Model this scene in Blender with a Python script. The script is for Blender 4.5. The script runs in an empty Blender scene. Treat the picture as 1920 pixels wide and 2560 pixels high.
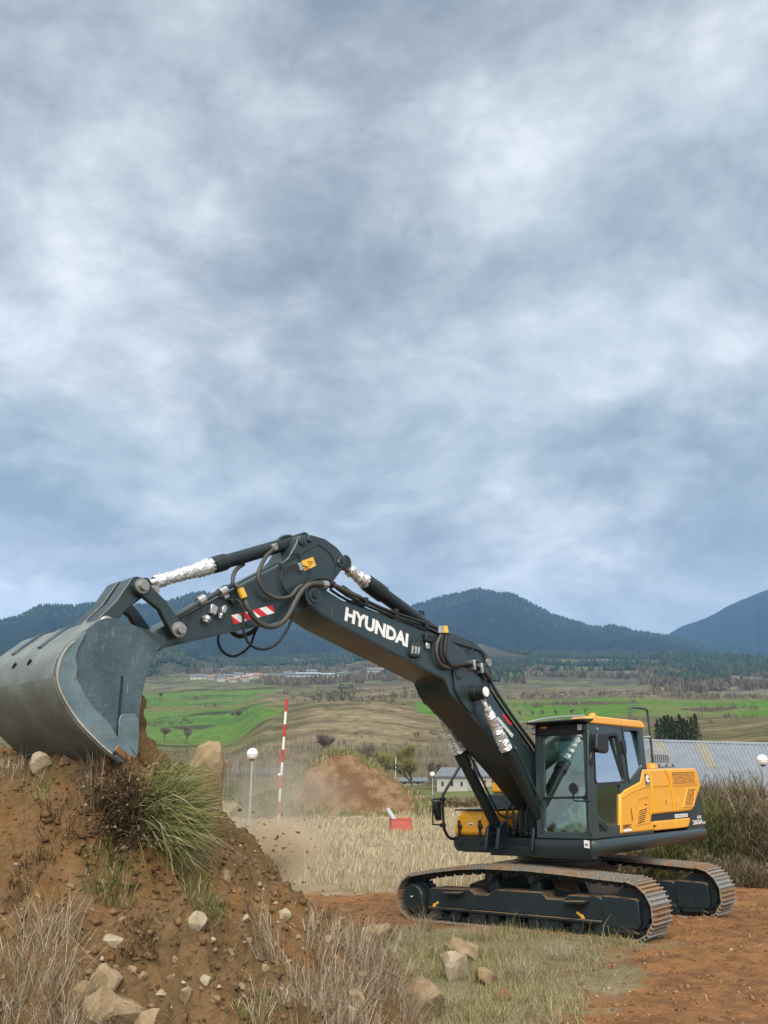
import bpy, bmesh, math, random
import numpy as np
from mathutils import Vector, Matrix, noise as mnoise

# ------------------------------------------------------------------ scene, camera, sky, sun, exposure
scene = bpy.context.scene
col = scene.collection
rnd = random.Random(7)
R = math.radians

CAM_H, CAM_PITCH, FPX = 2.485, 0.2931, 2100.0
cam_data = bpy.data.cameras.new('camera')
cam_data.sensor_fit = 'HORIZONTAL'
cam_data.sensor_width = 36.0
cam_data.lens = 36.0 * FPX / 1920.0
cam_data.clip_start = 0.1
cam_data.clip_end = 30000.0
cam = bpy.data.objects.new('camera', cam_data)
col.objects.link(cam)
cam.location = (0, 0, CAM_H)
cam.rotation_euler = (math.pi / 2 + CAM_PITCH, 0, 0)
scene.camera = cam

SUN_EL, SUN_AZ = R(50), R(178)     # azimuth clockwise from +Y (the view direction): behind the camera, to the right
world = bpy.data.worlds.new('World')
scene.world = world
world.use_nodes = True


class NT:
    """small helper for node trees"""
    def __init__(self, tree):
        self.t = tree
        tree.nodes.clear()

    def n(self, kind, ins=None, **props):
        nd = self.t.nodes.new(kind)
        for k, v in props.items():
            setattr(nd, k, v)
        for k, v in (ins or {}).items():
            s = nd.inputs[k]
            if isinstance(v, bpy.types.NodeSocket):
                self.t.links.new(v, s)
            else:
                s.default_value = v
        return nd

    def math(self, op, a, b=None, c=None, clamp=False):
        nd = self.t.nodes.new('ShaderNodeMath')
        nd.operation = op
        nd.use_clamp = clamp
        for i, v in enumerate((a, b, c)):
            if v is None:
                continue
            if isinstance(v, bpy.types.NodeSocket):
                self.t.links.new(v, nd.inputs[i])
            else:
                nd.inputs[i].default_value = v
        return nd.outputs[0]

    def mix(self, f, a, b, blend='MIX'):
        nd = self.t.nodes.new('ShaderNodeMix')
        nd.data_type = 'RGBA'
        nd.blend_type = blend
        for s, v in ((nd.inputs[0], f), (nd.inputs[6], a), (nd.inputs[7], b)):
            if isinstance(v, bpy.types.NodeSocket):
                self.t.links.new(v, s)
            else:
                s.default_value = v if isinstance(v, (int, float)) else (*v, 1) if len(v) == 3 else v
        return nd.outputs[2]

    def noise(self, vec, scale, detail=4, rough=.55, dist=0.0, lac=2.0):
        nd = self.n('ShaderNodeTexNoise', {'Scale': scale, 'Detail': detail, 'Roughness': rough, 'Distortion': dist, 'Lacunarity': lac})
        if vec is not None:
            self.t.links.new(vec, nd.inputs['Vector'])
        return nd.outputs[0]

    def ramp(self, f, stops, interp='LINEAR'):
        nd = self.t.nodes.new('ShaderNodeValToRGB')
        nd.color_ramp.interpolation = interp
        el = nd.color_ramp.elements
        while len(el) < len(stops):
            el.new(0.5)
        for e, (p, c) in zip(el, stops):
            e.position = p
            e.color = (*c, 1) if len(c) == 3 else c
        self.t.links.new(f, nd.inputs[0])
        return nd.outputs[0]

    def range(self, v, a, b, c=0.0, d=1.0, smooth=True):
        nd = self.n('ShaderNodeMapRange', interpolation_type='SMOOTHSTEP' if smooth else 'LINEAR')
        self.t.links.new(v, nd.inputs[0])
        for i, x in enumerate((a, b, c, d)):
            nd.inputs[i + 1].default_value = x
        return nd.outputs[0]


# overcast sky: clear-sky light far behind broken grey cloud layers laid out on a plane overhead
w = NT(world.node_tree)
tc = w.n('ShaderNodeTexCoord')
sep = w.n('ShaderNodeSeparateXYZ', {0: tc.outputs['Generated']})
zc = w.math('MAXIMUM', sep.outputs[2], 0.0)
inv = w.math('DIVIDE', 1.0, w.math('ADD', zc, 0.42))
pv = w.n('ShaderNodeCombineXYZ', {0: w.math('MULTIPLY', sep.outputs[0], inv), 1: w.math('MULTIPLY', sep.outputs[1], inv), 2: 3.7})
P = pv.outputs[0]
warp = w.n('ShaderNodeTexNoise', {'Vector': P, 'Scale': 1.1, 'Detail': 3.0, 'Roughness': .55})
wv = w.n('ShaderNodeVectorMath', {0: warp.outputs['Color'], 1: (.5, .5, .5)}, operation='SUBTRACT')
wv2 = w.n('ShaderNodeVectorMath', {0: wv.outputs[0], 'Scale': .30}, operation='SCALE')
P2 = w.n('ShaderNodeVectorMath', {0: P, 1: wv2.outputs[0]}, operation='ADD').outputs[0]
big = w.noise(P2, 2.4, 2, .5)
mid = w.noise(P2, 5.0, 8, .58)
fine = w.noise(P2, 14.0, 8, .62)
dens = w.math('ADD', w.math('ADD', w.math('MULTIPLY', big, .36), w.math('MULTIPLY', mid, .42)), w.math('MULTIPLY', fine, .22))
cloud = w.ramp(dens, [(.38, (.182, .208, .236)), (.445, (.258, .286, .312)), (.50, (.348, .376, .398)), (.555, (.455, .480, .498)), (.61, (.580, .598, .612)), (.67, (.70, .71, .72))])
tealm = w.range(w.noise(P, 1.3, 2, .5), .52, .68)
cloud = w.mix(w.math('MULTIPLY', tealm, .25), cloud, (.290, .380, .400))
# a veil of rain haze towards the horizon
hz = w.range(zc, 0.0, .34, 1.0, 0.0)
cloud = w.mix(w.math('MULTIPLY', hz, .48), cloud, (.690, .705, .715))
sky = w.n('ShaderNodeTexSky', sky_type='NISHITA', sun_disc=False, sun_elevation=SUN_EL, sun_rotation=SUN_AZ)
clear = w.mix(1.0, sky.outputs[0], (.06, .06, .06), 'MULTIPLY')
skyc = w.mix(.95, clear, cloud)
bg = w.n('ShaderNodeBackground', {'Color': skyc, 'Strength': .465})
w.n('ShaderNodeOutputWorld', {0: bg.outputs[0]})
world.cycles.sampling_method = 'MANUAL'
world.cycles.sample_map_resolution = 512

sun_data = bpy.data.lights.new('sun', 'SUN')
sun_data.energy = 1.5
sun_data.angle = R(60)
sun_data.color = (1.0, .94, .85)
sun = bpy.data.objects.new('sun', sun_data)
col.objects.link(sun)
sd = Vector((math.sin(SUN_AZ) * math.cos(SUN_EL), math.cos(SUN_AZ) * math.cos(SUN_EL), math.sin(SUN_EL)))
sun.rotation_euler = (-sd).to_track_quat('-Z', 'Y').to_euler()

scene.view_settings.view_transform = 'Standard'
scene.view_settings.look = 'None'
scene.view_settings.exposure = 1.85
scene.view_settings.gamma = 1.0
scene.view_settings.use_curve_mapping = False
scene.render.engine = 'CYCLES'
scene.cycles.max_bounces = 6
scene.cycles.transparent_max_bounces = 16
scene.cycles.volume_bounces = 1
scene.cycles.volume_step_rate = 2.0

# ------------------------------------------------------------------ geometry helpers
O3 = np.array([0, 0, CAM_H])


def ray(u, v):
    """direction of the sight line through a point of the photograph (1920 x 2560)"""
    x = (u - 960) / FPX
    y = (1280 - v) / FPX
    c, s = math.cos(CAM_PITCH), math.sin(CAM_PITCH)
    return np.array([x, c - y * s, s + y * c])


def at(u, v, Y):
    """point on the sight line at depth Y"""
    d = ray(u, v)
    return O3 + d * (Y / d[1])


class MB:
    """collects shapes and links them as one mesh object"""
    def __init__(self):
        self.v, self.f, self.uvsm = [], [], []

    def add(self, vs, fs):
        k = len(self.v)
        self.v.extend([tuple(float(c) for c in p) for p in vs])
        self.f.extend([tuple(i + k for i in f) for f in fs])
        return self

    def box(self, x0, x1, y0, y1, z0, z1):
        vs = [(x, y, z) for z in (z0, z1) for y in (y0, y1) for x in (x0, x1)]
        return self.add(vs, [(0, 2, 3, 1), (4, 5, 7, 6), (0, 1, 5, 4), (2, 6, 7, 3), (0, 4, 6, 2), (1, 3, 7, 5)])

    def prism(self, pts, y0, y1, ax=1, pts2=None):
        """polygon in the two other axes, swept along axis ax"""
        def mk(p, t):
            q = list(p)
            q.insert(ax, t)
            return tuple(q)
        n = len(pts)
        p2 = pts2 or pts
        vs = [mk(p, y0) for p in pts] + [mk(p, y1) for p in p2]
        fs = [tuple(range(n))[::-1], tuple(range(n, 2 * n))] + [(i, (i + 1) % n, n + (i + 1) % n, n + i) for i in range(n)]
        return self.add(vs, fs)

    def tube(self, path, r, seg=8, caps=True):
        """round bar along a polyline; r is a number or one per point"""
        pts = [Vector(p) for p in path]
        n = len(pts)
        rr = [r] * n if isinstance(r, (int, float)) else list(r)
        tang = []
        for i in range(n):
            a = pts[max(i - 1, 0)]
            b = pts[min(i + 1, n - 1)]
            t = b - a
            tang.append(t.normalized() if t.length > 1e-9 else Vector((0, 0, 1)))
        up = Vector((0, 0, 1)) if abs(tang[0].z) < .9 else Vector((1, 0, 0))
        nrm = (up - tang[0] * up.dot(tang[0])).normalized()
        vs = []
        for i in range(n):
            nrm = (nrm - tang[i] * nrm.dot(tang[i]))
            nrm = nrm.normalized() if nrm.length > 1e-6 else tang[i].orthogonal().normalized()
            bi = tang[i].cross(nrm)
            for k in range(seg):
                a = 2 * math.pi * k / seg
                vs.append(pts[i] + (nrm * math.cos(a) + bi * math.sin(a)) * rr[i])
        fs = []
        for i in range(n - 1):
            for k in range(seg):
                k2 = (k + 1) % seg
                fs.append((i * seg + k, i * seg + k2, (i + 1) * seg + k2, (i + 1) * seg + k))
        if caps:
            fs.append(tuple(range(seg))[::-1])
            fs.append(tuple(range((n - 1) * seg, n * seg)))
        return self.add(vs, fs)

    def cyl(self, a, b, r, seg=16, r2=None):
        return self.tube([a, b], [r, r if r2 is None else r2], seg)

    def stepped(self, a, b, prof, seg=16):
        """turned shape along a-b; prof = (t, radius)"""
        a, b = Vector(a), Vector(b)
        pts, rr = [], []
        for t, r in prof:
            p = a.lerp(b, t)
            pts.append(p)
            rr.append(r)
        d = (b - a).normalized()
        up = d.orthogonal().normalized()
        bi = d.cross(up)
        vs, fs = [], []
        for p, r in zip(pts, rr):
            for k in range(seg):
                an = 2 * math.pi * k / seg
                vs.append(p + (up * math.cos(an) + bi * math.sin(an)) * r)
        n = len(pts)
        for i in range(n - 1):
            for k in range(seg):
                k2 = (k + 1) % seg
                fs.append((i * seg + k, i * seg + k2, (i + 1) * seg + k2, (i + 1) * seg + k))
        fs.append(tuple(range(seg))[::-1])
        fs.append(tuple(range((n - 1) * seg, n * seg)))
        return self.add(vs, fs)

    def mesh(self, name, mat=None, smooth=False, xf=None):
        me = bpy.data.meshes.new(name)
        vs = self.v
        if xf is not None:
            vs = [tuple(xf @ Vector(p)) for p in vs]
        me.from_pydata(vs, [], self.f)
        bm = bmesh.new()
        bm.from_mesh(me)
        bmesh.ops.recalc_face_normals(bm, faces=bm.faces)
        bm.to_mesh(me)
        bm.free()
        if mat:
            me.materials.append(mat)
        if smooth:
            me.shade_smooth()
            if smooth is not True:
                me.set_sharp_from_angle(angle=R(smooth))
        return me

    def build(self, name, mat=None, parent=None, smooth=False, bevel=0.0, xf=None, seg=2):
        o = bpy.data.objects.new(name, self.mesh(name, mat, smooth, xf))
        col.objects.link(o)
        if parent is not None:
            o.parent = parent
        if bevel:
            m = o.modifiers.new('bevel', 'BEVEL')
            m.width = bevel
            m.segments = seg
            m.limit_method = 'ANGLE'
            m.angle_limit = R(35)
            o.data.shade_smooth()
            o.data.set_sharp_from_angle(angle=R(40))
        return o


def plate(outer, holes, t0, t1, ax=1):
    """flat sheet with openings: triangulated with its holes, then given thickness; returns MB"""
    bm = bmesh.new()
    for loop in [outer] + holes:
        vs = [bm.verts.new((p[0], p[1], 0)) for p in loop]
        for i in range(len(vs)):
            bm.edges.new((vs[i], vs[(i + 1) % len(vs)]))
    bmesh.ops.triangle_fill(bm, use_beauty=True, use_dissolve=False, edges=bm.edges[:])
    r = bmesh.ops.extrude_face_region(bm, geom=bm.faces[:])
    for e in r['geom']:
        if isinstance(e, bmesh.types.BMVert):
            e.co.z = 1
    mb = MB()
    bm.verts.index_update()
    vs = []
    for v in bm.verts:
        q = [v.co.x, v.co.y]
        q.insert(ax, t1 if v.co.z > .5 else t0)
        vs.append(tuple(q))
    mb.add(vs, [tuple(x.index for x in f.verts) for f in bm.faces])
    bm.free()
    return mb


def rounded(pts, r, n=4):
    """polygon with its corners rounded; r one number or one per corner"""
    out = []
    m = len(pts)
    for i in range(m):
        p0, p, p1 = Vector(pts[i - 1]), Vector(pts[i]), Vector(pts[(i + 1) % m])
        rr = r if isinstance(r, (int, float)) else r[i]
        a, b = (p0 - p), (p1 - p)
        d = min(rr, a.length * .45, b.length * .45)
        a, b = p + a.normalized() * d, p + b.normalized() * d
        if d < 1e-4:
            out.append(tuple(p))
            continue
        for k in range(n + 1):
            t = k / n
            q = a * (1 - t) ** 2 + p * 2 * t * (1 - t) + b * t * t
            out.append(tuple(q))
    return out


def catmull(pts, n=6):
    pts = [Vector(p) for p in pts]
    out = []
    for i in range(len(pts) - 1):
        p0, p1, p2, p3 = pts[max(i - 1, 0)], pts[i], pts[i + 1], pts[min(i + 2, len(pts) - 1)]
        for k in range(n):
            t = k / n
            out.append(.5 * ((2 * p1) + (p2 - p0) * t + (2 * p0 - 5 * p1 + 4 * p2 - p3) * t * t + (3 * p1 - p0 - 3 * p2 + p3) * t ** 3))
    out.append(pts[-1])
    return out


def text_mesh(body, offset=0.0, depth=.004):
    cu = bpy.data.curves.new('lettering', 'FONT')
    cu.body = body
    cu.size = 1.0
    cu.offset = offset
    cu.resolution_u = 3
    o = bpy.data.objects.new('lettering', cu)
    col.objects.link(o)
    dg = bpy.context.evaluated_depsgraph_get()
    me = bpy.data.meshes.new_from_object(o.evaluated_get(dg))
    vs = np.array([v.co[:] for v in me.vertices])
    fs = [tuple(p.vertices) for p in me.polygons]
    bpy.data.objects.remove(o)
    bpy.data.curves.remove(cu)
    bpy.data.meshes.remove(me)
    lo, hi = vs.min(0), vs.max(0)
    return (vs[:, :2] - lo[:2]) / (hi[:2] - lo[:2]), fs


def empty(name, loc=(0, 0, 0), rot=None):
    o = bpy.data.objects.new(name, None)
    o.empty_display_size = .3
    o.location = loc
    if rot is not None:
        o.rotation_euler = rot
    col.objects.link(o)
    return o


def tag(o, label=None, cat=None, group=None, kind=None):
    for k, v in (('label', label), ('category', cat), ('group', group), ('kind', kind)):
        if v:
            o[k] = v
    return o


def np_mesh(name, verts, faces, mat, smooth=False, attr=None):
    """fast mesh from arrays; faces all with the same number of corners"""
    me = bpy.data.meshes.new(name)
    verts = np.ascontiguousarray(verts, dtype=np.float32)
    faces = np.ascontiguousarray(faces, dtype=np.int32)
    k = faces.shape[1]
    me.vertices.add(len(verts))
    me.vertices.foreach_set('co', verts.ravel())
    me.loops.add(faces.size)
    me.loops.foreach_set('vertex_index', faces.ravel())
    me.polygons.add(len(faces))
    me.polygons.foreach_set('loop_start', np.arange(len(faces), dtype=np.int32) * k)
    me.polygons.foreach_set('loop_total', np.full(len(faces), k, dtype=np.int32))
    me.update(calc_edges=True)
    me.validate()
    for nm, arr in (attr or {}).items():
        arr = np.asarray(arr, dtype=np.float32)
        if arr.ndim == 1:
            a = me.attributes.new(nm, 'FLOAT', 'POINT')
            a.data.foreach_set('value', arr)
        else:
            a = me.attributes.new(nm, 'FLOAT_COLOR', 'POINT')
            if arr.shape[1] == 3:
                arr = np.concatenate([arr, np.ones((len(arr), 1), np.float32)], 1)
            a.data.foreach_set('color', arr.ravel())
    if smooth:
        me.shade_smooth()
    if mat:
        me.materials.append(mat)
    return me


def link(name, me, parent=None, loc=None):
    o = bpy.data.objects.new(name, me)
    col.objects.link(o)
    if parent is not None:
        o.parent = parent
    if loc is not None:
        o.location = loc
    return o


# ------------------------------------------------------------------ materials
def material(name, fn):
    m = bpy.data.materials.new(name)
    m.use_nodes = True
    t = NT(m.node_tree)
    fn(t)
    return m


def out(t, shader, disp=None):
    o = t.n('ShaderNodeOutputMaterial', {0: shader})
    return o


def bsdf(t, base, rough=.5, metal=0.0, normal=None, spec=.5, coat=0.0, **kw):
    ins = {'Base Color': base if isinstance(base, bpy.types.NodeSocket) else (*base, 1), 'Roughness': rough, 'Metallic': metal,
           'Specular IOR Level': spec, 'Coat Weight': coat}
    if coat:
        ins['Coat Roughness'] = .12
    if normal is not None:
        ins['Normal'] = normal
    ins.update(kw)
    return t.n('ShaderNodeBsdfPrincipled', ins).outputs[0]


def bump(t, h, strength=.3, dist=.02):
    return t.n('ShaderNodeBump', {'Height': h, 'Strength': strength, 'Distance': dist}).outputs[0]


def pos(t):
    return t.n('ShaderNodeNewGeometry').outputs['Position']


def paint(name, c, rough=.34, dust=.25, dustc=(.20, .165, .12), coat=.25, bumpy=.0):
    def f(t):
        p = pos(t)
        n1 = t.noise(p, 1.7, 6, .62)
        n2 = t.noise(p, 24, 5, .7)
        d = t.math('MULTIPLY', t.range(n1, .42, .75), dust)
        d = t.math('ADD', d, t.math('MULTIPLY', t.range(n2, .56, .74), dust * .6))
        b = t.mix(d, c, dustc)
        r = t.math('ADD', t.math('MULTIPLY', d, .8), rough, clamp=True)
        r = t.math('ADD', r, t.math('MULTIPLY', t.math('SUBTRACT', n1, .5), .25), clamp=True)
        nm = bump(t, t.noise(p, 5.5, 2, .5), .06, .03)
        out(t, bsdf(t, b, r, 0, nm, .5, coat))
    return material(name, f)


def plain(name, c, rough=.5, metal=0.0, spec=.5, var=.12, scale=9.0, bmp=0.0):
    def f(t):
        p = pos(t)
        n = t.noise(p, scale, 5, .6)
        k = t.range(n, .25, .75, 1 - var, 1 + var, smooth=False)
        b = t.mix(1.0, c, t.n('ShaderNodeCombineXYZ', {0: k, 1: k, 2: k}).outputs[0], 'MULTIPLY')
        out(t, bsdf(t, b, rough, metal, bump(t, n, bmp, .02) if bmp else None, spec))
    return material(name, f)


M = {}
M['dark'] = paint('dark_grey_paint', (.019, .036, .040), .36, .10, (.12, .115, .105), .25)
M['darker'] = paint('black_grey_paint', (.007, .015, .018), .42, .08, (.07, .065, .058), .15)
M['yellow'] = paint('yellow_paint', (.80, .37, .022), .30, .06, (.55, .40, .20), .35)
M['black'] = plain('black_plastic', (.012, .013, .014), .45)
M['rubber'] = plain('black_rubber', (.018, .018, .018), .55, 0, .4, .3, 30)
M['hose'] = plain('grey_hose_braid', (.060, .056, .048), .55, 0, .4, .3, 40)
M['steel'] = plain('bright_steel', (.55, .55, .53), .33, .9, .5, .2, 30)
M['pin'] = plain('dull_steel_pin', (.36, .35, .33), .45, .7, .5, .2, 30)
M['grey'] = paint('light_grey_paint', (.30, .33, .35), .45, .15)
M['white'] = plain('white_vinyl', (.80, .80, .79), .45, 0, .4, .03)
M['red'] = plain('red_vinyl', (.60, .025, .04), .4, 0, .4, .05)
M['ink'] = plain('dark_ink', (.045, .02, .012), .5)
M['amber'] = plain('amber_plastic', (.85, .28, .02), .3)
M['label_yellow'] = plain('yellow_label', (.80, .45, .06), .45, 0, .4, .05)
M['faint_ink'] = plain('faded_ochre_ink', (.50, .24, .03), .5)
M['seat'] = plain('dark_seat_fabric', (.03, .032, .034), .8)
M['film'] = plain('clouded_plastic_film', (.62, .68, .66), .35, 0, .5, .25, 12, .4)
M['blue'] = plain('blue_sheet', (.03, .16, .42), .5)
M['cable'] = plain('thin_black_cable', (.012, .012, .012), .5)


def foil_nodes(t):
    p = pos(t)
    v = t.n('ShaderNodeTexVoronoi', {'Vector': p, 'Scale': 30.0}, feature='F1', distance='EUCLIDEAN').outputs['Distance']
    n = t.noise(p, 16, 3, .55, .6)
    nm = bump(t, t.math('ADD', v, n), .55, .022)
    out(t, bsdf(t, (.80, .81, .82), .36, .78, nm))


M['foil'] = material('crumpled_foil', foil_nodes)


def shoe_nodes(t):
    g = t.n('ShaderNodeNewGeometry')
    p = g.outputs['Position']
    oi = t.n('ShaderNodeObjectInfo')
    n = t.noise(p, 8, 5, .65)
    n2 = t.noise(p, 40, 4, .7)
    d = t.range(t.math('ADD', t.math('MULTIPLY', n, .8), t.math('MULTIPLY', oi.outputs['Random'], .28)), .46, .64)
    c = t.mix(d, (.40, .37, .32), (.27, .175, .105))
    c = t.mix(t.range(n2, .52, .72), c, (.15, .105, .07))
    r = t.range(d, 0, 1, .42, .85)
    out(t, bsdf(t, c, r, t.range(d, 0, 1, .55, 0.0), bump(t, n2, .35, .01)))


M['shoe'] = material('worn_track_steel', shoe_nodes)


def dirty_nodes(t):
    g = t.n('ShaderNodeNewGeometry')
    p = g.outputs['Position']
    nz = t.n('ShaderNodeSeparateXYZ', {0: g.outputs['Normal']}).outputs[2]
    n = t.noise(p, 6, 6, .65)
    up = t.math('MULTIPLY', t.range(nz, .35, .85), t.range(n, .34, .5))
    c = t.mix(t.math('MULTIPLY', t.range(n, .5, .75), .35), (.010, .020, .025), (.055, .05, .042))
    c = t.mix(up, c, (.20, .125, .065))
    out(t, bsdf(t, c, t.range(up, 0, 1, .45, .95), 0, bump(t, t.noise(p, 50, 4, .7), .25, .01)))


M['dirty'] = material('dark_paint_with_soil_on_ledges', dirty_nodes)


def bucket_nodes(base, dirt, k):
    def f(t):
        p = pos(t)
        n = t.noise(p, 3.2, 7, .68)
        streak = t.n('ShaderNodeVectorMath', {0: p, 1: (5, 5, 38)}, operation='MULTIPLY').outputs[0]
        s = t.noise(streak, 1.0, 5, .7, .4)
        sc = t.n('ShaderNodeVectorMath', {0: p, 1: (60, 60, 8)}, operation='MULTIPLY').outputs[0]
        s2 = t.noise(sc, 1.0, 3, .6)
        c = t.mix(t.range(n, .36, .66), base, tuple(x * 1.5 for x in base))
        c = t.mix(t.math('MULTIPLY', t.range(s, .5, .72), k), c, dirt)
        c = t.mix(t.math('MULTIPLY', t.range(s2, .60, .74), .6), c, (.34, .36, .36))
        c = t.mix(t.math('MULTIPLY', t.range(t.noise(p, 4.1, 6, .7), .63, .72), .6), c, (.17, .075, .03))
        out(t, bsdf(t, c, t.range(n, .3, .7, .42, .62), .25, bump(t, t.math('ADD', s, n), .15, .01)))
    return f


M['bucket'] = material('worn_bucket_steel', bucket_nodes((.055, .088, .105), (.14, .16, .16), .6))
M['bucket_back'] = material('sky_lit_worn_bucket_back', bucket_nodes((.150, .170, .160), (.19, .18, .155), .6))  # sky light put into the lighter base; streaks, scratches and rust are wear
M['bucket_plate'] = material('scratched_bucket_plate', bucket_nodes((.105, .155, .175), (.20, .22, .22), .7))
M['chip'] = material('chipped_bare_edge', bucket_nodes((.34, .31, .25), (.22, .14, .08), .6))
M['rust'] = material('rusty_bucket_edge', bucket_nodes((.20, .105, .045), (.27, .22, .16), .8))


def glass_nodes(tint, refl):
    def f(t):
        tr = t.n('ShaderNodeBsdfTransparent', {0: (*tint, 1)})
        gl = t.n('ShaderNodeBsdfGlossy', {0: (.92, .97, .97, 1), 'Roughness': .04})
        fr = t.n('ShaderNodeFresnel', {0: 1.5})
        k = t.math('ADD', t.math('MULTIPLY', fr.outputs[0], 1.2), refl, clamp=True)
        mx = t.n('ShaderNodeMixShader', {0: k, 1: tr.outputs[0], 2: gl.outputs[0]})
        out(t, mx.outputs[0])
    return f


M['glass'] = material('green_tinted_glass', glass_nodes((.74, .90, .83), .12))
M['glass_side'] = material('side_window_glass', glass_nodes((.72, .84, .84), .48))
M['mirror'] = material('mirror_glass', lambda t: out(t, bsdf(t, (.7, .72, .73), .05, 1.0)))


def grille_nodes(t):
    p = pos(t)
    v = t.n('ShaderNodeTexVoronoi', {'Vector': p, 'Scale': 42.0}, feature='F1').outputs['Distance']
    k = t.range(v, .30, .42)
    c = t.mix(k, (.03, .012, .004), (.60, .27, .03))
    out(t, bsdf(t, c, .5, 0, bump(t, k, .6, .01)))


M['grille'] = material('punched_yellow_grille', grille_nodes)
# ------------------------------------------------------------------ terrain
def _hash(ix, iy, seed):
    h = (ix.astype(np.int64) * 374761393 + iy.astype(np.int64) * 668265263 + seed * 1442695041) & 0xFFFFFFFF
    h = ((h ^ (h >> 13)) * 1274126177) & 0xFFFFFFFF
    h = h ^ (h >> 16)
    return (h & 0xFFFF) / 65535.0


def vnoise(x, y, seed=0):
    x, y = np.asarray(x, float), np.asarray(y, float)
    ix, iy = np.floor(x), np.floor(y)
    fx, fy = x - ix, y - iy
    fx, fy = fx * fx * fx * (fx * (fx * 6 - 15) + 10), fy * fy * fy * (fy * (fy * 6 - 15) + 10)
    a, b = _hash(ix, iy, seed), _hash(ix + 1, iy, seed)
    c, d = _hash(ix, iy + 1, seed), _hash(ix + 1, iy + 1, seed)
    return (a * (1 - fx) + b * fx) * (1 - fy) + (c * (1 - fx) + d * fx) * fy


def fbm(x, y, scale, octv=5, seed=0, gain=.5):
    s, amp, tot = 0, 1.0, 0
    x, y = np.asarray(x, float) * scale, np.asarray(y, float) * scale
    for o in range(octv):
        c, s_ = math.cos(o * 1.1), math.sin(o * 1.1)
        s = s + amp * vnoise(x * c - y * s_ + 17.3 * o, x * s_ + y * c - 9.1 * o, seed + o)
        tot += amp
        amp *= gain
        x, y = x * 2.03, y * 2.03
    return s / tot


def sstep(x, a, b):
    t = np.clip((np.asarray(x, float) - a) / (b - a), 0, 1)
    return t * t * (3 - 2 * t)


def u2az(u):
    d = ray(u, 1905)
    return math.atan2(d[0], d[1])


def v2tan(u, v):
    d = ray(u, v)
    return d[2] / math.hypot(d[0], d[1])


# valley profile: for a few bearings, height of the land by distance (distance, row of the photograph it shows at)
KN = {
    -400: [(60, 2000), (120, 1968), (250, 1890), (450, 1800), (800, 1735), (1200, 1690), (1700, 1650), (2000, 1640)],
    0: [(60, 2005), (120, 1970), (250, 1890), (450, 1800), (800, 1735), (1100, 1700), (1500, 1660), (2000, 1640)],
    300: [(60, 2010), (100, 1990), (180, 1935), (320, 1855), (480, 1790), (680, 1738), (900, 1703), (1200, 1676), (1600, 1650), (2000, 1635)],
    560: [(60, 2018), (100, 1992), (180, 1940), (300, 1868), (440, 1795), (620, 1742), (850, 1706), (1050, 1688), (1400, 1664), (2000, 1640)],
    680: [(60, 2020), (100, 1994), (150, 1958), (220, 1880), (300, 1800), (350, 1765), (430, 1760), (620, 1735), (850, 1704), (1050, 1686), (1400, 1662), (2000, 1640)],
    800: [(60, 2020), (100, 1994), (150, 1955), (220, 1870), (290, 1790), (345, 1749), (400, 1752), (560, 1760), (850, 1703), (1050, 1684), (1400, 1660), (2000, 1640)],
    950: [(60, 2020), (100, 1988), (150, 1950), (220, 1865), (290, 1788), (345, 1744), (400, 1750), (560, 1750), (850, 1700), (1050, 1672), (1400, 1640), (2000, 1625)],
    1080: [(60, 2020), (100, 1985), (150, 1945), (220, 1865), (290, 1800), (340, 1765), (400, 1752), (560, 1735), (850, 1695), (1150, 1665), (1500, 1640), (2000, 1625)],
    1300: [(60, 2020), (100, 1980), (150, 1930), (220, 1860), (300, 1812), (380, 1780), (480, 1757), (600, 1742), (850, 1700), (1150, 1672), (1500, 1645), (2000, 1632)],
    1600: [(60, 2020), (100, 1970), (140, 1900), (200, 1838), (280, 1806), (360, 1780), (460, 1758), (620, 1738), (900, 1700), (1250, 1668), (1600, 1645), (2000, 1635)],
    1800: [(60, 2015), (100, 1955), (140, 1880), (200, 1822), (270, 1800), (340, 1790), (440, 1765), (620, 1745), (900, 1710), (1250, 1675), (1600, 1655), (2000, 1642)],
    1960: [(60, 2010), (100, 1945), (140, 1865), (190, 1805), (240, 1790), (330, 1793), (440, 1765), (620, 1745), (900, 1712), (1250, 1680), (1600, 1660), (2000, 1648)],
    2400: [(60, 2005), (100, 1940), (140, 1860), (190, 1800), (240, 1790), (330, 1790), (440, 1770), (620, 1745), (900, 1715), (1250, 1685), (1600, 1660), (2000, 1650)],
}
KU = sorted(KN)
KAZ = np.array([u2az(u) for u in KU])
LR = np.log(np.concatenate([np.linspace(40, 100, 10), np.geomspace(110, 2100, 70)]))
KZ = []
for u in KU:
    k = KN[u]
    lr = np.log([a for a, b in k])
    z = np.array([CAM_H + a * v2tan(u, b) for a, b in k])
    KZ.append(np.interp(LR, lr, z))
KZ = np.array(KZ)
for _ in range(2):                       # soften the knees
    KZ[:, 1:-1] = .25 * KZ[:, :-2] + .5 * KZ[:, 1:-1] + .25 * KZ[:, 2:]


SOIL = np.array([(7.5, 24.5), (30, 27), (30, 2), (1.5, 2), (1.75, 8.6), (2.45, 10.4), (2.75, 12.3), (3.6, 12.2), (2.2, 14.2), (.3, 14.2), (-.6, 13.6), (-2.2, 16.5), (-2.0, 19.2), (2, 19.5), (5, 21)])


def near_plane(x, y):
    return -.0315 * (np.minimum(y, 45) - 15.05) + .0167 * np.clip(x - 2.9, -12, 12) + .10


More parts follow.
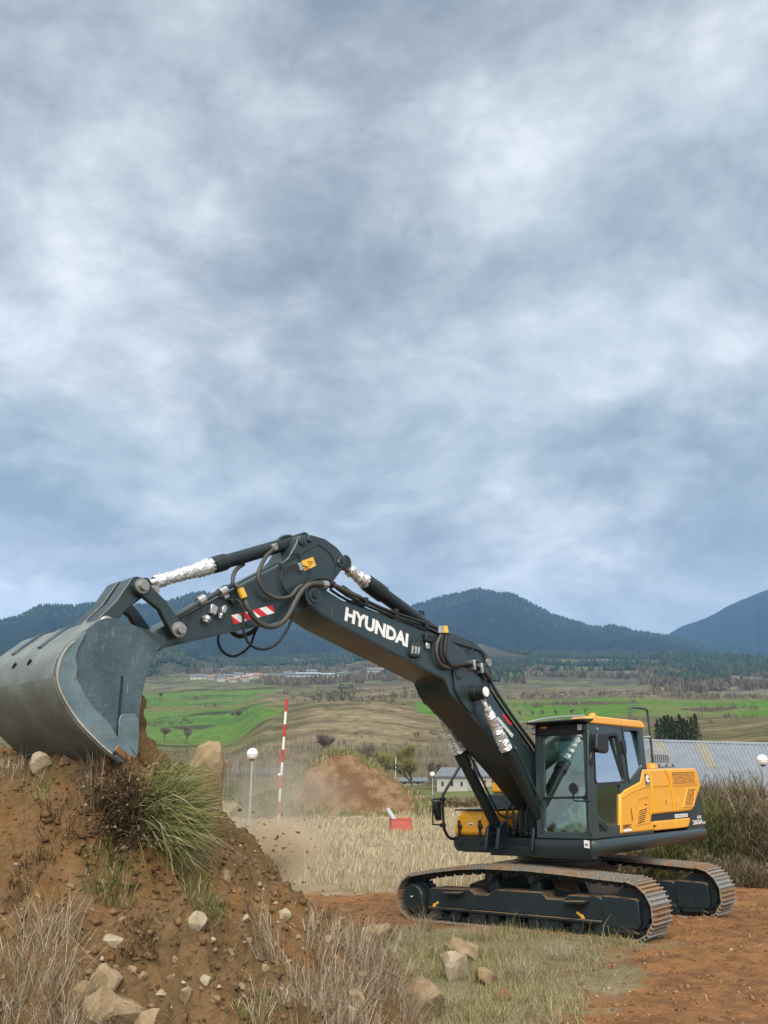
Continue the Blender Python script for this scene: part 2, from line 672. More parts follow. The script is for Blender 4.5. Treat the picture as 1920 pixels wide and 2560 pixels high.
def base_z(x, y):
    x, y = np.asarray(x, float), np.asarray(y, float)
    r = np.hypot(x, y)
    az = np.clip(np.abs(np.arctan2(x, y)), 0, None) * np.sign(x)
    az = np.where(az == 0, np.arctan2(x, y), az)
    az = np.clip(az, KAZ[0], KAZ[-1])
    ia = np.clip(np.searchsorted(KAZ, az) - 1, 0, len(KAZ) - 2)
    ta = (az - KAZ[ia]) / (KAZ[ia + 1] - KAZ[ia])
    ta = ta * ta * (3 - 2 * ta)
    lr = np.clip(np.log(np.maximum(r, 1)), LR[0], LR[-1])
    fi = np.interp(lr, LR, np.arange(len(LR)))
    i0 = np.clip(np.floor(fi).astype(int), 0, len(LR) - 2)
    tr = fi - i0
    za = KZ[ia, i0] * (1 - tr) + KZ[ia, i0 + 1] * tr
    zb = KZ[ia + 1, i0] * (1 - tr) + KZ[ia + 1, i0 + 1] * tr
    far = za * (1 - ta) + zb * ta
    back = sstep(np.abs(np.arctan2(x, y)), R(50), R(75))
    far = far * (1 - back) + (-2.0) * back
    k = sstep(r, 32, 70)
    z = near_plane(x, y) * (1 - k) + far * k
    amp = np.interp(r, [0, 20, 100, 300, 900, 2000], [.0, .05, .35, 1.5, 4.0, 9.0])
    z = z + amp * (fbm(x, y, .06, 3, 3) - .5) * np.where(r < 60, 1, .6) + amp * .8 * (fbm(x, y, .012, 4, 9) - .5) * (r > 60)
    z = z + .10 * (fbm(x, y, .8, 4, 21) - .5) * (r < 80)
    nearm = (r < 30) & (np.abs(np.arctan2(x, y)) < 1.2)
    if nearm.any():
        d_, sd2 = poly_dist(x, y, SOIL)
        rut = 1 - sstep(sd2, -.6, .3)
        ca, sa = math.cos(-.25), math.sin(-.25)
        xr, yr = x * ca - y * sa, x * sa + y * ca
        z = z + nearm * rut * (.12 * (fbm(xr * .5, yr * 2.6, 1.0, 4, 421) - .5) + .07 * (fbm(x, y, 4.5, 3, 423, .6) - .5))
    return z


# the dug heap in the foreground
PLT = np.array([(-9, 7.95), (-3.0, 7.9), (-2.22, 8.25), (-1.95, 9.05), (-2.25, 10.2), (-3.6, 11.4), (-9, 12.2)])


def poly_dist(x, y, P_):
    """distance outside a polygon (0 inside)"""
    x, y = np.asarray(x, float), np.asarray(y, float)
    d = np.full(x.shape, 1e9)
    ins = np.zeros(x.shape, bool)
    n = len(P_)
    for i in range(n):
        (x0, y0), (x1, y1) = P_[i], P_[(i + 1) % n]
        dx, dy = x1 - x0, y1 - y0
        t = np.clip(((x - x0) * dx + (y - y0) * dy) / (dx * dx + dy * dy), 0, 1)
        d = np.minimum(d, np.hypot(x - x0 - t * dx, y - y0 - t * dy))
        with np.errstate(divide='ignore', invalid='ignore'):
            c = ((y0 > y) != (y1 > y)) & (x < (x1 - x0) * (y - y0) / (y1 - y0 + 1e-12) + x0)
        ins ^= c
    return np.where(ins, 0, d), np.where(ins, -d, d)


def worley(x, y, scale, seed):
    """rounded lumps: dome height (0..1) of the nearest jittered cell"""
    x, y = np.asarray(x, float) * scale, np.asarray(y, float) * scale
    ix, iy = np.floor(x), np.floor(y)
    best = np.zeros(x.shape)
    for dx in (-1, 0, 1):
        for dy in (-1, 0, 1):
            cx, cy = ix + dx, iy + dy
            px, py = cx + .15 + .7 * _hash(cx, cy, seed), cy + .15 + .7 * _hash(cx, cy, seed + 1)
            rad = .25 + .5 * _hash(cx, cy, seed + 2) ** 2
            on = _hash(cx, cy, seed + 3)
            d2 = (x - px) ** 2 + (y - py) ** 2
            best = np.maximum(best, np.sqrt(np.maximum(rad * rad - d2, 0)) * (.35 + .65 * on))
    return best


def pile_z(x, y):
    wob = .35 * (fbm(x, y, .9, 3, 31) - .5)
    d, sd_ = poly_dist(x + wob, y + .3 * (fbm(x, y, 1.1, 3, 37) - .5), PLT)
    z = np.interp(d, [0, .12, .3, .65, 1.1, 1.6, 2.2, 3.0, 3.6, 5], [2.42, 2.26, 1.94, 1.46, 1.14, .78, .46, .10, -.25, -1])
    z = z + np.where(sd_ < 0, .10 * np.minimum(-sd_, 1.2), 0)
    z = z + .30 * (fbm(x, y, 1.3, 4, 41) - .5) + .22 * (fbm(x, y, 4.4, 4, 43, .6) - .5)
    lump = np.maximum(fbm(x, y, 3.4, 3, 47) - .55, 0)
    z = z + .60 * lump
    z = z + .11 * (fbm(x, y, 15, 3, 53, .65) - .5) + .12 * np.maximum(fbm(x, y, 8.5, 2, 59) - .60, 0) * 2
    pk = sstep(fbm(x, y, 1.7, 3, 57), .40, .58)
    z = z + .10 * worley(x + .15 * fbm(x, y, 9, 2, 58), y, 4.2, 401) * (.3 + .7 * pk) + .075 * worley(x, y + .1 * fbm(x, y, 14, 2, 60), 8.5, 411) * (.35 + .65 * pk)
    z = z - .55 * np.maximum(x + .15, 0)
    return z


MOUND = (at(860, 1975, 58), 6.3, 3.9)


def mound_z(x, y):
    cx, cy = -3.3, 58.0
    dx, dy = (x - cx) / 1.14, (y - cy)
    prof = np.interp(dx + .5 * (fbm(x, y, .5, 3, 61) - .5), [-6.6, -5.2, -3.6, -1.6, .2, 1.4, 3.0, 4.2, 5.4, 6.6], [-.3, .55, 1.6, 2.8, 4.0, 3.75, 2.7, 1.6, .85, -.3])
    fy = np.interp(dy, [-3.4, -2.3, -1.6, -.7, 0, 1.2, 3.6], [0, .20, .55, .93, 1, .92, 0])
    # the cut face on the right half is steeper
    cut = sstep(dx, -2.6, -1.2) * (1 - sstep(dx, 3.6, 4.8))
    fy2 = np.interp(dy, [-2.6, -2.1, -1.75, -1.2, 0, 1.2, 3.6], [0, .10, .52, .90, 1, .92, 0])
    f = fy * (1 - cut) + fy2 * cut
    z = prof * f + (.75 * (fbm(x, y, .8, 5, 67, .6) - .5) + .22 * worley(x, y, 1.3, 431)) * np.clip(prof, 0, 1) - .05
    # small grassed hump in front on the left
    g2 = 1.55 * np.exp(-(((x + 6.9) / 1.7) ** 2 + ((y - 54.6) / 1.3) ** 2))
    return np.maximum(z, g2 - .08)


def hit(u, v, zf=None, rmin=4, rmax=2000):
    """where a sight line first meets the land"""
    zf = zf or (lambda x, y: np.maximum(base_z(x, y), np.where((np.hypot(x, y) < 16) & (x < 2.5), pile_z(x, y), -99)))
    d = ray(u, v)
    t = np.geomspace(rmin, rmax, 3000)
    X, Y, Z = d[0] * t, d[1] * t, CAM_H + d[2] * t
    g = zf(X, Y)
    i = np.argmax(Z < g)
    if Z[i] >= g[i]:
        i = len(t) - 1
    return np.array([X[i], Y[i], float(g[i])])


def ground_z(x, y):
    z = base_z(np.array([x]), np.array([y]))[0]
    if math.hypot(x, y) < 16 and x < 2.5:
        z = max(z, pile_z(np.array([x]), np.array([y]))[0])
    return float(z)


# ---- ground sheets, split by distance into ground, hillside and valley


def mixc(a, b, t):
    t = np.clip(t, 0, 1)[:, None]
    return np.asarray(a) * (1 - t) + np.asarray(b) * t


def cover(x, y):
    """ground colours by place"""
    n = len(x)
    r = np.hypot(x, y)
    az = np.arctan2(x, y)
    u = np.interp(az, KAZ, KU)
    n1 = fbm(x, y, 1.1, 5, 71)
    n2 = fbm(x, y, .25, 4, 73)
    n3 = fbm(x, y, 6.0, 4, 79)
    nl = fbm(x, y, .02, 5, 83)
    nm = fbm(x, y, .06, 5, 89)
    tan, straw = (.32, .26, .155), (.40, .335, .22)
    olive, green = (.140, .135, .058), (.085, .150, .028)
    soil, soil2 = (.325, .165, .070), (.215, .112, .052)
    c = mixc(tan, straw, sstep(n1, .35, .7))
    c = mixc(c, olive, .45 * sstep(n2, .48, .66) * (r < 17) + .25 * sstep(n2, .5, .7) * (r >= 17))
    c = mixc(c, green, .15 * sstep(n1, .55, .72) * (r < 16) * (x > -.6))
    d, sd_ = poly_dist(x, y, SOIL)
    ms = 1 - sstep(sd_ + 1.5 * (n1 - .5) + .9 * (n3 - .5), -.25, .45)
    c = mixc(c, mixc(soil, soil2, sstep(n3, .35, .7)), ms)
    # beyond the meadow: verge, lawn and thicket floor
    m = sstep(r, 62, 78)
    lawn = mixc((.13, .13, .06), (.12, .17, .05), sstep(nm, .4, .6))
    c = mixc(c, lawn, m)
    # rough hillside
    m = sstep(r + 60 * (nl - .5), 118, 150)
    hill = mixc((.165, .130, .072), (.250, .200, .112), sstep(nm, .38, .62))
    hill = mixc(hill, (.115, .110, .045), .8 * sstep(nl, .47, .6))
    band = np.sin(r * .22 + 14 * nl + az * 30)
    hill = mixc(hill, (.085, .070, .042), .55 * sstep(band, .72, .95))
    hill = mixc(hill, (.30, .245, .155), .45 * sstep(-band, .75, .97))
    c = mixc(c, hill, m)
    # green fields of the valley
    gl = sstep(690 - u + 160 * (nl - .5), 0, 60) * sstep(r + 90 * (nm - .5), 250, 300) * (1 - sstep(r + 120 * (nl - .5), 700, 740))
    gfield = mixc((.085, .175, .032), (.115, .205, .042), sstep(nl, .35, .65))
    gfield = mixc(gfield, (.155, .165, .055), sstep(fbm(x * .6, y * 2.2, .012, 3, 97), .54, .60))
    hb = np.abs(((r + 34 * np.sin(az * 9) + 60 * (nl - .5)) % 78) - 39)
    gfield = mixc(gfield, (.060, .062, .030), (1 - sstep(hb, 2.5, 7)) * sstep(nm, .36, .48))
    c = mixc(c, gfield, gl)
    gp = np.exp(-(((u - 1090) / 55) ** 2 + ((r - 345) / 42) ** 4))
    c = mixc(c, (.095, .215, .028), sstep(gp, .3, .6))
    gr = sstep(u, 1180, 1260) * sstep(r + 40 * (nl - .5), 300, 325) * (1 - sstep(r + 60 * (nl - .5), 520, 560))
    gfr = mixc((.095, .195, .026), (.150, .185, .055), sstep(nl + .25 * np.sin(u * .012), .40, .60))
    c = mixc(c, gfr, gr)
    hk = sstep(np.exp(-(((u - 1790) / 80) ** 2 + ((r - 400) / 26) ** 2)), .35, .5) + sstep(np.exp(-(((u - 1480) / 140) ** 2 + ((r - 470) / 24) ** 2)), .35, .5)
    c = mixc(c, (.105, .082, .045), np.clip(hk, 0, 1))
    # far valley: mixed pale fields, scrub and wood
    m = sstep(r + 130 * (nl - .5), 600, 720) * np.where(u < 690, sstep(r, 700, 760), 1)
    fv = mixc((.125, .112, .078), (.150, .165, .070), sstep(nl, .46, .54))
    fv = mixc(fv, (.22, .20, .135), .8 * sstep(fbm(x, y, .006, 3, 101), .56, .62))
    fv = mixc(fv, (.085, .072, .062), .8 * sstep(nm, .50, .62))
    c = mixc(c, fv, m)
    w_ = forest_mask(x, y)
    c = mixc(c, (.020, .034, .022), w_)
    k = .82 + .36 * fbm(x, y, .35, 4, 103)
    return c * k[:, None]


def forest_mask(x, y):
    r = np.hypot(x, y)
    az = np.arctan2(x, y)
    u = np.interp(az, KAZ, KU)
    nl = fbm(x, y, .0042, 4, 107)
    edge = np.interp(u, [-400, 0, 330, 560, 760, 960, 1200, 1500, 1900, 2400], [1000, 1020, 1080, 1130, 1100, 900, 780, 860, 860, 860])
    full = sstep(r + 700 * (nl - .5), edge, edge + 60)
    # clearings stay open on the right-hand slopes
    op = sstep(fbm(x, y, .0055, 3, 109), .50, .56) * sstep(u, 1150, 1350) * (1 - sstep(r, 1700, 2000))
    op = np.maximum(op, sstep(fbm(x, y, .008, 4, 113), .53, .60) * (1 - sstep(r, 1500, 1900)))
    op = np.maximum(op, .9 * np.exp(-(((u - 640) / 90) ** 2 + ((r - 1640) / 120) ** 2)) > .45)
    return full * (1 - op)


def terrain_mat(name, near):
    def f(t):
        a = t.n('ShaderNodeAttribute', attribute_name='cover').outputs['Color']
        p = pos(t)
        if near:
            n1 = t.noise(p, 9, 6, .68)
            n2 = t.noise(p, 55, 5, .7)
            h = t.math('ADD', n1, t.math('MULTIPLY', n2, .5))
            c = t.mix(t.range(n2, .38, .7), a, t.mix(1.0, a, (1.55, 1.5, 1.45), 'MULTIPLY'))
            c = t.mix(t.math('MULTIPLY', t.range(n1, .52, .68), .55), c, t.mix(1.0, a, (.45, .43, .42), 'MULTIPLY'))
            out(t, bsdf(t, c, .95, 0, bump(t, h, 1.0, .10), .15))
        else:
            n1 = t.noise(p, .25, 6, .7)
            n2 = t.noise(p, .9, 4, .7)
            c = t.mix(t.range(n1, .42, .66), a, t.mix(1.0, a, (.62, .60, .60), 'MULTIPLY'))
            c = t.mix(t.math('MULTIPLY', t.range(n2, .55, .7), .4), c, t.mix(1.0, a, (1.5, 1.45, 1.4), 'MULTIPLY'))
            out(t, bsdf(t, c, .95, 0, bump(t, t.math('ADD', n1, n2), .7, 1.2), .1))
    return material(name, f)


M['ground'] = terrain_mat('dry_meadow_and_red_soil', True)
M['far_ground'] = terrain_mat('far_fields', False)
AZ = np.concatenate([np.radians(np.arange(-180, -62, 6.0)), np.radians(np.arange(-60, -30, .8)), np.radians(np.arange(-30, 30.01, .2)), np.radians(np.arange(30.8, 60.1, .8)), np.radians(np.arange(66, 180.1, 6.0))])


def polar_sheet(name, r0, r1, dr, mat, zf=base_z, azs=AZ, colf=cover, fan=False):
    n = max(2, int(round(math.log(r1 / r0) / dr)))
    rr = np.geomspace(r0, r1, n + 1)
    A, RR = np.meshgrid(azs, rr)
    x, y = (RR * np.sin(A)).ravel(), (RR * np.cos(A)).ravel()
    z = zf(x, y)
    m = len(azs)
    i, j = np.meshgrid(np.arange(n), np.arange(m - 1), indexing='ij')
    a = (i * m + j).ravel()
    faces = np.stack([a, a + 1, a + m + 1, a + m], 1)
    v = np.stack([x, y, z], 1)
    if fan:
        v = np.concatenate([v, [[0, 0, float(zf(np.array([0.01]), np.array([0.01]))[0])]]])
    me = np_mesh(name, v, faces, mat, True, {'cover': colf(v[:, 0], v[:, 1])})
    o = link(name, me)
    o['kind'] = 'structure'
    return o


polar_sheet('ground', 1.2, 112, .0066, M['ground'])
polar_sheet('hillside', 112, 420, .009, M['far_ground'])
polar_sheet('valley', 420, 2050, .010, M['far_ground'])

# ---- mountains
SKY_L = [(-500, 1600), (-250, 1575), (-100, 1560), (0, 1541), (51, 1514), (90, 1511), (135, 1515), (203, 1507), (253, 1510), (330, 1512), (402, 1500), (440, 1486), (483, 1480), (510, 1487), (560, 1500), (640, 1530), (720, 1556), (800, 1580), (880, 1606), (960, 1630), (1040, 1660)]
SKY_C = [(640, 1640), (760, 1600), (860, 1570), (950, 1545), (1042, 1514), (1120, 1490), (1165, 1484), (1200, 1474), (1215, 1472), (1240, 1478), (1260, 1484), (1290, 1482), (1310, 1488), (1340, 1505), (1400, 1535), (1450, 1550), (1500, 1565), (1530, 1567), (1560, 1562), (1590, 1571), (1620, 1578), (1660, 1582), (1700, 1590), (1760, 1600), (1800, 1616), (1900, 1640), (2100, 1668)]
SKY_R = [(1450, 1680), (1560, 1640), (1640, 1608), (1700, 1585), (1740, 1563), (1800, 1545), (1840, 1526), (1870, 1510), (1920, 1490), (2000, 1462), (2100, 1440), (2300, 1425), (2600, 1440), (2900, 1500)]


def mountain_mat(name, c1, c2, c3):
    def f(t):
        p = pos(t)
        n1 = t.noise(p, .006, 6, .6)
        n2 = t.noise(p, .05, 6, .7)
        n3 = t.noise(p, .011, 5, .6)
        c = t.mix(t.range(n2, .38, .64), c1, c2)
        c = t.mix(t.math('MULTIPLY', t.range(n3, .58, .68), .75), c, c3)
        out(t, bsdf(t, c, 1.0, 0, bump(t, n2, 1.0, 9.0), .05))
    return material(name, f)


M['mount'] = mountain_mat('wooded_mountain_side', (.012, .021, .019), (.022, .033, .026), (.050, .054, .044))


M['foot'] = mountain_mat('foothill_slopes', (.060, .062, .040), (.105, .098, .060), (.155, .150, .085))


def mountain(name, sky, r_base, r_ridge, r_back, seed, gully=.10, nt=70, mat='mount'):
    us = np.array([a for a, b in sky], float)
    azk = np.array([u2az(a) for a in us])
    tk = np.array([v2tan(a, b) for a, b in sky])
    azs = np.linspace(azk[0], azk[-1], 520)
    tt = np.interp(azs, azk, tk)
    tt[1:-1] = .25 * tt[:-2] + .5 * tt[1:-1] + .25 * tt[2:]
    rows = []
    ts = np.concatenate([np.linspace(0, 1, nt), np.linspace(1.05, 1.6, 8)])
    X, Y, Z = [], [], []
    bx, by = np.sin(azs), np.cos(azs)
    for t in ts:
        wig = .10 * (fbm(azs * 30, azs * 0 + t * .3, 1.0, 3, seed) - .5)
        if t <= 1:
            r = r_base + (r_ridge * (1 + wig * .3) - r_base) * t
        else:
            r = r_ridge * (1 + wig * .3) + (r_back - r_ridge) * (t - 1) / .6
        x, y = bx * r, by * r
        zr = CAM_H + tt * r_ridge * (1 + wig * .3)
        zb = base_z(bx * r_base, by * r_base) - 12
        if t <= 1:
            prof = t ** 1.12
            z = zb + (zr - zb) * prof
        else:
            z = zr * (1 - ((t - 1) / .6) ** 1.3 * .9)
        rel = np.maximum(zr - zb, 5)
        g = np.abs(fbm(azs * 42 + .8 * fbm(azs * 9, azs * 0 + t * 2, 1, 2, seed + 5), azs * 0 + t * 1.6, 1.0, 4, seed + 2) - .5)
        env = math.sin(math.pi * min(t, 1)) ** .8 if t <= 1 else 0
        z = z + rel * gully * (g * 2 - .35) * env + rel * .02 * (fbm(azs * 160, azs * 0 + t * 9, 1.0, 3, seed + 7) - .5) * min(1, t * 3) * (.4 if t > .93 else 1)
        X.append(x)
        Y.append(y)
        Z.append(z)
    v = np.stack([np.array(X).ravel(), np.array(Y).ravel(), np.array(Z).ravel()], 1)
    m = len(azs)
    i, j = np.meshgrid(np.arange(len(ts) - 1), np.arange(m - 1), indexing='ij')
    a = (i * m + j).ravel()
    me = np_mesh(name, v, np.stack([a, a + 1, a + m + 1, a + m], 1), M[mat], True)
    o = link(name, me)
    o['kind'] = 'structure'
    return v.reshape(len(ts), m, 3), nt


FOOT = [
    ([(-500, 1668), (-200, 1655), (0, 1640), (200, 1612), (300, 1606), (370, 1612), (450, 1634), (540, 1660), (620, 1686), (720, 1716)], 900, 1350, 1800, 231),
    ([(770, 1712), (830, 1668), (900, 1640), (960, 1625), (1060, 1610), (1150, 1602), (1220, 1612), (1280, 1628), (1340, 1640), (1400, 1668), (1470, 1705), (1520, 1725)], 860, 1420, 1900, 237),
    ([(1340, 1718), (1400, 1690), (1460, 1664), (1540, 1650), (1600, 1656), (1660, 1640), (1720, 1634), (1800, 1646), (1920, 1636), (2200, 1650), (2500, 1690)], 950, 1480, 1950, 241),
]
ft = [mountain('foothill', *a, gully=.16, nt=44, mat='foot') for a in FOOT]
mt1 = mountain('mountain', SKY_L, 1500, 2350, 3300, 201)
mt2 = mountain('mountain', SKY_C, 1600, 2900, 3900, 211)
mt3 = mountain('mountain', SKY_R, 2600, 4300, 5200, 221)

# ---- woods on the slopes: one mass of small trees
def tree_mass(name, px, py, pz, hh, rng, mat, sides=5, blob=False):
    n = len(px)
    ang = rng.uniform(0, 6.28, n)[:, None] + np.arange(sides)[None] * 2 * math.pi / sides
    rad = (hh * rng.uniform(.26, .42, n))[:, None] * rng.uniform(.75, 1.25, (n, sides))
    lo = np.stack([px[:, None] + rad * np.cos(ang), py[:, None] + rad * np.sin(ang), pz[:, None] + hh[:, None] * rng.uniform(.05, .30, (n, sides))], 2)
    mf = 1.15 if blob else .62
    if blob:
        rad = rad * 1.25
    mid = np.stack([px[:, None] + rad * mf * np.cos(ang + .5), py[:, None] + rad * mf * np.sin(ang + .5), pz[:, None] + hh[:, None] * rng.uniform(.55, .72, (n, sides))], 2)
    top = np.stack([px + hh * rng.uniform(-.05, .05, n), py, pz + hh], 1)[:, None]
    v = np.concatenate([lo, mid, top], 1)
    k = 2 * sides + 1
    f = []
    for s in range(sides):
        s2 = (s + 1) % sides
        f += [(s, s2, sides + s), (s2, sides + s2, sides + s), (sides + s, sides + s2, 2 * sides)]
    f = np.array(f)
    faces = (np.arange(n)[:, None, None] * k + f[None]).reshape(-1, 3)
    tint = np.repeat(rng.uniform(0, 1, n), k)
    me = np_mesh(name, v.reshape(-1, 3), faces, mat, False, {'tint': tint})
    o = link(name, me)
    o['kind'] = 'stuff'
    return o


def feathers(name, px, py, pz, hh, rng, mat, k=8, spread=.22, wid=.055):
    """leafless trees as sprays of thin upright twigs, one mass"""
    n = len(px)
    x = np.repeat(px, k) + rng.normal(0, 1, n * k) * np.repeat(hh, k) * spread * .5
    y = np.repeat(py, k) + rng.normal(0, 1, n * k) * np.repeat(hh, k) * spread * .5
    z = np.repeat(pz, k)
    h = np.repeat(hh, k) * rng.uniform(.45, 1.0, n * k)
    L = rng.normal(0, .22, (n * k, 2))
    w_ = np.repeat(hh, k) * wid * rng.uniform(.6, 1.5, n * k)
    a = rng.uniform(0, math.pi, n * k)
    dv = np.stack([np.cos(a) * w_, np.sin(a) * w_, np.zeros(n * k)], 1) * .5
    b = np.stack([x, y, z], 1)
    mid = b + np.stack([L[:, 0] * h * .4, L[:, 1] * h * .4, h * .6], 1)
    tip = b + np.stack([L[:, 0] * h, L[:, 1] * h, h], 1)
    v = np.stack([b - dv * .5, b + dv * .5, mid - dv * 1.4, mid + dv * 1.4, tip], 1)
    f0 = np.array([(0, 1, 3), (0, 3, 2), (2, 3, 4)])
    f = (np.arange(n * k)[:, None, None] * 5 + f0[None]).reshape(-1, 3)
    o = link(name, np_mesh(name, v.reshape(-1, 3), f, mat, False, {'tint': np.repeat(np.clip(np.repeat(rng.uniform(0, 1, n), k) + rng.normal(0, .15, n * k), 0, 1), 5)}))
    o['kind'] = 'stuff'
    return o


def wood_nodes(ca, cb, cc):
    def f(t):
        a = t.n('ShaderNodeAttribute', attribute_name='tint').outputs['Fac']
        c = t.ramp(a, [(0, ca), (.6, cb), (1, cc)])
        out(t, bsdf(t, c, .95, 0, None, .1))
    return f


M['wood'] = material('dark_pine_wood', wood_nodes((.018, .034, .024), (.032, .054, .032), (.066, .074, .040)))
M['wood_bare'] = material('leafless_wood', wood_nodes((.095, .076, .060), (.155, .128, .100), (.175, .165, .085)))
rng = np.random.default_rng(5)
n = 60000
rr = np.sqrt(rng.uniform(700 ** 2, 2050 ** 2, n))
aa = rng.uniform(R(-29), R(29), n)
x, y = rr * np.sin(aa), rr * np.cos(aa)
keep = rng.uniform(0, 1, n) < forest_mask(x, y) * np.interp(rr, [700, 1200, 2050], [1, .8, .45])
x, y = x[keep], y[keep]
ww = tree_mass('distant_wood', x, y, base_z(x, y) - .5, rng.uniform(5, 10, len(x)), rng, M['wood'])
tag(ww, 'dark green pine wood covering the lower valley slopes', 'wood')
# trees along the mountain crests and upper faces
xs, ys, zs, hs = [], [], [], []
for (v, nt), cnt, lo in ((mt1, 2600, .75), (mt2, 3000, .75)):
    ii = (rng.uniform(lo, 1, cnt) ** .8 * (nt - 1)).astype(int)
    jj = rng.integers(0, v.shape[1], cnt)
    ii[: cnt // 3] = nt - 1
    p = v[ii, jj]
    xs.append(p[:, 0] + rng.uniform(-4, 4, cnt)); ys.append(p[:, 1]); zs.append(p[:, 2] - 2)
    hs.append(rng.uniform(6, 11, cnt))
ww = tree_mass('distant_wood', np.concatenate(xs), np.concatenate(ys), np.concatenate(zs), np.concatenate(hs), rng, M['wood'], 4)
tag(ww, 'pine trees scattered along the mountain crests', 'wood')
xs, ys, zs, hs = [], [], [], []
for (v, nt) in ft:
    cnt = 9000
    ii = rng.integers(2, nt, cnt)
    jj = rng.integers(0, v.shape[1], cnt)
    p = v[ii, jj] * .5 + v[np.maximum(ii - 1, 0), np.minimum(jj + 1, v.shape[1] - 1)] * .5
    k = fbm(p[:, 0], p[:, 1], .006, 3, 251) < .545
    k &= p[:, 2] > base_z(p[:, 0], p[:, 1]) - 2
    p = p[k]
    xs.append(p[:, 0] + rng.uniform(-5, 5, len(p))); ys.append(p[:, 1] + rng.uniform(-9, 9, len(p))); zs.append(p[:, 2] - 2)
    hs.append(rng.uniform(6, 12, len(p)))
ww = tree_mass('distant_wood', np.concatenate(xs), np.concatenate(ys), np.concatenate(zs), np.concatenate(hs), rng, M['wood'], 5)
tag(ww, 'pine wood covering the rounded foothills below the mountains', 'wood')
# leafless woodland along the valley floor and field edges
n = 9000
rr = rng.uniform(640, 1150, n)
aa = rng.uniform(R(-29), R(29), n)
x, y = rr * np.sin(aa), rr * np.cos(aa)
uu = np.interp(np.arctan2(x, y), KAZ, KU)
keep = (fbm(x, y, .012, 3, 131) > .52) & (forest_mask(x, y) < .5) & ~((uu < 640) & (rr < 950)) & ~((uu < 900) & (rr < 700)) & ~((uu > 640) & (uu < 900) & (rr > 860) & (rr < 1000))
x, y = x[keep], y[keep]
ww = feathers('leafless_wood', x, y, base_z(x, y) - .5, rng.uniform(4.5, 9.5, len(x)), rng, M['wood_bare'], 9, .35, .11)
tag(ww, 'grey brown leafless woodland round the village', 'wood')
# scrub dots on the brown hill and hedges between the fields
n = 5200
rr = np.sqrt(rng.uniform(130 ** 2, 640 ** 2, n))
aa = rng.uniform(R(-27), R(27), n)
x, y = rr * np.sin(aa), rr * np.cos(aa)
uu = np.interp(np.arctan2(x, y), KAZ, KU)
sc = fbm(x, y, .03, 4, 137)
keep = (sc > .56) & ~((uu > 1180) & (rr > 310) & (rr < 540) & (sc < .7)) & ~((uu < 690) & (rr > 260) & (rr < 720) & (sc < .66)) & ~((np.abs(uu - 1090) < 60) & (rr > 300) & (rr < 390))
x, y = x[keep], y[keep]
ww = feathers('hill_scrub', x, y, base_z(x, y) - .2, rng.uniform(.6, 2.4, len(x)) * np.interp(np.hypot(x, y), [130, 600], [.8, 1.8]), rng, M['wood_bare'], 9, .55, .10)
tag(ww, 'low leafless scrub dotted over the brown hillside', 'scrub')
# ------------------------------------------------------------------ the excavator
EXC = np.array([2.905, 15.05, 0.0])
YAW_U, YAW_T, TILT_X, TILT_Y = -2.2988, -0.7048, -.0315, -.0167
TILT = Matrix.Rotation(TILT_Y, 3, 'Y') @ Matrix.Rotation(TILT_X, 3, 'X')
XU = Matrix.Rotation(YAW_U, 4, 'Z')
XT = Matrix.Rotation(YAW_T, 4, 'Z')
MU = np.array(TILT @ XU.to_3x3())
MT = np.array(TILT @ XT.to_3x3())


def loc(u, v, c, ax=1, Mx=None):
    Mx = MU if Mx is None else Mx
    o = Mx.T @ (O3 - EXC)
    d = Mx.T @ ray(u, v)
    return o + d * ((c - o[ax]) / d[ax])


def S(pts, y):
    """outline on a vertical plane of the upper structure: list of (x, z)"""
    return [(float(p[0]), float(p[2])) for p in (loc(u, v, y) for u, v in pts)]


def L3(pts, y):
    return [tuple(float(c) for c in loc(u, v, y)) for u, v in pts]


exc = empty('excavator', EXC)
exc.rotation_euler = TILT.to_euler()
tag(exc, 'large black and yellow tracked excavator digging its bucket into the dirt pile', 'excavator')


def ub(mb, name, mat, parent=None, bevel=0.0, smooth=False, label=None, seg=2):
    """part of the upper structure"""
    o = mb.build(name, M[mat] if isinstance(mat, str) else mat, parent or exc, smooth, bevel, XU, seg)
    if label:
        o['label'] = label
    return o


def tb(mb, name, mat, parent=None, bevel=0.0, smooth=False):
    return mb.build(name, M[mat], parent or exc, smooth, bevel, XT)


def text_on(body, quad, y, name, mat, parent, offset=0.0, lift=.004, ax=1):
    """lettering fitted into a four-cornered field (TL, TR, BR, BL given in picture points) on a plane of the machine"""
    uv, fs = text_mesh(body, offset)
    q = [np.array(loc(u, v, y, ax)) for u, v in quad]
    off = np.zeros(3)
    off[ax] = lift
    vs = []
    for a, b in uv:
        p = (q[3] * (1 - a) + q[2] * a) * (1 - b) + (q[0] * (1 - a) + q[1] * a) * b + off
        vs.append(p)
    mb = MB()
    mb.add(vs, fs)
    return ub(mb, name, mat, parent)


def quad_on(quad, y, name, mat, parent, lift=.003, ax=1, label=None):
    q = [np.array(loc(u, v, y, ax)) for u, v in quad]
    n = len(q)
    a = np.zeros(3)
    a[ax] = lift
    b = np.zeros(3)
    b[ax] = -.004
    mb = MB()
    mb.add([p + b for p in q] + [p + a for p in q], [tuple(range(n)), tuple(range(n, 2 * n))] + [(i, (i + 1) % n, n + (i + 1) % n, n + i) for i in range(n)])
    return ub(mb, name, mat, parent, label=label)


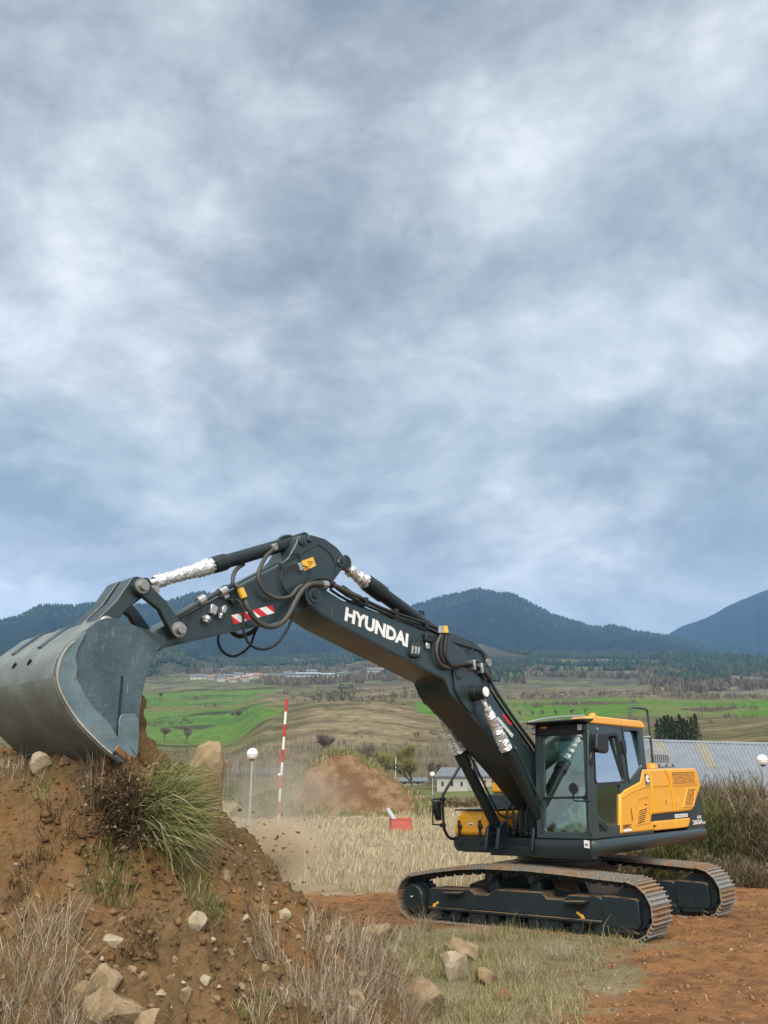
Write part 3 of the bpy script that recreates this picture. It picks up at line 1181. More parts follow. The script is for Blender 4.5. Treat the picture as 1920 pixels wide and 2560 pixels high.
# ---- undercarriage: crawler belts with every shoe
def belt_path():
    p = []
    for a in np.linspace(-90, 80, 15):
        p.append((1.91 + .40 * math.cos(R(a)), .485 + .40 * math.sin(R(a))))
    p += [(1.35, .915), (.85, .945), (.35, .968), (-.45, .968), (-.95, .935), (-1.45, .872)]
    for a in np.linspace(103, 270, 14):
        p.append((-1.83 + .36 * math.cos(R(a)), .445 + .36 * math.sin(R(a))))
    return np.array(p)


BP = belt_path()
seglen = np.hypot(*(np.roll(BP, -1, 0) - BP).T)
cum = np.concatenate([[0], np.cumsum(seglen)])
NSHOE = 54


def belt_at(s):
    s = s % cum[-1]
    i = min(np.searchsorted(cum, s, 'right') - 1, len(BP) - 1)
    a, b = BP[i], BP[(i + 1) % len(BP)]
    t = (s - cum[i]) / seglen[i]
    d = (b - a) / seglen[i]
    return a + (b - a) * t, d


pitch = cum[-1] / NSHOE
sh = MB()
hw = pitch * .47
sh.add([(-hw, -.3, 0), (hw, -.3, 0), (hw, .3, 0), (-hw, .3, 0), (-hw, -.3, .014), (hw, -.3, .014), (hw, .3, .014), (-hw, .3, .014)],
       [(0, 3, 2, 1), (4, 5, 6, 7), (0, 1, 5, 4), (1, 2, 6, 5), (2, 3, 7, 6), (3, 0, 4, 7)])
for gx in (-.062, .002, .068):
    sh.add([(gx - .010, -.298, .0142), (gx + .010, -.298, .0142), (gx + .007, -.294, .052), (gx - .007, -.294, .052),
            (gx - .010, .298, .0142), (gx + .010, .298, .0142), (gx + .007, .294, .052), (gx - .007, .294, .052)],
           [(3, 2, 1, 0), (4, 5, 6, 7), (0, 4, 7, 3), (1, 2, 6, 5), (3, 7, 6, 2)])
shoe_me = sh.mesh('track_shoe', M['shoe'])
clod = MB()
for k in range(1):
    bx, by = 0.0, .02
    clod.add([(bx - .05, by - .17, .012), (bx + .055, by - .14, .012), (bx + .05, by + .18, .012), (bx - .05, by + .15, .012), (bx, by - .05, .046), (bx + .015, by + .08, .042)],
             [(0, 1, 4), (1, 2, 5, 4), (2, 3, 5), (3, 0, 4, 5)])
M['soil_lump'] = plain('caked_red_soil', (.21, .115, .055), .95, 0, .2, .35, 30, .5)
clod_me = clod.mesh('caked_soil', M['soil_lump'])

for side in (-1, 1):
    yc = side * 1.29
    trk = empty('track')
    trk.parent = exc
    for i in range(NSHOE):
        (px, pz), d = belt_at((i + .3) * pitch)
        xa = Vector((d[0], 0, d[1]))
        za = Vector((d[1], 0, -d[0]))          # outward
        ya = za.cross(xa)
        m = Matrix((xa, ya, za)).transposed().to_4x4()
        m.translation = Vector((px, yc, pz)) - za * .036
        o = link('track_shoe', shoe_me, trk)
        o.matrix_basis = XT @ m
        if rnd.random() < .36 and not (pz < .12):
            c = link('caked_soil', clod_me, trk)
            c.matrix_basis = XT @ m
    ch = MB()
    for lx in (-.10, .10):
        prev = None
        n = 2 * NSHOE
        for i in range(n):
            (px, pz), d = belt_at((i + .3) * pitch / 2)
            (qx, qz), d2 = belt_at((i + 1.15) * pitch / 2)
            za = np.array([d[1], -d[0]])
            zb = np.array([d2[1], -d2[0]])
            a0, a1 = np.array([px, pz]) - za * .04, np.array([px, pz]) - za * (.125 if i % 2 else .10)
            b0, b1 = np.array([qx, qz]) - zb * .04, np.array([qx, qz]) - zb * (.125 if i % 2 else .10)
            ch.prism([tuple(a0), tuple(b0), tuple(b1), tuple(a1)], yc + lx - .03, yc + lx + .03)
    tb(ch, 'track_chain', 'dirty', trk)

    fr = empty('track_frame')
    fr.parent = exc
    sgn = side                      # outer face away from the machine's middle
    yo, yi = yc + sgn * .20, yc - sgn * .20
    beam = MB()
    beam.prism([(-1.60, .33), (1.52, .33), (1.52, .60), (1.46, .635), (.98, .63), (.90, .56), (.62, .56), (.54, .64), (-.30, .635), (-.42, .55), (-.66, .55), (-.76, .615), (-1.52, .60), (-1.60, .55)], yo, yi)
    tb(beam, 'side_beam', 'dirty', fr, .012)
    led = MB().box(-1.56, 1.50, min(yo, yo + sgn * .05), max(yo, yo + sgn * .05), .292, .328)
    tb(led, 'rail', 'dirty', fr, .006)
    for sx in (-1.05, 1.12):
        st = MB().prism([(-.16, .56), (.18, .575), (.18, .545), (-.16, .53)], yo + sgn * .002, yo + sgn * .13)
        st.v = [(x + sx, y, z) for x, y, z in st.v]
        tb(st, 'step', 'dirty', fr, .006)
    hole = MB().cyl((1.16, yo - sgn * .02, .47), (1.16, yo + sgn * .003, .47), .042, 12)
    tb(hole, 'beam_hole', 'black', fr)
    guard = MB().prism([(1.525, .25), (2.02, .25), (2.07, .32), (2.07, .60), (2.03, .64), (1.525, .655)], yo + sgn * .025, yi - sgn * .025)
    tb(guard, 'idler_guard', 'dirty', fr, .015)
    low = MB().prism([(1.60, .19), (2.02, .19), (1.92, .25), (1.56, .25)], yo + sgn * .01, yi - sgn * .01)
    tb(low, 'idler_bracket', 'dirty', fr, .01)
    idl = MB().stepped((1.91, yc - .14, .485), (1.91, yc + .14, .485), [(0, .27), (.1, .285), (.36, .285), (.38, .31), (.62, .31), (.64, .285), (.9, .285), (1, .27)], 24)
    tb(idl, 'idler', 'dirty', fr, 0, 40)
    for rx in np.linspace(-1.42, 1.46, 9):
        ro = MB().stepped((rx, yc - .22, .235), (rx, yc + .22, .235), [(0, .05), (.05, .05), (.06, .10), (.22, .10), (.25, .085), (.75, .085), (.78, .10), (.94, .10), (.95, .05), (1, .05)], 14)
        tb(ro, 'track_roller', 'dirty', fr, 0, 40)
    for rx in (-.40, .34):
        ro = MB().stepped((rx, yc - .16, .80), (rx, yc + .16, .80), [(0, .05), (.1, .065), (.9, .065), (1, .05)], 14)
        tb(ro, 'carrier_roller', 'dirty', fr, 0, 40)
        tb(MB().prism([(rx - .10, .62), (rx + .10, .62), (rx + .05, .80), (rx - .05, .80)], yc - .05, yc + .05), 'roller_bracket', 'dirty', fr, .008)
    for gx in (-.62, .62):
        tb(MB().prism([(gx - .17, .295), (gx + .17, .295), (gx + .10, .16), (gx - .10, .16)], yo - sgn * .03, yo + sgn * .012), 'chain_guard', 'dirty', fr, .008)
    # drive end
    spr = MB()
    pts = []
    for k in range(46):
        a = 2 * math.pi * k / 46
        rr = .305 if k % 2 else .26
        pts.append((-1.83 + rr * math.cos(a), .445 + rr * math.sin(a)))
    spr.prism(pts, yc - .035, yc + .035)
    tb(spr, 'sprocket', 'dirty', fr, .006)
    fd = MB().stepped((-1.83, yc - sgn * .1, .445), (-1.83, yc + sgn * .31, .445), [(0, .24), (.55, .24), (.56, .225), (.93, .215), (1, .19)], 28)
    tb(fd, 'final_drive_cover', 'darker', fr, 0, 40)
    bl = MB()
    for k in range(18):
        a = 2 * math.pi * k / 18
        bl.cyl((-1.83 + .17 * math.cos(a), yc + sgn * .30, .445 + .17 * math.sin(a)), (-1.83 + .17 * math.cos(a), yc + sgn * .322, .445 + .17 * math.sin(a)), .013, 6)
    tb(bl, 'cover_bolts', 'dirty', fr)['kind'] = 'stuff'
    if side < 0:
        for (ax_, az_, dx, dz) in ((-1.44, .365, -.085, -.05), (1.16, .375, .09, -.055)):
            dv = Vector((dx, dz)).normalized()
            nv = Vector((-dv.y, dv.x))
            c0 = Vector((ax_, az_))
            q = [c0 - dv * .07 + nv * .016, c0 + dv * .02 + nv * .016, c0 + dv * .02 + nv * .034, c0 + dv * .075, c0 + dv * .02 - nv * .034, c0 + dv * .02 - nv * .016, c0 - dv * .07 - nv * .016]
            ar = MB().prism([tuple(p) for p in q], yo - .004, yo + .002)
            tb(ar, 'arrow_decal', 'label_yellow', fr)
        tb(MB().prism([(-1.86, .46), (-1.82, .46), (-1.82, .475), (-1.86, .475)], yc - .312, yc - .322), 'hub_label', 'white', fr)

cb = MB()
cb.prism([(-.95, .42), (.95, .42), (.80, .78), (.55, .95), (-.55, .95), (-.80, .78)], -.62, .62)
for s1 in (-1, 1):
    for s2 in (-1, 1):
        cb.add([(s1 * .55, s2 * .45, .45), (s1 * 1.05, s2 * 1.15, .40), (s1 * .55, s2 * 1.15, .40), (s1 * .1, s2 * .55, .45),
                (s1 * .50, s2 * .45, .88), (s1 * 1.0, s2 * 1.15, .66), (s1 * .60, s2 * 1.15, .66), (s1 * .1, s2 * .55, .9)],
               [(0, 1, 2, 3), (4, 7, 6, 5), (0, 4, 5, 1), (1, 5, 6, 2), (2, 6, 7, 3), (3, 7, 4, 0)])
tb(cb, 'carbody', 'dirty', None, .02)
sr = MB().stepped((0, 0, .93), (0, 0, 1.16), [(0, .72), (.25, .72), (.27, .66), (.8, .66), (.82, .70), (1, .70)], 48)
ub(sr, 'slew_ring', 'darker', None, 0, 40)
quad_on([(1332, 2134), (1343, 2134), (1343, 2144), (1332, 2144)], .69, 'slew_decal', 'label_yellow', exc, .02, 0)

# ---- deck and skirts of the upper structure
deck = MB()
deck.box(-2.9, 1.05, -.62, .62, 1.14, 1.36)
deck.box(-2.3, 1.20, .42, 1.34, 1.16, 1.375)
deck.box(-2.3, .95, -1.34, -.42, 1.16, 1.365)
ub(deck, 'deck', 'darker', None, .015)
for s in (-1, 1):
    sk = MB()
    xf_ = 1.27 if s > 0 else 1.02
    prof = [(1.385, 1.372), (1.40, 1.36), (1.425, 1.29), (1.42, 1.22), (1.385, 1.165), (1.33, 1.13), (1.30, 1.13), (1.30, 1.372)]
    xs = [-3.02, -2.9, xf_ - .06, xf_]
    n = len(prof)
    for i, x in enumerate(xs):
        rise = .06 * max(0, (1.2 - x) / 4.2)
        for (yy, zz) in prof:
            inset = .05 if i in (0, 3) else 0
            sk.v.append((x, s * (yy - inset), zz + (rise if zz < 1.30 else .02 * max(0, (1.2 - x) / 4.2))))
    for i in range(3):
        for k in range(n):
            sk.f.append((i * n + k, i * n + (k + 1) % n, (i + 1) * n + (k + 1) % n, (i + 1) * n + k))
    sk.f.append(tuple(range(n)))
    sk.f.append(tuple(range(3 * n, 4 * n)))
    ub(sk, 'side_skirt', 'dark', None, .012)
fs = MB().prism([(1.27, 1.10), (1.30, 1.16), (1.30, 1.34), (1.28, 1.372), (1.1, 1.372), (1.1, 1.10)], .40, 1.36)
fso = ub(fs, 'front_skirt', 'darker', None, .012)
quad_on([(1460, 2100), (1473, 2102), (1474, 2121), (1461, 2119)], 1.303, 'number_plate', 'white', fso, .004, 0)
text_on('99', [(1463, 2108), (1470, 2109), (1471, 2117), (1464, 2116)], 1.303, 'plate_number', 'ink', fso, .02, .009, 0)
fr2 = MB().prism([(-1.36, 1.37), (-1.36, 1.30), (-1.30, 1.20), (-1.18, 1.13), (-.62, 1.13), (-.62, 1.37)], .2, 1.03, 0)
ub(fr2, 'front_skirt', 'darker', None, .015)

# ---- cab
cab = empty('cab')
cab.parent = exc
YC0, YC1 = .44, 1.385
XB, XT_, XR = 1.285, 1.115, -.80          # front at the floor, front at the roof, rear


def xfront(z):
    return XB + (XT_ - XB) * (z - 1.38) / 1.68


side_out = [(XB - .02, 1.385), (XT_ - .02, 3.06), (XR, 3.06), (XR, 1.385)]
win_up = rounded(S([(1484, 1843), (1540, 1839), (1561, 1953), (1490, 1957)], 1.385), .06)
win_lo = rounded(S([(1492, 1964), (1551, 1962), (1551, 2064), (1522, 2064), (1493, 2036)], 1.385), .05)
win_re = rounded(S([(1560, 1826), (1596, 1827), (1605, 1918), (1574, 1952)], 1.385), .05)
ub(plate(side_out, [win_up, win_lo, win_re], 1.335, 1.385), 'left_wall', 'dark', cab, .008)
ub(plate(rounded(S([(1485, 1836), (1543, 1832), (1565, 1957), (1487, 1961)], 1.385), .07), [win_up], 1.375, 1.395), 'door_window_seal', 'black', cab)
def lean_in(mb):
    mb.v = [(x, y - .075 * (z - 2.3), z) for x, y, z in mb.v]
    return mb


ub(lean_in(MB().prism(win_up, 1.352, 1.360)), 'door_window', 'glass_side', cab)
ub(MB().prism(win_lo, 1.352, 1.360), 'door_lower_window', 'glass', cab)
ub(lean_in(MB().prism(win_re, 1.356, 1.364)), 'rear_side_window', 'glass_side', cab)
# door leaf edge, handle, grab rail, hinge covers
ub(MB().tube(catmull(L3([(1555, 1818), (1560, 1860), (1568, 1925), (1574, 1958)], 1.39)), .012, 6), 'door_seam', 'black', cab)
ub(MB().prism(rounded(S([(1497, 2055), (1505, 2052), (1519, 2068), (1518, 2079), (1502, 2079), (1497, 2070)], 1.385), .02), 1.38, 1.392), 'door_handle_recess', 'black', cab)
ub(MB().tube(catmull(L3([(1501, 2059), (1507, 2067), (1515, 2074)], 1.40)), .013, 6), 'door_handle', 'dark', cab)
ub(MB().prism(S([(1470, 1894), (1480, 1894), (1481, 1912), (1471, 1912)], 1.39), 1.38, 1.43), 'door_hinge', 'black', cab, .008)
ub(MB().prism(S([(1552, 1852), (1559, 1851), (1562, 1883), (1555, 1884)], 1.39), 1.38, 1.43), 'door_hinge', 'black', cab, .008)
ub(MB().tube(catmull(L3([(1476, 1826), (1471, 1832), (1470, 1900), (1476, 2070), (1481, 2090)], 1.43)), .016, 8), 'grab_rail', 'dark', cab, 0, True)
ub(MB().cyl((.82, 1.385, 2.98), (.82, 1.40, 2.98), .022, 10), 'roof_bolt', 'steel', cab)

# right wall (towards the boom) and rear wall with their panes
rw = rounded([(XB - .16, 1.75), (XT_ - .12, 2.92), (XR + .15, 2.92), (XR + .15, 1.95)], .06)
ub(plate(side_out, [rw], YC0, YC0 + .045), 'right_wall', 'dark', cab)
ub(MB().prism(rw, YC0 + .018, YC0 + .026), 'right_window', 'glass', cab)
bw = rounded([(YC0 + .12, 2.05), (YC0 + .12, 2.92), (YC1 - .12, 2.92), (YC1 - .12, 2.05)], .06)
ub(plate([(YC0, 1.385), (YC0, 3.06), (YC1 - .05, 3.06), (YC1 - .05, 1.385)], [bw], XR, XR + .045, 0), 'rear_wall', 'dark', cab)
ub(MB().prism(bw, XR + .018, XR + .026, 0), 'rear_window', 'glass', cab)
ub(MB().box(XR, XB - .03, YC0, YC1 - .05, 1.375, 1.40), 'cab_floor', 'black', cab)

# front frame, tilted
def front(pts, x0, x1):
    return MB().prism(pts, x0, x1, 0)


def slant(mb):
    mb.v = [(x + xfront(z) - XB, y, z) for x, y, z in mb.v]
    return mb


f_up = rounded([(.605, 1.985), (.605, 2.90), (1.30, 2.90), (1.30, 1.985)], .07)
f_lo = rounded([(.585, 1.475), (.605, 1.955), (1.30, 1.955), (1.30, 1.475)], .09)
ub(slant(plate([(YC0, 1.385), (YC0, 3.06), (YC1, 3.06), (YC1, 1.385)], [f_up, f_lo], XB - .045, XB, 0)), 'front_frame', 'dark', cab, .008)
ub(slant(front(f_up, XB - .026, XB - .018)), 'front_window', 'glass', cab)
ub(slant(front(f_lo, XB - .026, XB - .018)), 'lower_front_window', 'glass', cab)
for yy in (.535, 1.345):
    ub(slant(MB().tube([(XB + .012, yy, 1.46), (XB + .012, yy, 2.93)], .011, 6)), 'window_seal', 'black', cab)
ub(slant(MB().tube([(XB + .012, .57, 1.97), (XB + .012, 1.33, 1.97)], .012, 6)), 'window_bar', 'black', cab)
ub(slant(MB().box(XB + .002, XB + .03, .50, 1.36, 2.905, 3.055)), 'sun_blind_housing', 'black', cab, .01)
for yy, zz in ((.47, 2.985), (1.30, 2.995)):
    lamp = MB().box(XT_ + .01, XT_ + .10, yy - .045, yy + .045, zz - .055, zz + .055)
    ub(lamp, 'work_lamp', 'black', cab, .012)
    ub(MB().box(XT_ + .101, XT_ + .106, yy - .034, yy + .034, zz - .042, zz + .042), 'work_lamp_lens', 'grey', cab)
ub(MB().prism([(.56, 3.02), (.60, 3.045), (.70, 3.04), (.68, 3.005), (.62, 3.02)], XT_ + .03, XT_ + .06, 0), 'marker_lamp', 'amber', cab)

# roof: yellow cap with a black visor in front
roof_side = S([(1470, 1809), (1462, 1797), (1475, 1795), (1600, 1803), (1606, 1808), (1608, 1822)], 1.40)
zt = 3.175
ub(MB().prism(rounded([(XT_ - .02, 3.055), (XT_ + .00, 3.11), (XT_ - .14, zt), (XR + .06, zt + .005), (XR - .04, zt - .04), (XR - .045, 3.055)], .04), 1.05, 1.412), 'roof', 'yellow', cab, .03, seg=3)
ub(MB().box(XR - .04, -.25, YC0 - .02, 1.048, 3.056, zt - .01), 'roof_rear', 'darker', cab, .02)
ub(MB().box(.85, XT_ - .05, YC0 - .02, 1.048, 3.056, zt - .03), 'roof_front', 'darker', cab, .02)
ub(MB().box(-.249, .849, YC0 - .02, YC0 + .06, 3.056, zt - .02), 'roof_rail', 'darker', cab, .01)
ub(MB().box(-.249, .849, YC0 + .061, 1.047, zt - .05, zt - .035), 'roof_window', 'glass', cab)
ub(MB().prism([(XT_ - .16, 3.135), (XT_ + .22, 3.115), (XT_ + .235, 3.095), (XT_ + .20, 3.085), (XT_ - .02, 3.06), (XT_ - .16, 3.10)], YC0 - .03, 1.415), 'visor', 'black', cab, .012)
ub(MB().tube(catmull([(XT_ + .19, YC0, 3.125), (XT_ + .06, .62, 3.165), (XT_ - .04, .95, 3.185), (XT_ - .1, 1.3, 3.18)]), .012, 6), 'roof_seam', 'grey', cab)
be = MB().stepped((.30, 1.05, zt), (.30, 1.05, zt + .10), [(0, .075), (.15, .075), (.2, .068), (.8, .060), (1, .045)], 16)
ub(be, 'beacon', 'amber', cab, 0, 40)

# mirrors
mq = S([(1490, 1833), (1513, 1831), (1518, 1838), (1519, 1878), (1514, 1884), (1494, 1881), (1489, 1872)], 1.52)
ub(MB().prism(rounded(mq, .03), 1.47, 1.55), 'door_mirror', 'black', cab, .025, seg=3)
ub(MB().tube(catmull(L3([(1476, 1900), (1478, 1886), (1484, 1880), (1498, 1879)], 1.46)), .012, 6), 'mirror_arm', 'black', cab)
mc = loc(1437, 1971, 1.42, 0)
ub(MB().stepped((1.40, mc[1], mc[2]), (1.47, mc[1], mc[2]), [(0, .03), (.3, .065), (.8, .082), (1, .075)], 18), 'round_mirror', 'black', cab, 0, 40)
ub(MB().tube(catmull([tuple(loc(u, v, 1.38, 0)) for u, v in ((1434, 1978), (1433, 1995), (1440, 2002), (1475, 2002))]), .013, 6), 'mirror_arm', 'black', cab)

# what is seen inside
seat = MB()
seat.box(-.05, .48, .68, 1.14, 1.72, 1.88)
seat.prism([(-.10, 1.80), (.05, 1.82), (-.12, 2.55), (-.24, 2.55)], .70, 1.12)
ub(seat, 'seat', 'seat', cab, .06, seg=3)
ub(MB().prism([(-.13, 2.56), (-.03, 2.56), (-.06, 2.74), (-.15, 2.74)], .79, 1.03), 'headrest', 'film', cab, .04)
ub(MB().box(-.05, .42, .70, 1.12, 1.40, 1.71), 'seat_base', 'seat', cab, .04)
ub(MB().box(-.02, .55, .50, .66, 1.42, 1.98), 'console', 'seat', cab, .04)
ub(MB().box(-.02, .55, 1.16, 1.31, 1.42, 1.96), 'console', 'seat', cab, .04)
for yy in (.58, 1.23):
    ub(MB().tube(catmull([(.46, yy, 1.96), (.50, yy, 2.10), (.54, yy + .01, 2.20)]), [.018] * 13, 6), 'joystick', 'black', cab)
for yy in (.86, 1.0):
    ub(MB().tube(catmull([(.92, yy, 1.42), (.94, yy, 1.72), (.86, yy, 1.86)]), .014, 6), 'pedal_lever', 'steel', cab)
blk = MB().prism([(.35, 1.98), (.95, 1.52), (1.0, 1.42), (.35, 1.42)], .52, .72)
ub(blk, 'blue_sheet', 'blue', cab, .03)
fl = MB()
gx, gy = 9, 12
for i in range(gx):
    for j in range(gy):
        fl.v.append((.62 + .48 * i / (gx - 1), .60 + .66 * j / (gy - 1), 1.44 + .28 * (1 - i / (gx - 1)) ** 1.5 + .06 * math.sin(j * 1.7 + i) + .05 * rnd.random()))
for i in range(gx - 1):
    for j in range(gy - 1):
        fl.f.append((i * gy + j, i * gy + j + 1, (i + 1) * gy + j + 1, (i + 1) * gy + j))
ub(fl, 'plastic_cover', 'film', cab)
ub(MB().prism([(.80, 1.5), (.86, 1.5), (.62, 2.12), (.54, 2.12)], .88, 1.02), 'seat_film', 'film', cab, .02)
ub(MB().box(-.30, -.28, 1.02, 1.10, 2.12, 2.55), 'seat_belt', 'label_yellow', cab)

# ---- engine housing on the left side
hood = empty('hood')
hood.parent = exc
YH = 1.400


def panel(pts, name='hood_panel', mat='yellow', y0=.95, y1=YH, bev=.03, r=0):
    q = S(pts, YH)
    if r:
        q = rounded(q, r)
    return ub(MB().prism(q, y0, y1), name, mat, hood, bev, seg=3)


p1 = panel([(1552, 2085), (1552, 1986), (1562, 1975), (1602, 1953), (1608, 1923), (1620, 1923), (1628, 1966), (1635, 2036), (1630, 2039), (1628, 2054), (1634, 2054), (1637, 2077)])
p2 = panel([(1621.3, 1923), (1658, 1922), (1668, 1940), (1677, 1965), (1685, 2031), (1636.3, 2036), (1629.3, 1966)])
p3 = panel([(1659.4, 1922), (1736, 1920), (1743, 1927), (1753, 1963), (1750, 1973), (1734, 2022), (1728, 2027), (1686.3, 2030.8), (1678.4, 1965), (1669.4, 1940)])
panel([(1636, 2053.5), (1687, 2048.5), (1690, 2072), (1638.6, 2077)], bev=.02)
panel([(1688.5, 2048.3), (1725, 2044.5), (1727, 2048), (1722, 2066), (1718, 2068.5), (1691.5, 2071.8)], bev=.02)
core = MB().prism(S([(1552, 2085), (1560, 1985), (1603, 1958), (1612, 1926), (1740, 1926), (1765, 2062)], 1.36), -1.30, 1.352)
ub(core, 'housing_core', 'darker', hood, .02)
ub(MB().prism(S([(1631, 2038), (1735, 2027), (1732, 2044), (1630, 2053)], 1.372), 1.30, 1.372), 'dark_band', 'darker', hood)
ub(MB().prism([(-.82, 2.05), (-2.2, 2.05), (-2.2, 2.40), (-.82, 2.40)], -1.35, -.62), 'hood_panel', 'yellow', hood, .05, seg=3)
ub(MB().prism([(-.65, 2.39), (-2.75, 2.41), (-2.75, 2.36), (-.65, 2.34)], -.6, .95), 'hood_top', 'darker', hood, .02)
# grilles, louvres, latches
def sub(pts, name, mat, par, d=.006, r=0, y=YH, back=.02):
    q = S(pts, y)
    if r:
        q = rounded(q, r)
    return ub(MB().prism(q, y - back, y + d), name, mat, par)


def frame(pts, grow, name, mat, par, d=.012, r=.03):
    q = S(pts, YH)
    c = np.mean(q, 0)
    big = [tuple(c + (np.array(p) - c) * (1 + grow / np.linalg.norm(np.array(p) - c))) for p in q]
    return ub(plate(rounded(big, r), [rounded(q, r)], YH - .005, YH + d), name, mat, par, .004)


G1 = [(1677, 1931), (1733, 1929.5), (1738.5, 1955), (1682.5, 1957.5)]
G2 = [(1719, 1974), (1738, 1973), (1732.5, 2013), (1708.5, 2016.5)]
for g in (G1, G2):
    sub(g, 'grille', 'grille', hood, .004, .02)
    frame(g, .03, 'grille_frame', 'yellow', hood)
for k in range(7):
    t = k / 6
    u0, u1 = 1597 - t * 2, 1617 - t * 6
    v0, v1 = 2026.5 + t * 30, 2020 + t * 32
    sub([(u0, v0), (u1, v1), (u1 - 1, v1 + 2.6), (u0, v0 + 2.4)], 'louvre_slot', 'ink', hood, .003)
    q = S([(u0, v0 - .2), (u1, v1 - .2), (u1, v1 - 2.6), (u0, v0 - 2.6)], YH)
    ub(MB().prism(q, YH, YH + .014), 'louvre_slat', 'yellow', hood, .004)
ub(MB().tube(L3([(1590, 2063), (1590, 2008), (1594, 1999), (1617, 1992), (1621, 1996), (1626, 2057)], YH + .002) + L3([(1591, 2063)], YH + .002), .006, 5), 'hatch_seam', 'faint_ink', hood)
sub([(1576.5, 2019), (1578, 2020), (1582, 2050), (1580, 2052)], 'seam_gap', 'ink', hood, .003)
ub(MB().tube(L3([(1556, 1994), (1577, 1980), (1610, 1967), (1626, 1967)], YH + .002), .010, 6), 'panel_crease', 'yellow', hood)
for a, b in (((1632, 1967), (1672, 1965)), ((1681, 1966), (1744, 1962.5))):
    ub(MB().tube(L3([a, b], YH + .001), .008, 6), 'panel_crease', 'yellow', hood)
    ub(MB().tube(L3([(a[0], a[1] - 2.2), (b[0], b[1] - 2.2)], YH - .001), .006, 6), 'panel_groove', 'faint_ink', hood)
for u in (1667.5, 1692.5):
    sub([(u - 5, 1997), (u + 4.5, 1996), (u + 5.5, 2008), (u - 4.5, 2009)], 'latch_plate', 'label_yellow', hood, .005, .012)
    sub([(u - 4.5, 1998), (u - 2.5, 1998), (u - 2, 2008), (u - 4, 2008)], 'latch', 'ink' if u < 1680 else 'faint_ink', hood, .009)
sub([(1633, 2062.5), (1640, 2062), (1640, 2066), (1633, 2066.5)], 'vent_slot', 'ink', hood, .004)
sub([(1612, 2010), (1617, 2009.5), (1617, 2012), (1612, 2012.5)], 'lock', 'ink', hood, .004)
text_on('EPFC', [(1557.5, 2062.5), (1578, 2059.5), (1579, 2069.5), (1558.5, 2072)], YH + .003, 'lettering', 'ink', hood, .025)
sub([(1559, 2073.5), (1579, 2071), (1579.5, 2077), (1560, 2079.5)], 'label', 'white', hood, .003)
# engine badge: white open ring with a notch on a black field
bq = [(1610.8, 1935.3), (1621.5, 1935.6), (1625.2, 1963.6), (1614.5, 1964.2)]
bdg = sub(bq, 'engine_badge', 'ink', hood, .004)
def badge_pt(a, b):
    q = [np.array(loc(u, v, YH)) for u, v in bq]
    return (q[0] * (1 - a) + q[1] * a) * (1 - b) + (q[3] * (1 - a) + q[2] * a) * b
cpts = [(.88, .07), (.55, .04), (.25, .12), (.12, .35), (.14, .52), (.30, .68), (.58, .74), (.88, .70), (.88, .52), (.62, .46), (.50, .41), (.62, .35), (.88, .33)]
mbg = MB()
base = [badge_pt(a, b) for a, b in cpts]
mbg.add([p + np.array([0, .0055, 0]) for p in base], [(0, 1, 2, 3, 4, 10, 11, 12), (4, 5, 6, 7, 8, 9, 10)])
ub(mbg, 'badge_emblem', 'white', hood)
text_on('CUMMINS', [tuple(x) for x in ((1615.2, 1959.3), (1623.6, 1959.1), (1624, 1961.6), (1615.6, 1962))], YH + .004, 'badge_lettering', 'white', hood, .02)
cam_ = loc(1627, 1917, 1.25)
ub(MB().stepped((cam_[0], 1.25, cam_[2] - .03), (cam_[0], 1.25, cam_[2] + .06), [(0, .12), (.5, .11), (1, .055)], 12), 'warning_camera', 'amber', hood, 0, 40)

# engine top cover behind the cab (grey, slotted)
ec = MB().prism(rounded(S([(1612, 1918), (1611, 1873), (1622, 1869), (1652, 1872), (1684, 1893), (1692, 1918)], .92), .05), -.35, .90)
eco = ub(ec, 'engine_cover', 'grey', hood, .04, seg=3)
for k in range(9):
    u = 1626 + 5.1 * k
    ub(MB().prism(S([(u, 1886 + .2 * k), (u + 1.6, 1885 + .2 * k), (u + 4.2, 1896), (u + 4.4, 1907), (u + 2.4, 1907), (u + 2.2, 1897)], .902), .895, .904), 'cover_slot', 'black', hood)
for u in (1632, 1650, 1666):
    ub(MB().cyl(tuple(loc(u + 16, 1913, .90)), tuple(loc(u + 16, 1913, .912)), .02, 10), 'cover_bolt', 'black', hood)

# counterweight
cw = empty('counterweight')
cw.parent = exc
pl = [(-2.18, 1.36), (-2.86, 1.36), (-3.02, 1.30), (-3.14, .95), (-3.18, .4), (-3.18, -.4), (-3.14, -.95), (-3.02, -1.30), (-2.86, -1.36), (-2.18, -1.36)]
plo = [(-2.18, 1.375), (-2.94, 1.375), (-3.08, 1.31), (-3.20, .95), (-3.24, .4), (-3.24, -.4), (-3.20, -.95), (-3.08, -1.31), (-2.94, -1.375), (-2.18, -1.375)]
cwm = MB()
n = len(pl)
for q, z in ((plo, 1.19), (plo, 1.55), (pl, 2.28), ([(x + (.10 if x < -2.5 else 0), y * .965) for x, y in pl], 2.405)):
    cwm.v += [(x, y, z) for x, y in q]
for i in range(3):
    for k in range(n):
        cwm.f.append((i * n + k, i * n + (k + 1) % n, (i + 1) * n + (k + 1) % n, (i + 1) * n + k))
cwm.f += [tuple(range(n)), tuple(range(3 * n, 4 * n))]
ub(cwm, 'counterweight_block', 'darker', cw, .03, seg=3)
YW = 1.378
text_on('HX', [(1742, 2039), (1752.5, 2038), (1753, 2046), (1743, 2047)], YW, 'lettering', 'white', cw, .03)
text_on('260A', [(1730.5, 2050), (1755.5, 2047.5), (1757.5, 2059.5), (1732, 2062)], YW, 'lettering', 'white', cw, .025)
text_on('NL', [(1757.5, 2053), (1763, 2052), (1764.5, 2058.5), (1758.5, 2059.2)], YW, 'lettering', 'white', cw, .02)
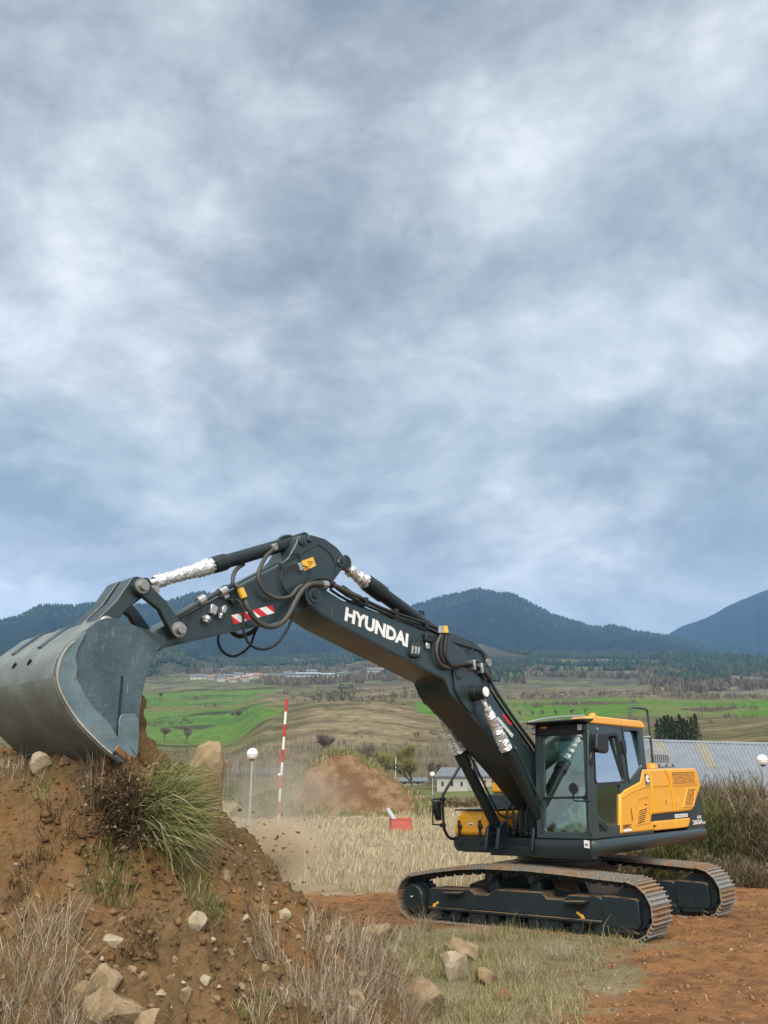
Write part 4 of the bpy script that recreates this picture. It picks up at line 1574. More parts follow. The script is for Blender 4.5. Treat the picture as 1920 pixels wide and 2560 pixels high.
quad_on([(1686.5, 2036), (1718, 2033.5), (1719, 2041.5), (1688, 2045)], 1.373, 'maker_plate', 'white', cw, .004)
mk = text_on('BLUMAQUETA', [(1688.5, 2037.5), (1716.5, 2035.2), (1717.4, 2040.4), (1689.6, 2043)], 1.373, 'plate_lettering', 'grey', cw, .01, .008)

# rear handrail
rp = L3([(1575, 1822), (1575, 1778), (1579, 1771), (1586, 1769), (1607, 1771), (1615, 1774), (1619, 1785), (1627, 1853), (1633, 1915)], 1.0)
hr = ub(MB().tube(catmull(rp), .022, 8), 'handrail', 'dark', None, 0, True)
ub(MB().tube(L3([(1607, 1843), (1625, 1842)], 1.0), .018, 8), 'handrail_rung', 'grey', hr)

# right side: tool box, tank, handrail and mirror
tbx = empty('tool_box')
tbx.parent = exc
tp = [(-1.385, 1.375), (-1.385, 1.50), (-1.34, 1.66), (-1.24, 1.755), (-1.12, 1.775), (-.62, 1.775), (-.575, 1.74), (-.575, 1.375)]
ub(MB().prism(tp, -.12, .96, 0), 'box_body', 'yellow', tbx, .04, seg=3)
ld = [(-1.355, 1.42), (-1.355, 1.52), (-1.31, 1.65), (-1.22, 1.735), (-1.12, 1.75), (-.68, 1.75), (-.63, 1.71), (-.63, 1.47), (-.68, 1.42)]
ub(MB().prism(ld, .9, 1.0, 0), 'box_lid', 'yellow', tbx, .025, seg=3)
ub(MB().tube([(1.003, y, z) for y, z in ld[4:] + ld[:1]], .008, 6), 'lid_groove', 'faint_ink', tbx)
quad_on([(1169, 2031.5), (1206, 2031), (1200, 2054), (1162.5, 2053.5)], 1.0, 'warning_label', 'label_yellow', tbx, .004, 0)
text_on('PELIGRO', [(1173, 2034), (1200, 2033.5), (1198, 2039), (1170.5, 2039.5)], 1.0, 'warning_lettering', 'faint_ink', tbx, .02, .006, 0)
for k in range(2):
    v = 2043 + 4.5 * k
    text_on('EXTREMIDAD DE ACERO' if k == 0 else 'NO SITUARSE DEBAJO', [(1167 - k, v), (1199 - k, v), (1198.5 - k, v + 2.6), (1166.5 - k, v + 2.6)], 1.0, 'warning_lettering', 'faint_ink', tbx, .0, .006, 0)
quad_on([(1171, 2057), (1184, 2057), (1184, 2062), (1181, 2065), (1174, 2065), (1170, 2061)], 1.0, 'lid_lock', 'white', tbx, .006, 0)
quad_on([(1173, 2060), (1182, 2060), (1181, 2063.5), (1174, 2063.5)], 1.0, 'keyhole', 'ink', tbx, .009, 0)
for u in (1150, 1201):
    a = loc(u + 1, 2066, 1.0, 0)
    ub(MB().stepped((.995, a[1], a[2]), (1.045, a[1], a[2]), [(0, .045), (.7, .045), (1, .03)], 14), 'lid_latch', 'black', tbx, 0, 40)
    ub(MB().box(1.0, 1.04, a[1] - .028, a[1] + .012, a[2] - .25, a[2] + .10), 'latch_strap', 'black', tbx, .012)
    ub(MB().box(.98, 1.05, a[1] - .04, a[1] + .045, a[2] - .28, a[2] - .21), 'latch_base', 'black', tbx, .01)
tank = MB().box(-.80, .08, -1.38, -.60, 1.80, 2.035)
tk = ub(tank, 'fuel_tank', 'dark', None, .03)
ub(MB().box(.081, .086, -1.0, -.86, 1.86, 1.95), 'tank_label', 'white', tk)
ub(MB().box(.081, .086, -.85, -.79, 1.85, 2.0), 'tank_label', 'label_yellow', tk)
ub(MB().box(-.12, .98, -1.36, -.60, 1.776, 1.80), 'step_plate', 'black', None, .005)
rh = MB().prism([(-1.36, 2.05), (-1.36, 2.16), (-1.28, 2.36), (-1.15, 2.40), (-.62, 2.40), (-.60, 2.05)], -.82, -.15, 0)
rho = ub(rh, 'right_hood', 'yellow', None, .04, seg=3)
for k in range(3):
    ub(MB().box(-.149, -.144, -1.05, -.68, 2.16 + .055 * k, 2.185 + .055 * k), 'vent_slot', 'ink', rho)
rl = L3([(1156, 1905), (1112, 1980), (1107, 1992), (1109, 2060), (1113, 2078), (1122, 2093), (1135, 2097), (1172, 2097)], -1.38)
rlo = ub(MB().tube(catmull(rl), .024, 8), 'front_handrail', 'black', None, 0, True)
ub(MB().tube(catmull([rl[0], (rl[0][0] - .25, -1.36, rl[0][2] - .05), (rl[0][0] - .55, -1.34, rl[0][2] - .6)]), .024, 8), 'handrail_back', 'black', rlo, 0, True)
mrf = L3([(1106, 1997), (1087, 1998), (1082, 2003), (1082, 2056), (1086, 2061), (1108, 2063)], -1.42)
ub(MB().tube(catmull(mrf, 4), .012, 6), 'mirror_bracket', 'black', rlo)
mp_ = S([(1087, 2003), (1100, 2003), (1102, 2052), (1095, 2050), (1088, 2025)], -1.43)
ub(MB().prism(rounded(mp_, .03), -1.50, -1.40), 'right_mirror', 'black', rlo, .02)
for v in (1998, 2063):
    a = loc(1107, v, -1.38)
    ub(MB().box(a[0] - .04, a[0] + .04, -1.42, -1.34, a[2] - .03, a[2] + .03), 'clamp', 'black', rlo, .006)

# ---- boom
boom = empty('boom')
boom.parent = exc
YBm = .30
bo = S([(762, 1487), (768, 1472), (782, 1467), (818, 1476), (856, 1500)], YBm) + [(4.6, 4.42), (3.75, 4.33), (3.0, 4.22), (2.40, 3.95), (1.98, 3.42), (1.50, 3.05), (1.03, 2.67), (.45, 2.16), (.20, 2.05), (.06, 1.90), (.12, 1.72), (.30, 1.66), (.62, 1.74)] + S([(1290, 1925), (1241, 1869), (1211, 1827), (1165, 1778), (1140, 1752), (1126, 1735), (1111, 1698), (843, 1561), (775, 1515)], YBm)
ub(MB().prism(bo, -YBm, YBm), 'boom_box', 'dark', boom, .018)
# raised edge strips where the side sheets stand past the bottom sheet
ub(MB().tube([(p[0], YBm + .004, p[1]) for p in S([(775, 1516), (843, 1562.5), (1110, 1699)], YBm)], .010, 6), 'weld_edge', 'dark', boom)
tpin = loc(780, 1488.5, YBm)
for s in (-1, 1):
    ub(MB().stepped((tpin[0], s * YBm, tpin[2]), (tpin[0], s * (YBm + .055), tpin[2]), [(0, .145), (.55, .145), (.6, .11), (1, .10)], 24), 'tip_boss', 'dark', boom, 0, 40)
    ub(MB().stepped((tpin[0], s * (YBm + .055), tpin[2]), (tpin[0], s * (YBm + .075), tpin[2]), [(0, .055), (1, .05)], 16), 'tip_pin', 'darker', boom, 0, 40)
# side doubler and cylinder boss
for s in (-1, 1):
    db = rounded(S([(1130, 1668), (1134, 1725), (1150, 1756), (1172, 1783), (1190, 1762), (1206, 1735), (1198, 1695), (1168, 1670), (1145, 1664)], YBm), .05)
    ub(MB().prism(db, s * YBm, s * (YBm + .035)), 'boss_plate', 'dark', boom, .012)
    ub(MB().stepped((2.64, s * .30, 3.49), (2.64, s * .58, 3.49), [(0, .125), (.5, .115), (.52, .105), (1, .10)], 22), 'cylinder_boss', 'darker', boom, 0, 40)
    ub(MB().stepped((2.64, s * .58, 3.49), (2.64, s * .592, 3.49), [(0, .075), (1, .072)], 18), 'boss_cap', 'white' if s > 0 else 'pin', boom, 0, 40)
    a = loc(1147, 1685, YBm + .035)
    ub(MB().stepped((a[0], s * (YBm + .03), a[2]), (a[0], s * (YBm + .055), a[2]), [(0, .085), (.6, .085), (1, .06)], 18), 'plug', 'dark', boom, 0, 40)
# ears that carry the arm cylinder
for s in (-1, 1):
    ear = rounded([(3.35, 4.23), (2.95, 4.40), (2.35, 4.34), (1.98, 4.17), (1.86, 4.05), (1.92, 3.90), (2.1, 3.80), (2.35, 3.80), (2.9, 4.05)], .06)
    ub(MB().prism(ear, s * .14, s * .20), 'cylinder_ear', 'dark', boom, .015)
    a = (1.98, 4.03)
    ub(MB().stepped((a[0], s * .20, a[1]), (a[0], s * .225, a[1]), [(0, .07), (1, .065)], 16), 'ear_pin', 'pin', boom, 0, 40)
text_on('HYUNDAI', [(864.5, 1516.5), (1021, 1585), (1018.5, 1619), (860.5, 1551)], YBm, 'lettering', 'white', boom, .048, .003)
st = text_on('GUMMERSETA', [(1245.5, 1793), (1283, 1837.5), (1279, 1843.5), (1242.5, 1798)], YBm, 'plate_lettering', 'grey', boom, .0, .006)
quad_on([(1245, 1791.5), (1283.5, 1837), (1280, 1844.5), (1241.5, 1798)], YBm, 'maker_strip', 'white', boom, .003)
quad_on([(1258, 1784), (1281, 1811), (1274, 1812), (1256, 1789)], YBm, 'red_decal', 'red', boom, .003)
# service sockets below the lettering
sk2 = loc(1032, 1635, YBm)
ub(MB().box(sk2[0] - .10, sk2[0] + .10, YBm, YBm + .06, sk2[2] - .05, sk2[2] + .0), 'socket_plate', 'black', boom, .008)
for k in range(3):
    ub(MB().cyl((sk2[0] - .07 + .07 * k, YBm + .04, sk2[2]), (sk2[0] - .085 + .07 * k, YBm + .05, sk2[2] + .10), .020, 8), 'socket', 'steel', boom)
ub(MB().box(sk2[0] - .34, sk2[0] - .26, YBm + .01, YBm + .05, sk2[2] + .10, sk2[2] + .19), 'connector', 'steel', boom, .01)
ub(MB().box(sk2[0] - .42, sk2[0] - .24, YBm + .005, YBm + .06, sk2[2] + .20, sk2[2] + .32), 'valve_block', 'black', boom, .015)
for pts in ([(1032, 1628), (1040, 1610), (1050, 1600)], [(1037, 1628), (1046, 1608), (1056, 1596)], [(1027, 1628), (1034, 1607), (1048, 1592)]):
    ub(MB().tube(catmull(L3(pts, YBm + .05)), .008, 5), 'cable', 'cable', boom)
for pts in ([(832, 1512), (829, 1540)], [(838, 1502), (836, 1535)]):
    ub(MB().tube(L3(pts, YBm + .002), .006, 5), 'weld_mark', 'darker', boom)
# foot brackets
for s in (-1, 1):
    ub(MB().prism([(-.35, 1.36), (.75, 1.36), (.42, 1.95), (.18, 2.08), (-.02, 1.98)], s * .33, s * .38), 'foot_bracket', 'darker', exc, .012)
    ub(MB().prism([(.55, 1.20), (1.28, 1.20), (1.20, 1.52), (1.02, 1.62), (.84, 1.52)], s * .30, s * .36), 'cylinder_bracket', 'darker', exc, .012)
    ub(MB().prism([(.55, 1.20), (1.28, 1.20), (1.20, 1.52), (1.02, 1.62), (.84, 1.52)], s * .52, s * .58), 'cylinder_bracket', 'darker', exc, .012)
ub(MB().box(.40, 1.10, -.58, .58, 1.10, 1.24), 'front_cross_member', 'darker', exc, .015)
vb = MB().box(.45, .75, -.25, .25, 1.36, 1.78)
vbo = ub(vb, 'valve_body', 'dark', exc, .03)
for k in range(6):
    a = (.78, -.30 + .12 * k, 1.42 + .05 * (k % 2))
    ub(MB().cyl(a, (a[0] + .06, a[1], a[2]), .026, 8), 'fitting', 'steel', vbo)
    ub(MB().tube(catmull([(a[0] + .05, a[1], a[2]), (a[0] + .18, a[1], a[2] + .05), (a[0] + .12, a[1] * 1.1, a[2] + .35), (a[0] - .25, a[1] * .9, a[2] + .6)]), .02, 6), 'hose', 'rubber', vbo, 0, True)

# ---- arm
arm = empty('arm')
arm.parent = exc
YA = .21
ao = S([(741, 1358), (744, 1345), (754, 1338), (780, 1337), (812, 1346), (842, 1367), (864, 1394), (866, 1406), (850, 1432), (835, 1452)], YA) + S([(815, 1480), (760, 1525), (700, 1552), (440, 1611), (400, 1621), (375, 1612), (368, 1592), (392, 1574), (560, 1485), (700, 1411), (722, 1392)], YA)
ub(MB().prism(ao, -YA, YA), 'arm_box', 'dark', arm, .016)
ub(MB().tube([(p[0], YA + .004, p[1]) for p in S([(402, 1620), (440, 1610.5), (700, 1551)], YA)], .010, 6), 'weld_edge', 'dark', arm)
ub(MB().tube([(p[0], YA - .03, p[1] + .02) for p in S([(420, 1558), (560, 1483), (700, 1409)], YA)], .012, 6), 'edge_pipe', 'dark', arm)
# raised plate round the rear pins
ub(MB().tube(catmull(L3([(700, 1413), (742, 1392), (790, 1364), (800, 1365), (825, 1385), (838, 1412), (835, 1448)], YA + .003)), .007, 5), 'cable', 'cable', arm)
for (u, v, r) in ((755, 1352, .07), (772, 1349, .04), (849, 1407, .055)):
    a = loc(u, v, YA)
    ub(MB().stepped((a[0], YA, a[2]), (a[0], YA + .03, a[2]), [(0, r), (.6, r), (1, r * .75)], 18), 'pin', 'dark', arm, 0, 40)
ub(MB().prism(rounded(S([(845, 1392), (856, 1390), (854, 1418), (844, 1416)], YA), .02), YA, YA + .03), 'pin_keeper', 'dark', arm, .008)
# red and white hazard strip
for k in range(7):
    t0, t1 = k / 6.5 - .08, (k + 1) / 6.5 - .08
    def hz(t, b):
        s_ = min(max(t + .09 * (1 - b), 0), 1)
        if t + .09 * (1 - b) < 0:
            s_ = 0
        top = np.array([577.5, 1538.5]) * (1 - s_) + np.array([682, 1512]) * s_
        bot = np.array([584, 1561]) * (1 - s_) + np.array([686.5, 1532]) * s_
        return tuple(bot * (1 - b) + top * b)
    def hz2(t, b):
        s_ = min(max(t + (.16 if b == 0 else 0), 0), 1)
        top = np.array([577.5, 1538.5]) * (1 - s_) + np.array([682, 1512]) * s_
        bot = np.array([584, 1561]) * (1 - s_) + np.array([686.5, 1532]) * s_
        return tuple(bot if b == 0 else top)
    ta, tb_ = k / 6 - .167, (k + 1) / 6 - .167
    q = [hz2(ta, 1), hz2(tb_, 1), hz2(tb_, 0), hz2(ta, 0)]
    if abs(q[0][0] - q[1][0]) + abs(q[2][0] - q[3][0]) < 2:
        continue
    quad_on(q, YA, 'hazard_stripe', 'red' if k % 2 == 0 else 'white', arm, .003 + .0002 * k)
wl = [(752.5, 1403), (782, 1392.5), (790, 1414), (761, 1428)]
quad_on(wl, YA, 'warning_sign', 'label_yellow', arm, .003)
def wpt(a, b):
    q = [np.array(loc(u, v, YA + .004)) for u, v in wl]
    return tuple((q[0] * (1 - a) + q[1] * a) * (1 - b) + (q[3] * (1 - a) + q[2] * a) * b)
ub(MB().tube([wpt(.50, .25), wpt(.90, .50), wpt(.50, .80), wpt(.50, .25)], .004, 4), 'sign_pictogram', 'ink', arm)
ub(MB().tube([wpt(.58, .52), wpt(.68, .40), wpt(.74, .55), wpt(.62, .62)], .004, 4), 'sign_pictogram', 'ink', arm)
ub(MB().tube([wpt(.10, .70), wpt(.16, .82), wpt(.22, .66), wpt(.30, .78)], .004, 4), 'sign_pictogram', 'ink', arm)
a = loc(746, 1419, YA)
ub(MB().prism(S([(740, 1409), (747, 1408), (753, 1427), (745, 1429)], YA), YA, YA + .05), 'junction_box', 'steel', arm, .008)
# line valves
def blk2(pts, name, mat, d, bev=.008):
    return ub(MB().prism(S(pts, YA), YA, YA + d), name, mat, arm, bev)
blk2([(519, 1515), (523, 1511), (537, 1520), (530, 1540), (517, 1534)], 'pipe_valve', 'steel', .07)
c = loc(518, 1541, YA + .05)
d_ = loc(513, 1556, YA + .05)
ub(MB().stepped(tuple(c), tuple(d_), [(0, .045), (.3, .045), (.32, .055), (.6, .055), (.62, .04), (1, .036)], 8), 'valve_nut', 'steel', arm)
blk2([(550, 1518), (558, 1513), (562, 1522), (556, 1536), (548, 1532)], 'pipe_valve', 'steel', .055)
c = loc(552, 1534, YA + .04)
d_ = loc(549, 1546, YA + .04)
ub(MB().stepped(tuple(c), tuple(d_), [(0, .03), (.5, .032), (.55, .024), (1, .022)], 8), 'valve_nut', 'steel', arm)
blk2([(568, 1501), (578, 1496), (583, 1506), (574, 1512)], 'pipe_valve', 'black', .06)
pipe = L3([(428, 1547), (440, 1540), (500, 1507), (555, 1476), (583, 1462)], YA + .04)
ub(MB().tube(pipe, .030, 10), 'steel_pipe', 'dark', arm, 0, True)
ub(MB().tube(L3([(432, 1541), (445, 1533), (515, 1493)], YA + .02), .016, 8), 'steel_pipe', 'steel', arm, 0, True)
for (u, v, w_) in ((558, 1478, 10), (504, 1500, 10)):
    a, b = loc(u - w_, v + w_ * .52, YA + .045), loc(u + w_ * .6, v - w_ * .35, YA + .045)
    ub(MB().cyl(tuple(a), tuple(b), .055, 12), 'pipe_clamp', 'steel', arm, 0, 40)
ub(MB().prism(S([(552, 1490), (566, 1486), (568, 1494), (558, 1500)], YA), YA, YA + .05), 'clamp_foot', 'steel', arm, .008)

# bucket linkage: two side rockers, two links
rod = loc(352, 1465, 0)
YL = .30
rodp = loc(353, 1466, YL)
lnk = loc(443, 1575, YL)
bpn = loc(265, 1561, YL)
rk = empty('bucket_linkage')
rk.parent = exc


def bar2(a, b, wa, wb, bend, y0, y1, name):
    a, b = Vector((a[0], a[2])), Vector((b[0], b[2]))
    d = (b - a).normalized()
    nn = Vector((-d.y, d.x))
    pts = []
    for k in range(9):
        an = math.pi * (k / 8) + math.pi / 2
        pts.append(a + d * math.cos(an) * wa + nn * math.sin(an) * wa)
    mid = (a + b) / 2 + nn * bend
    pts.append(mid - nn * (wa + wb) * .36)
    for k in range(9):
        an = math.pi * (k / 8) - math.pi / 2
        pts.append(b + d * math.cos(an) * wb + nn * math.sin(an) * wb)
    pts.append(mid + nn * (wa + wb) * .36)
    return ub(MB().prism([tuple(p) for p in pts], y0, y1), name, 'dark', rk, .012)


for s in (-1, 1):
    bar2(rodp, lnk, .085, .09, -.05, s * .245, s * .315, 'rocker')
    ub(MB().stepped((lnk[0], s * .315, lnk[2]), (lnk[0], s * .40, lnk[2]), [(0, .085), (.3, .085), (.32, .055), (1, .05)], 18), 'pin', 'pin', rk, 0, 40)
    ub(MB().stepped((rodp[0], s * .30, rodp[2]), (rodp[0], s * .38, rodp[2]), [(0, .08), (.4, .08), (.42, .055), (1, .05)], 18), 'pin', 'pin', rk, 0, 40)
bar2(rodp, bpn, .12, .09, 0, .04, .24, 'link')
bar2(rodp, bpn, .12, .09, 0, -.24, -.04, 'link')
ub(MB().cyl((rod[0], -.3, rodp[2]), (rod[0], .3, rodp[2]), .05, 14), 'cross_pin', 'pin', rk)
ub(MB().cyl((rodp[0], -.30, rodp[2]), (rodp[0], .30, rodp[2]), .09, 16), 'pin_barrel', 'dark', rk, 0, 40)

# ---- cylinders with foil round the rods
def cylinder(name, head, foot, r, split, foil0, foil1, label, foil_r=1.0, nseg=16):
    """head = rod-end pin, foot = barrel-end pin; split = share of the length that is rod"""
    h_, f_ = Vector(head), Vector(foot)
    ro = empty(name)
    ro.parent = exc
    ro['label'] = label
    L = (f_ - h_).length
    b0 = h_.lerp(f_, split)
    ub(MB().stepped(tuple(b0), tuple(f_), [(0, r * .7), (.004, r * 1.16), (.075, r * 1.22), (.13, r * 1.2), (.135, r), (.93, r), (.96, r * .8), (1, r * .6)], 24), 'barrel', 'darker', ro, 0, 40)
    ub(MB().cyl(tuple(h_), tuple(b0), r * .55, 14), 'rod', 'steel', ro, 0, True)
    ex = Vector((0, 1, 0))
    ub(MB().cyl(tuple(h_ - ex * r * 1.1), tuple(h_ + ex * r * 1.1), r * .95, 18), 'rod_eye', 'darker', ro, 0, 40)
    ub(MB().cyl(tuple(f_ - ex * r * 1.2), tuple(f_ + ex * r * 1.2), r * 1.0, 18), 'barrel_eye', 'darker', ro, 0, 40)
    bl = MB()
    d = (f_ - h_).normalized()
    up = d.orthogonal().normalized()
    bi = d.cross(up)
    for k in range(10):
        an = 2 * math.pi * k / 10
        p = b0 + (up * math.cos(an) + bi * math.sin(an)) * r * .95
        bl.cyl(tuple(p - d * .03), tuple(p), r * .13, 6)
    ub(bl, 'head_bolts', 'darker', ro)['kind'] = 'stuff'
    if foil1 > foil0:
        rr = random.Random(int(L * 1000))
        ns, na = int((foil1 - foil0) * L / .019), 20
        fm = MB()
        ph = [rr.uniform(0, 6.28) for _ in range(8)]
        cr_n = 0.0
        for i in range(ns + 1):
            t = i / ns
            c = h_.lerp(f_, foil0 + (foil1 - foil0) * t)
            cr = (.06 if i % 2 else -.06) + rr.uniform(-.05, .05)
            swell = foil_r * (.84 + .36 * t + .06 * math.sin(t * 9 + ph[0]) + .05 * math.sin(t * 17 + ph[1]))
            for k in range(na):
                an = 2 * math.pi * k / na
                w_ = cr + .05 * math.sin(3 * an + ph[2] + i * .9) + .04 * math.sin(5 * an + ph[3] - i * 1.7) + rr.uniform(-.05, .05)
                fm.v.append(tuple(c + (up * math.cos(an) + bi * math.sin(an)) * r * .80 * swell * (1 + w_ * .85)))
        for i in range(ns):
            for k in range(na):
                k2 = (k + 1) % na
                fm.f.append((i * na + k, i * na + k2, (i + 1) * na + k2, (i + 1) * na + k))
        o = ub(fm, 'foil_wrap', 'foil', ro, 0, 50)
        o['label'] = 'crumpled silver foil wrapped round the rod'
    return ro


for s in (1, -1):
    c = cylinder('boom_cylinder', (2.64, s * .45, 3.49), (1.0, s * .45, 1.46), .088, .40, .10, .39, 'boom lift cylinder with foil round its rod, %s' % ('nearer the cab' if s > 0 else 'farther from the cab'), 1.15)
    ub(MB().tube(catmull([(1.92, s * .45 + .10, 2.72), (1.62, s * .45 + .10, 2.36), (1.20, s * .45 + .09, 1.84), (.95, s * .45 + .03, 1.70), (.78, s * .3, 1.66)]), .018, 6), 'cylinder_pipe', 'dark', c, 0, True)
    ub(MB().cyl((1.85, s * .45 + .02, 2.63), (1.90, s * .45 + .11, 2.70), .03, 8), 'port', 'darker', c)
ub(MB().box(1.77, 1.79, -.36, -.355, 2.42, 2.50), 'sticker', 'white', c)
c = cylinder('arm_cylinder', tuple(loc(851, 1409, 0)), (1.98, 0, 4.03), .105, .165, .05, .165, 'arm cylinder on top of the boom, mostly barrel')
ub(MB().box(3.36, 3.44, -.04, .04, 4.61, 4.70), 'bleed_screw', 'black', c, .01)
bh = loc(352, 1466, 0)
bf = loc(750, 1350, 0)
c = cylinder('bucket_cylinder', tuple(bh), tuple(bf), .086, .40, .07, .40, 'bucket cylinder above the arm with a long foil wrap', 1.12)
for pts, y in (([(690, 1360), (694, 1352), (706, 1343), (722, 1340), (728, 1342)], .02),):
    ub(MB().tube(catmull(L3(pts, y)), .022, 8), 'port_pipe', 'dark', c, 0, True)
ub(MB().prism(S([(676, 1362), (688, 1358), (692, 1374), (682, 1380)], .09), .07, .13), 'port_block', 'pin', c, .01)

# ---- bucket
bk = empty('bucket')
bk.parent = exc
bk['label'] = 'wide worn steel digging bucket with rusty cutting edge'
YB1, YB0 = .72, -.80
shell = S([(400, 1612), (330, 1560), (265, 1545), (222, 1570), (190, 1594), (163, 1618), (145, 1650), (137, 1692), (146, 1730), (165, 1766), (190, 1803), (222, 1838), (262, 1876), (300, 1904), (340, 1930)], YB1)
shell = [tuple(p) for p in catmull([(a, b) for a, b in [(p[0], p[1]) for p in shell]], 3)] if False else [tuple(v_) for v_ in catmull([(x, z, 0) for x, z in shell], 3)]
shell = [(p[0], p[1]) for p in shell]
wrap0 = next(i for i, p in enumerate(shell) if p[0] > 9.02)
outer = shell[wrap0:]
def inset(poly, d):
    outp = []
    for i, p in enumerate(poly):
        a = Vector(poly[max(i - 1, 0)])
        b = Vector(poly[min(i + 1, len(poly) - 1)])
        t = (b - a).normalized()
        outp.append((p[0] + t.y * d, p[1] - t.x * d))
    return outp
inner = inset(outer, -.03)
cen = Vector((8.95, 3.0))
if (Vector(inner[len(inner) // 2]) - cen).length > (Vector(outer[len(outer) // 2]) - cen).length:
    inner = inset(outer, .03)
wr = MB()
n = len(outer)
ys = np.linspace(YB0, YB1, 5)
for y in ys:
    wr.v += [(x, y, z) for x, z in outer]
for y in ys:
    wr.v += [(x, y, z) for x, z in inner]
for j in range(4):
    for i in range(n - 1):
        wr.f.append((j * n + i, j * n + i + 1, (j + 1) * n + i + 1, (j + 1) * n + i))
        k = 5 * n
        wr.f.append((k + j * n + i, k + (j + 1) * n + i, k + (j + 1) * n + i + 1, k + j * n + i + 1))
    for i in (0, n - 1):
        wr.f.append((j * n + i, (j + 1) * n + i, 5 * n + (j + 1) * n + i, 5 * n + j * n + i))
ub(wr, 'wrapper', 'bucket_back', bk, 0, 50)
# wear bands round the back and the lower wear sheet, pressed 12 mm proud
def band(i0, i1, y0, y1, d, name, mat):
    seg_ = outer[i0:i1]
    o2 = inset(seg_, d)
    if (Vector(o2[len(o2) // 2]) - cen).length < (Vector(seg_[len(seg_) // 2]) - cen).length:
        o2 = inset(seg_, -d)
    m = len(seg_)
    mb = MB()
    for y in (y0, y1):
        mb.v += [(x, y, z) for x, z in seg_]
    for y in (y0, y1):
        mb.v += [(x, y, z) for x, z in o2]
    for i in range(m - 1):
        mb.f.append((2 * m + i, 2 * m + i + 1, 3 * m + i + 1, 3 * m + i))
        mb.f.append((i, i + 1, 2 * m + i + 1, 2 * m + i))
        mb.f.append((m + i, m + i + 1, 3 * m + i + 1, 3 * m + i))
    for i in (0, m - 1):
        mb.f.append((i, m + i, 3 * m + i, 2 * m + i))
    return ub(mb, name, mat, bk, 0, 50)
nb = len(outer)
band(int(nb * .42), nb, YB0 - .005, YB1 + .008, .014, 'wear_sheet', 'bucket_back')
for yy in (-.42, .12):
    band(0, int(nb * .22), yy - .03, yy + .03, .020, 'back_rib', 'bucket')
for u, v in ((88, 1656), (50, 1668)):
    a = loc(u, v, 9.42, 0)
    i_ = min(range(nb), key=lambda i: abs(outer[i][1] - a[2]))
    px_, pz_ = outer[i_]
    ub(MB().tube([(px_ + .005, a[1] - .022, pz_ - .02), (px_ + .010, a[1], pz_), (px_ + .006, a[1] + .02, pz_ + .02)], .014, 8), 'drain_slot', 'black', bk)
# side plates
front_edge = S([(340, 1930), (345, 1870), (348, 1800), (354, 1745), (366, 1690), (384, 1650), (402, 1612)], YB1)
sp = outer + front_edge[1:] + shell[:wrap0]
for y, lab in ((YB1, None), (YB0, None)):
    yy0, yy1 = (y - .03, y) if y > 0 else (y, y + .03)
    o = ub(MB().prism(sp, yy0, yy1), 'side_plate', 'bucket', bk, .006)
# wear plate along the rim of the near side, and the cutter plate in front
def rim(w_, i0, i1):
    a = outer[i0:i1]
    b = inset(a, w_)
    if (Vector(b[len(b) // 2]) - cen).length > (Vector(a[len(a) // 2]) - cen).length:
        b = inset(a, -w_)
    return a, b
a, b = rim(.20, int(nb * .12), nb - 3)
b = [tuple(Vector(p_).lerp(Vector(q_), min(1, .12 + 3.2 * i_ / len(a)) * min(1, .55 + 2.2 * (len(a) - i_) / len(a)))) for i_, (p_, q_) in enumerate(zip(a, b))]
wp = a + b[::-1]
ub(MB().prism(wp, YB1 + .001, YB1 + .022), 'side_wear_plate', 'bucket_plate', bk, .005)
ub(MB().prism(rounded(S([(291, 1890), (294, 1800), (300, 1786), (334, 1785), (345, 1800), (343, 1868), (340, 1897), (318, 1890)], YB1), .02), YB1 + .001, YB1 + .026), 'side_cutter', 'bucket_plate', bk, .006)
ub(MB().prism(S([(276, 1886), (290, 1862), (298, 1872), (338, 1898), (340, 1929)], YB1), YB1 + .001, YB1 + .034), 'cutter_corner', 'rust', bk, .006)
a, b = rim(.016, int(nb * .20), nb)
ub(MB().prism(a + b[::-1], YB1 + .0225, YB1 + .030), 'weld_rim', 'chip', bk)
ub(MB().tube(L3([(306, 1690), (300, 1760), (293, 1840), (290, 1880)], YB1 + .004), .012, 6), 'weld_seam', 'darker', bk)
lip = [outer[-1], outer[-4], (outer[-4][0] - .02, outer[-4][1] + .05), (outer[-1][0] + .02, outer[-1][1] + .04)]
e0, e1 = Vector(outer[-1]), Vector(outer[-6])
dd = (e0 - e1).normalized()
nn = Vector((-dd.y, dd.x))
if nn.y < 0:
    nn = -nn
lip = [e1, e0 + dd * .05, e0 + dd * .045 + nn * .02, e1 + nn * .055]
ub(MB().prism([tuple(p) for p in lip], YB0 - .01, YB1 + .034), 'cutting_edge', 'bucket', bk, .006)
# ears with the pin bosses
for y in (.27, -.27):
    ear = rounded(S([(243, 1590), (238, 1552), (262, 1538), (288, 1548), (330, 1560), (405, 1588), (412, 1618), (380, 1640), (300, 1600)], .3), .05)
    ub(MB().prism(ear, y - .03, y + .03), 'bucket_ear', 'dark', bk, .012)
ub(MB().stepped((bpn[0], -.40, bpn[2]), (bpn[0], .40, bpn[2]), [(0, .05), (.08, .055), (.1, .085), (.9, .085), (.92, .055), (1, .05)], 18), 'pin', 'pin', bk, 0, 40)
bpp = loc(392, 1606, .3)
ub(MB().cyl((bpp[0], -.36, bpp[2]), (bpp[0], .36, bpp[2]), .075, 18), 'pin', 'dark', bk, 0, 40)
ub(MB().prism(S([(170, 1596), (262, 1541), (275, 1547), (190, 1606)], .3), -.62, -.32), 'top_flange', 'bucket', bk, .01)

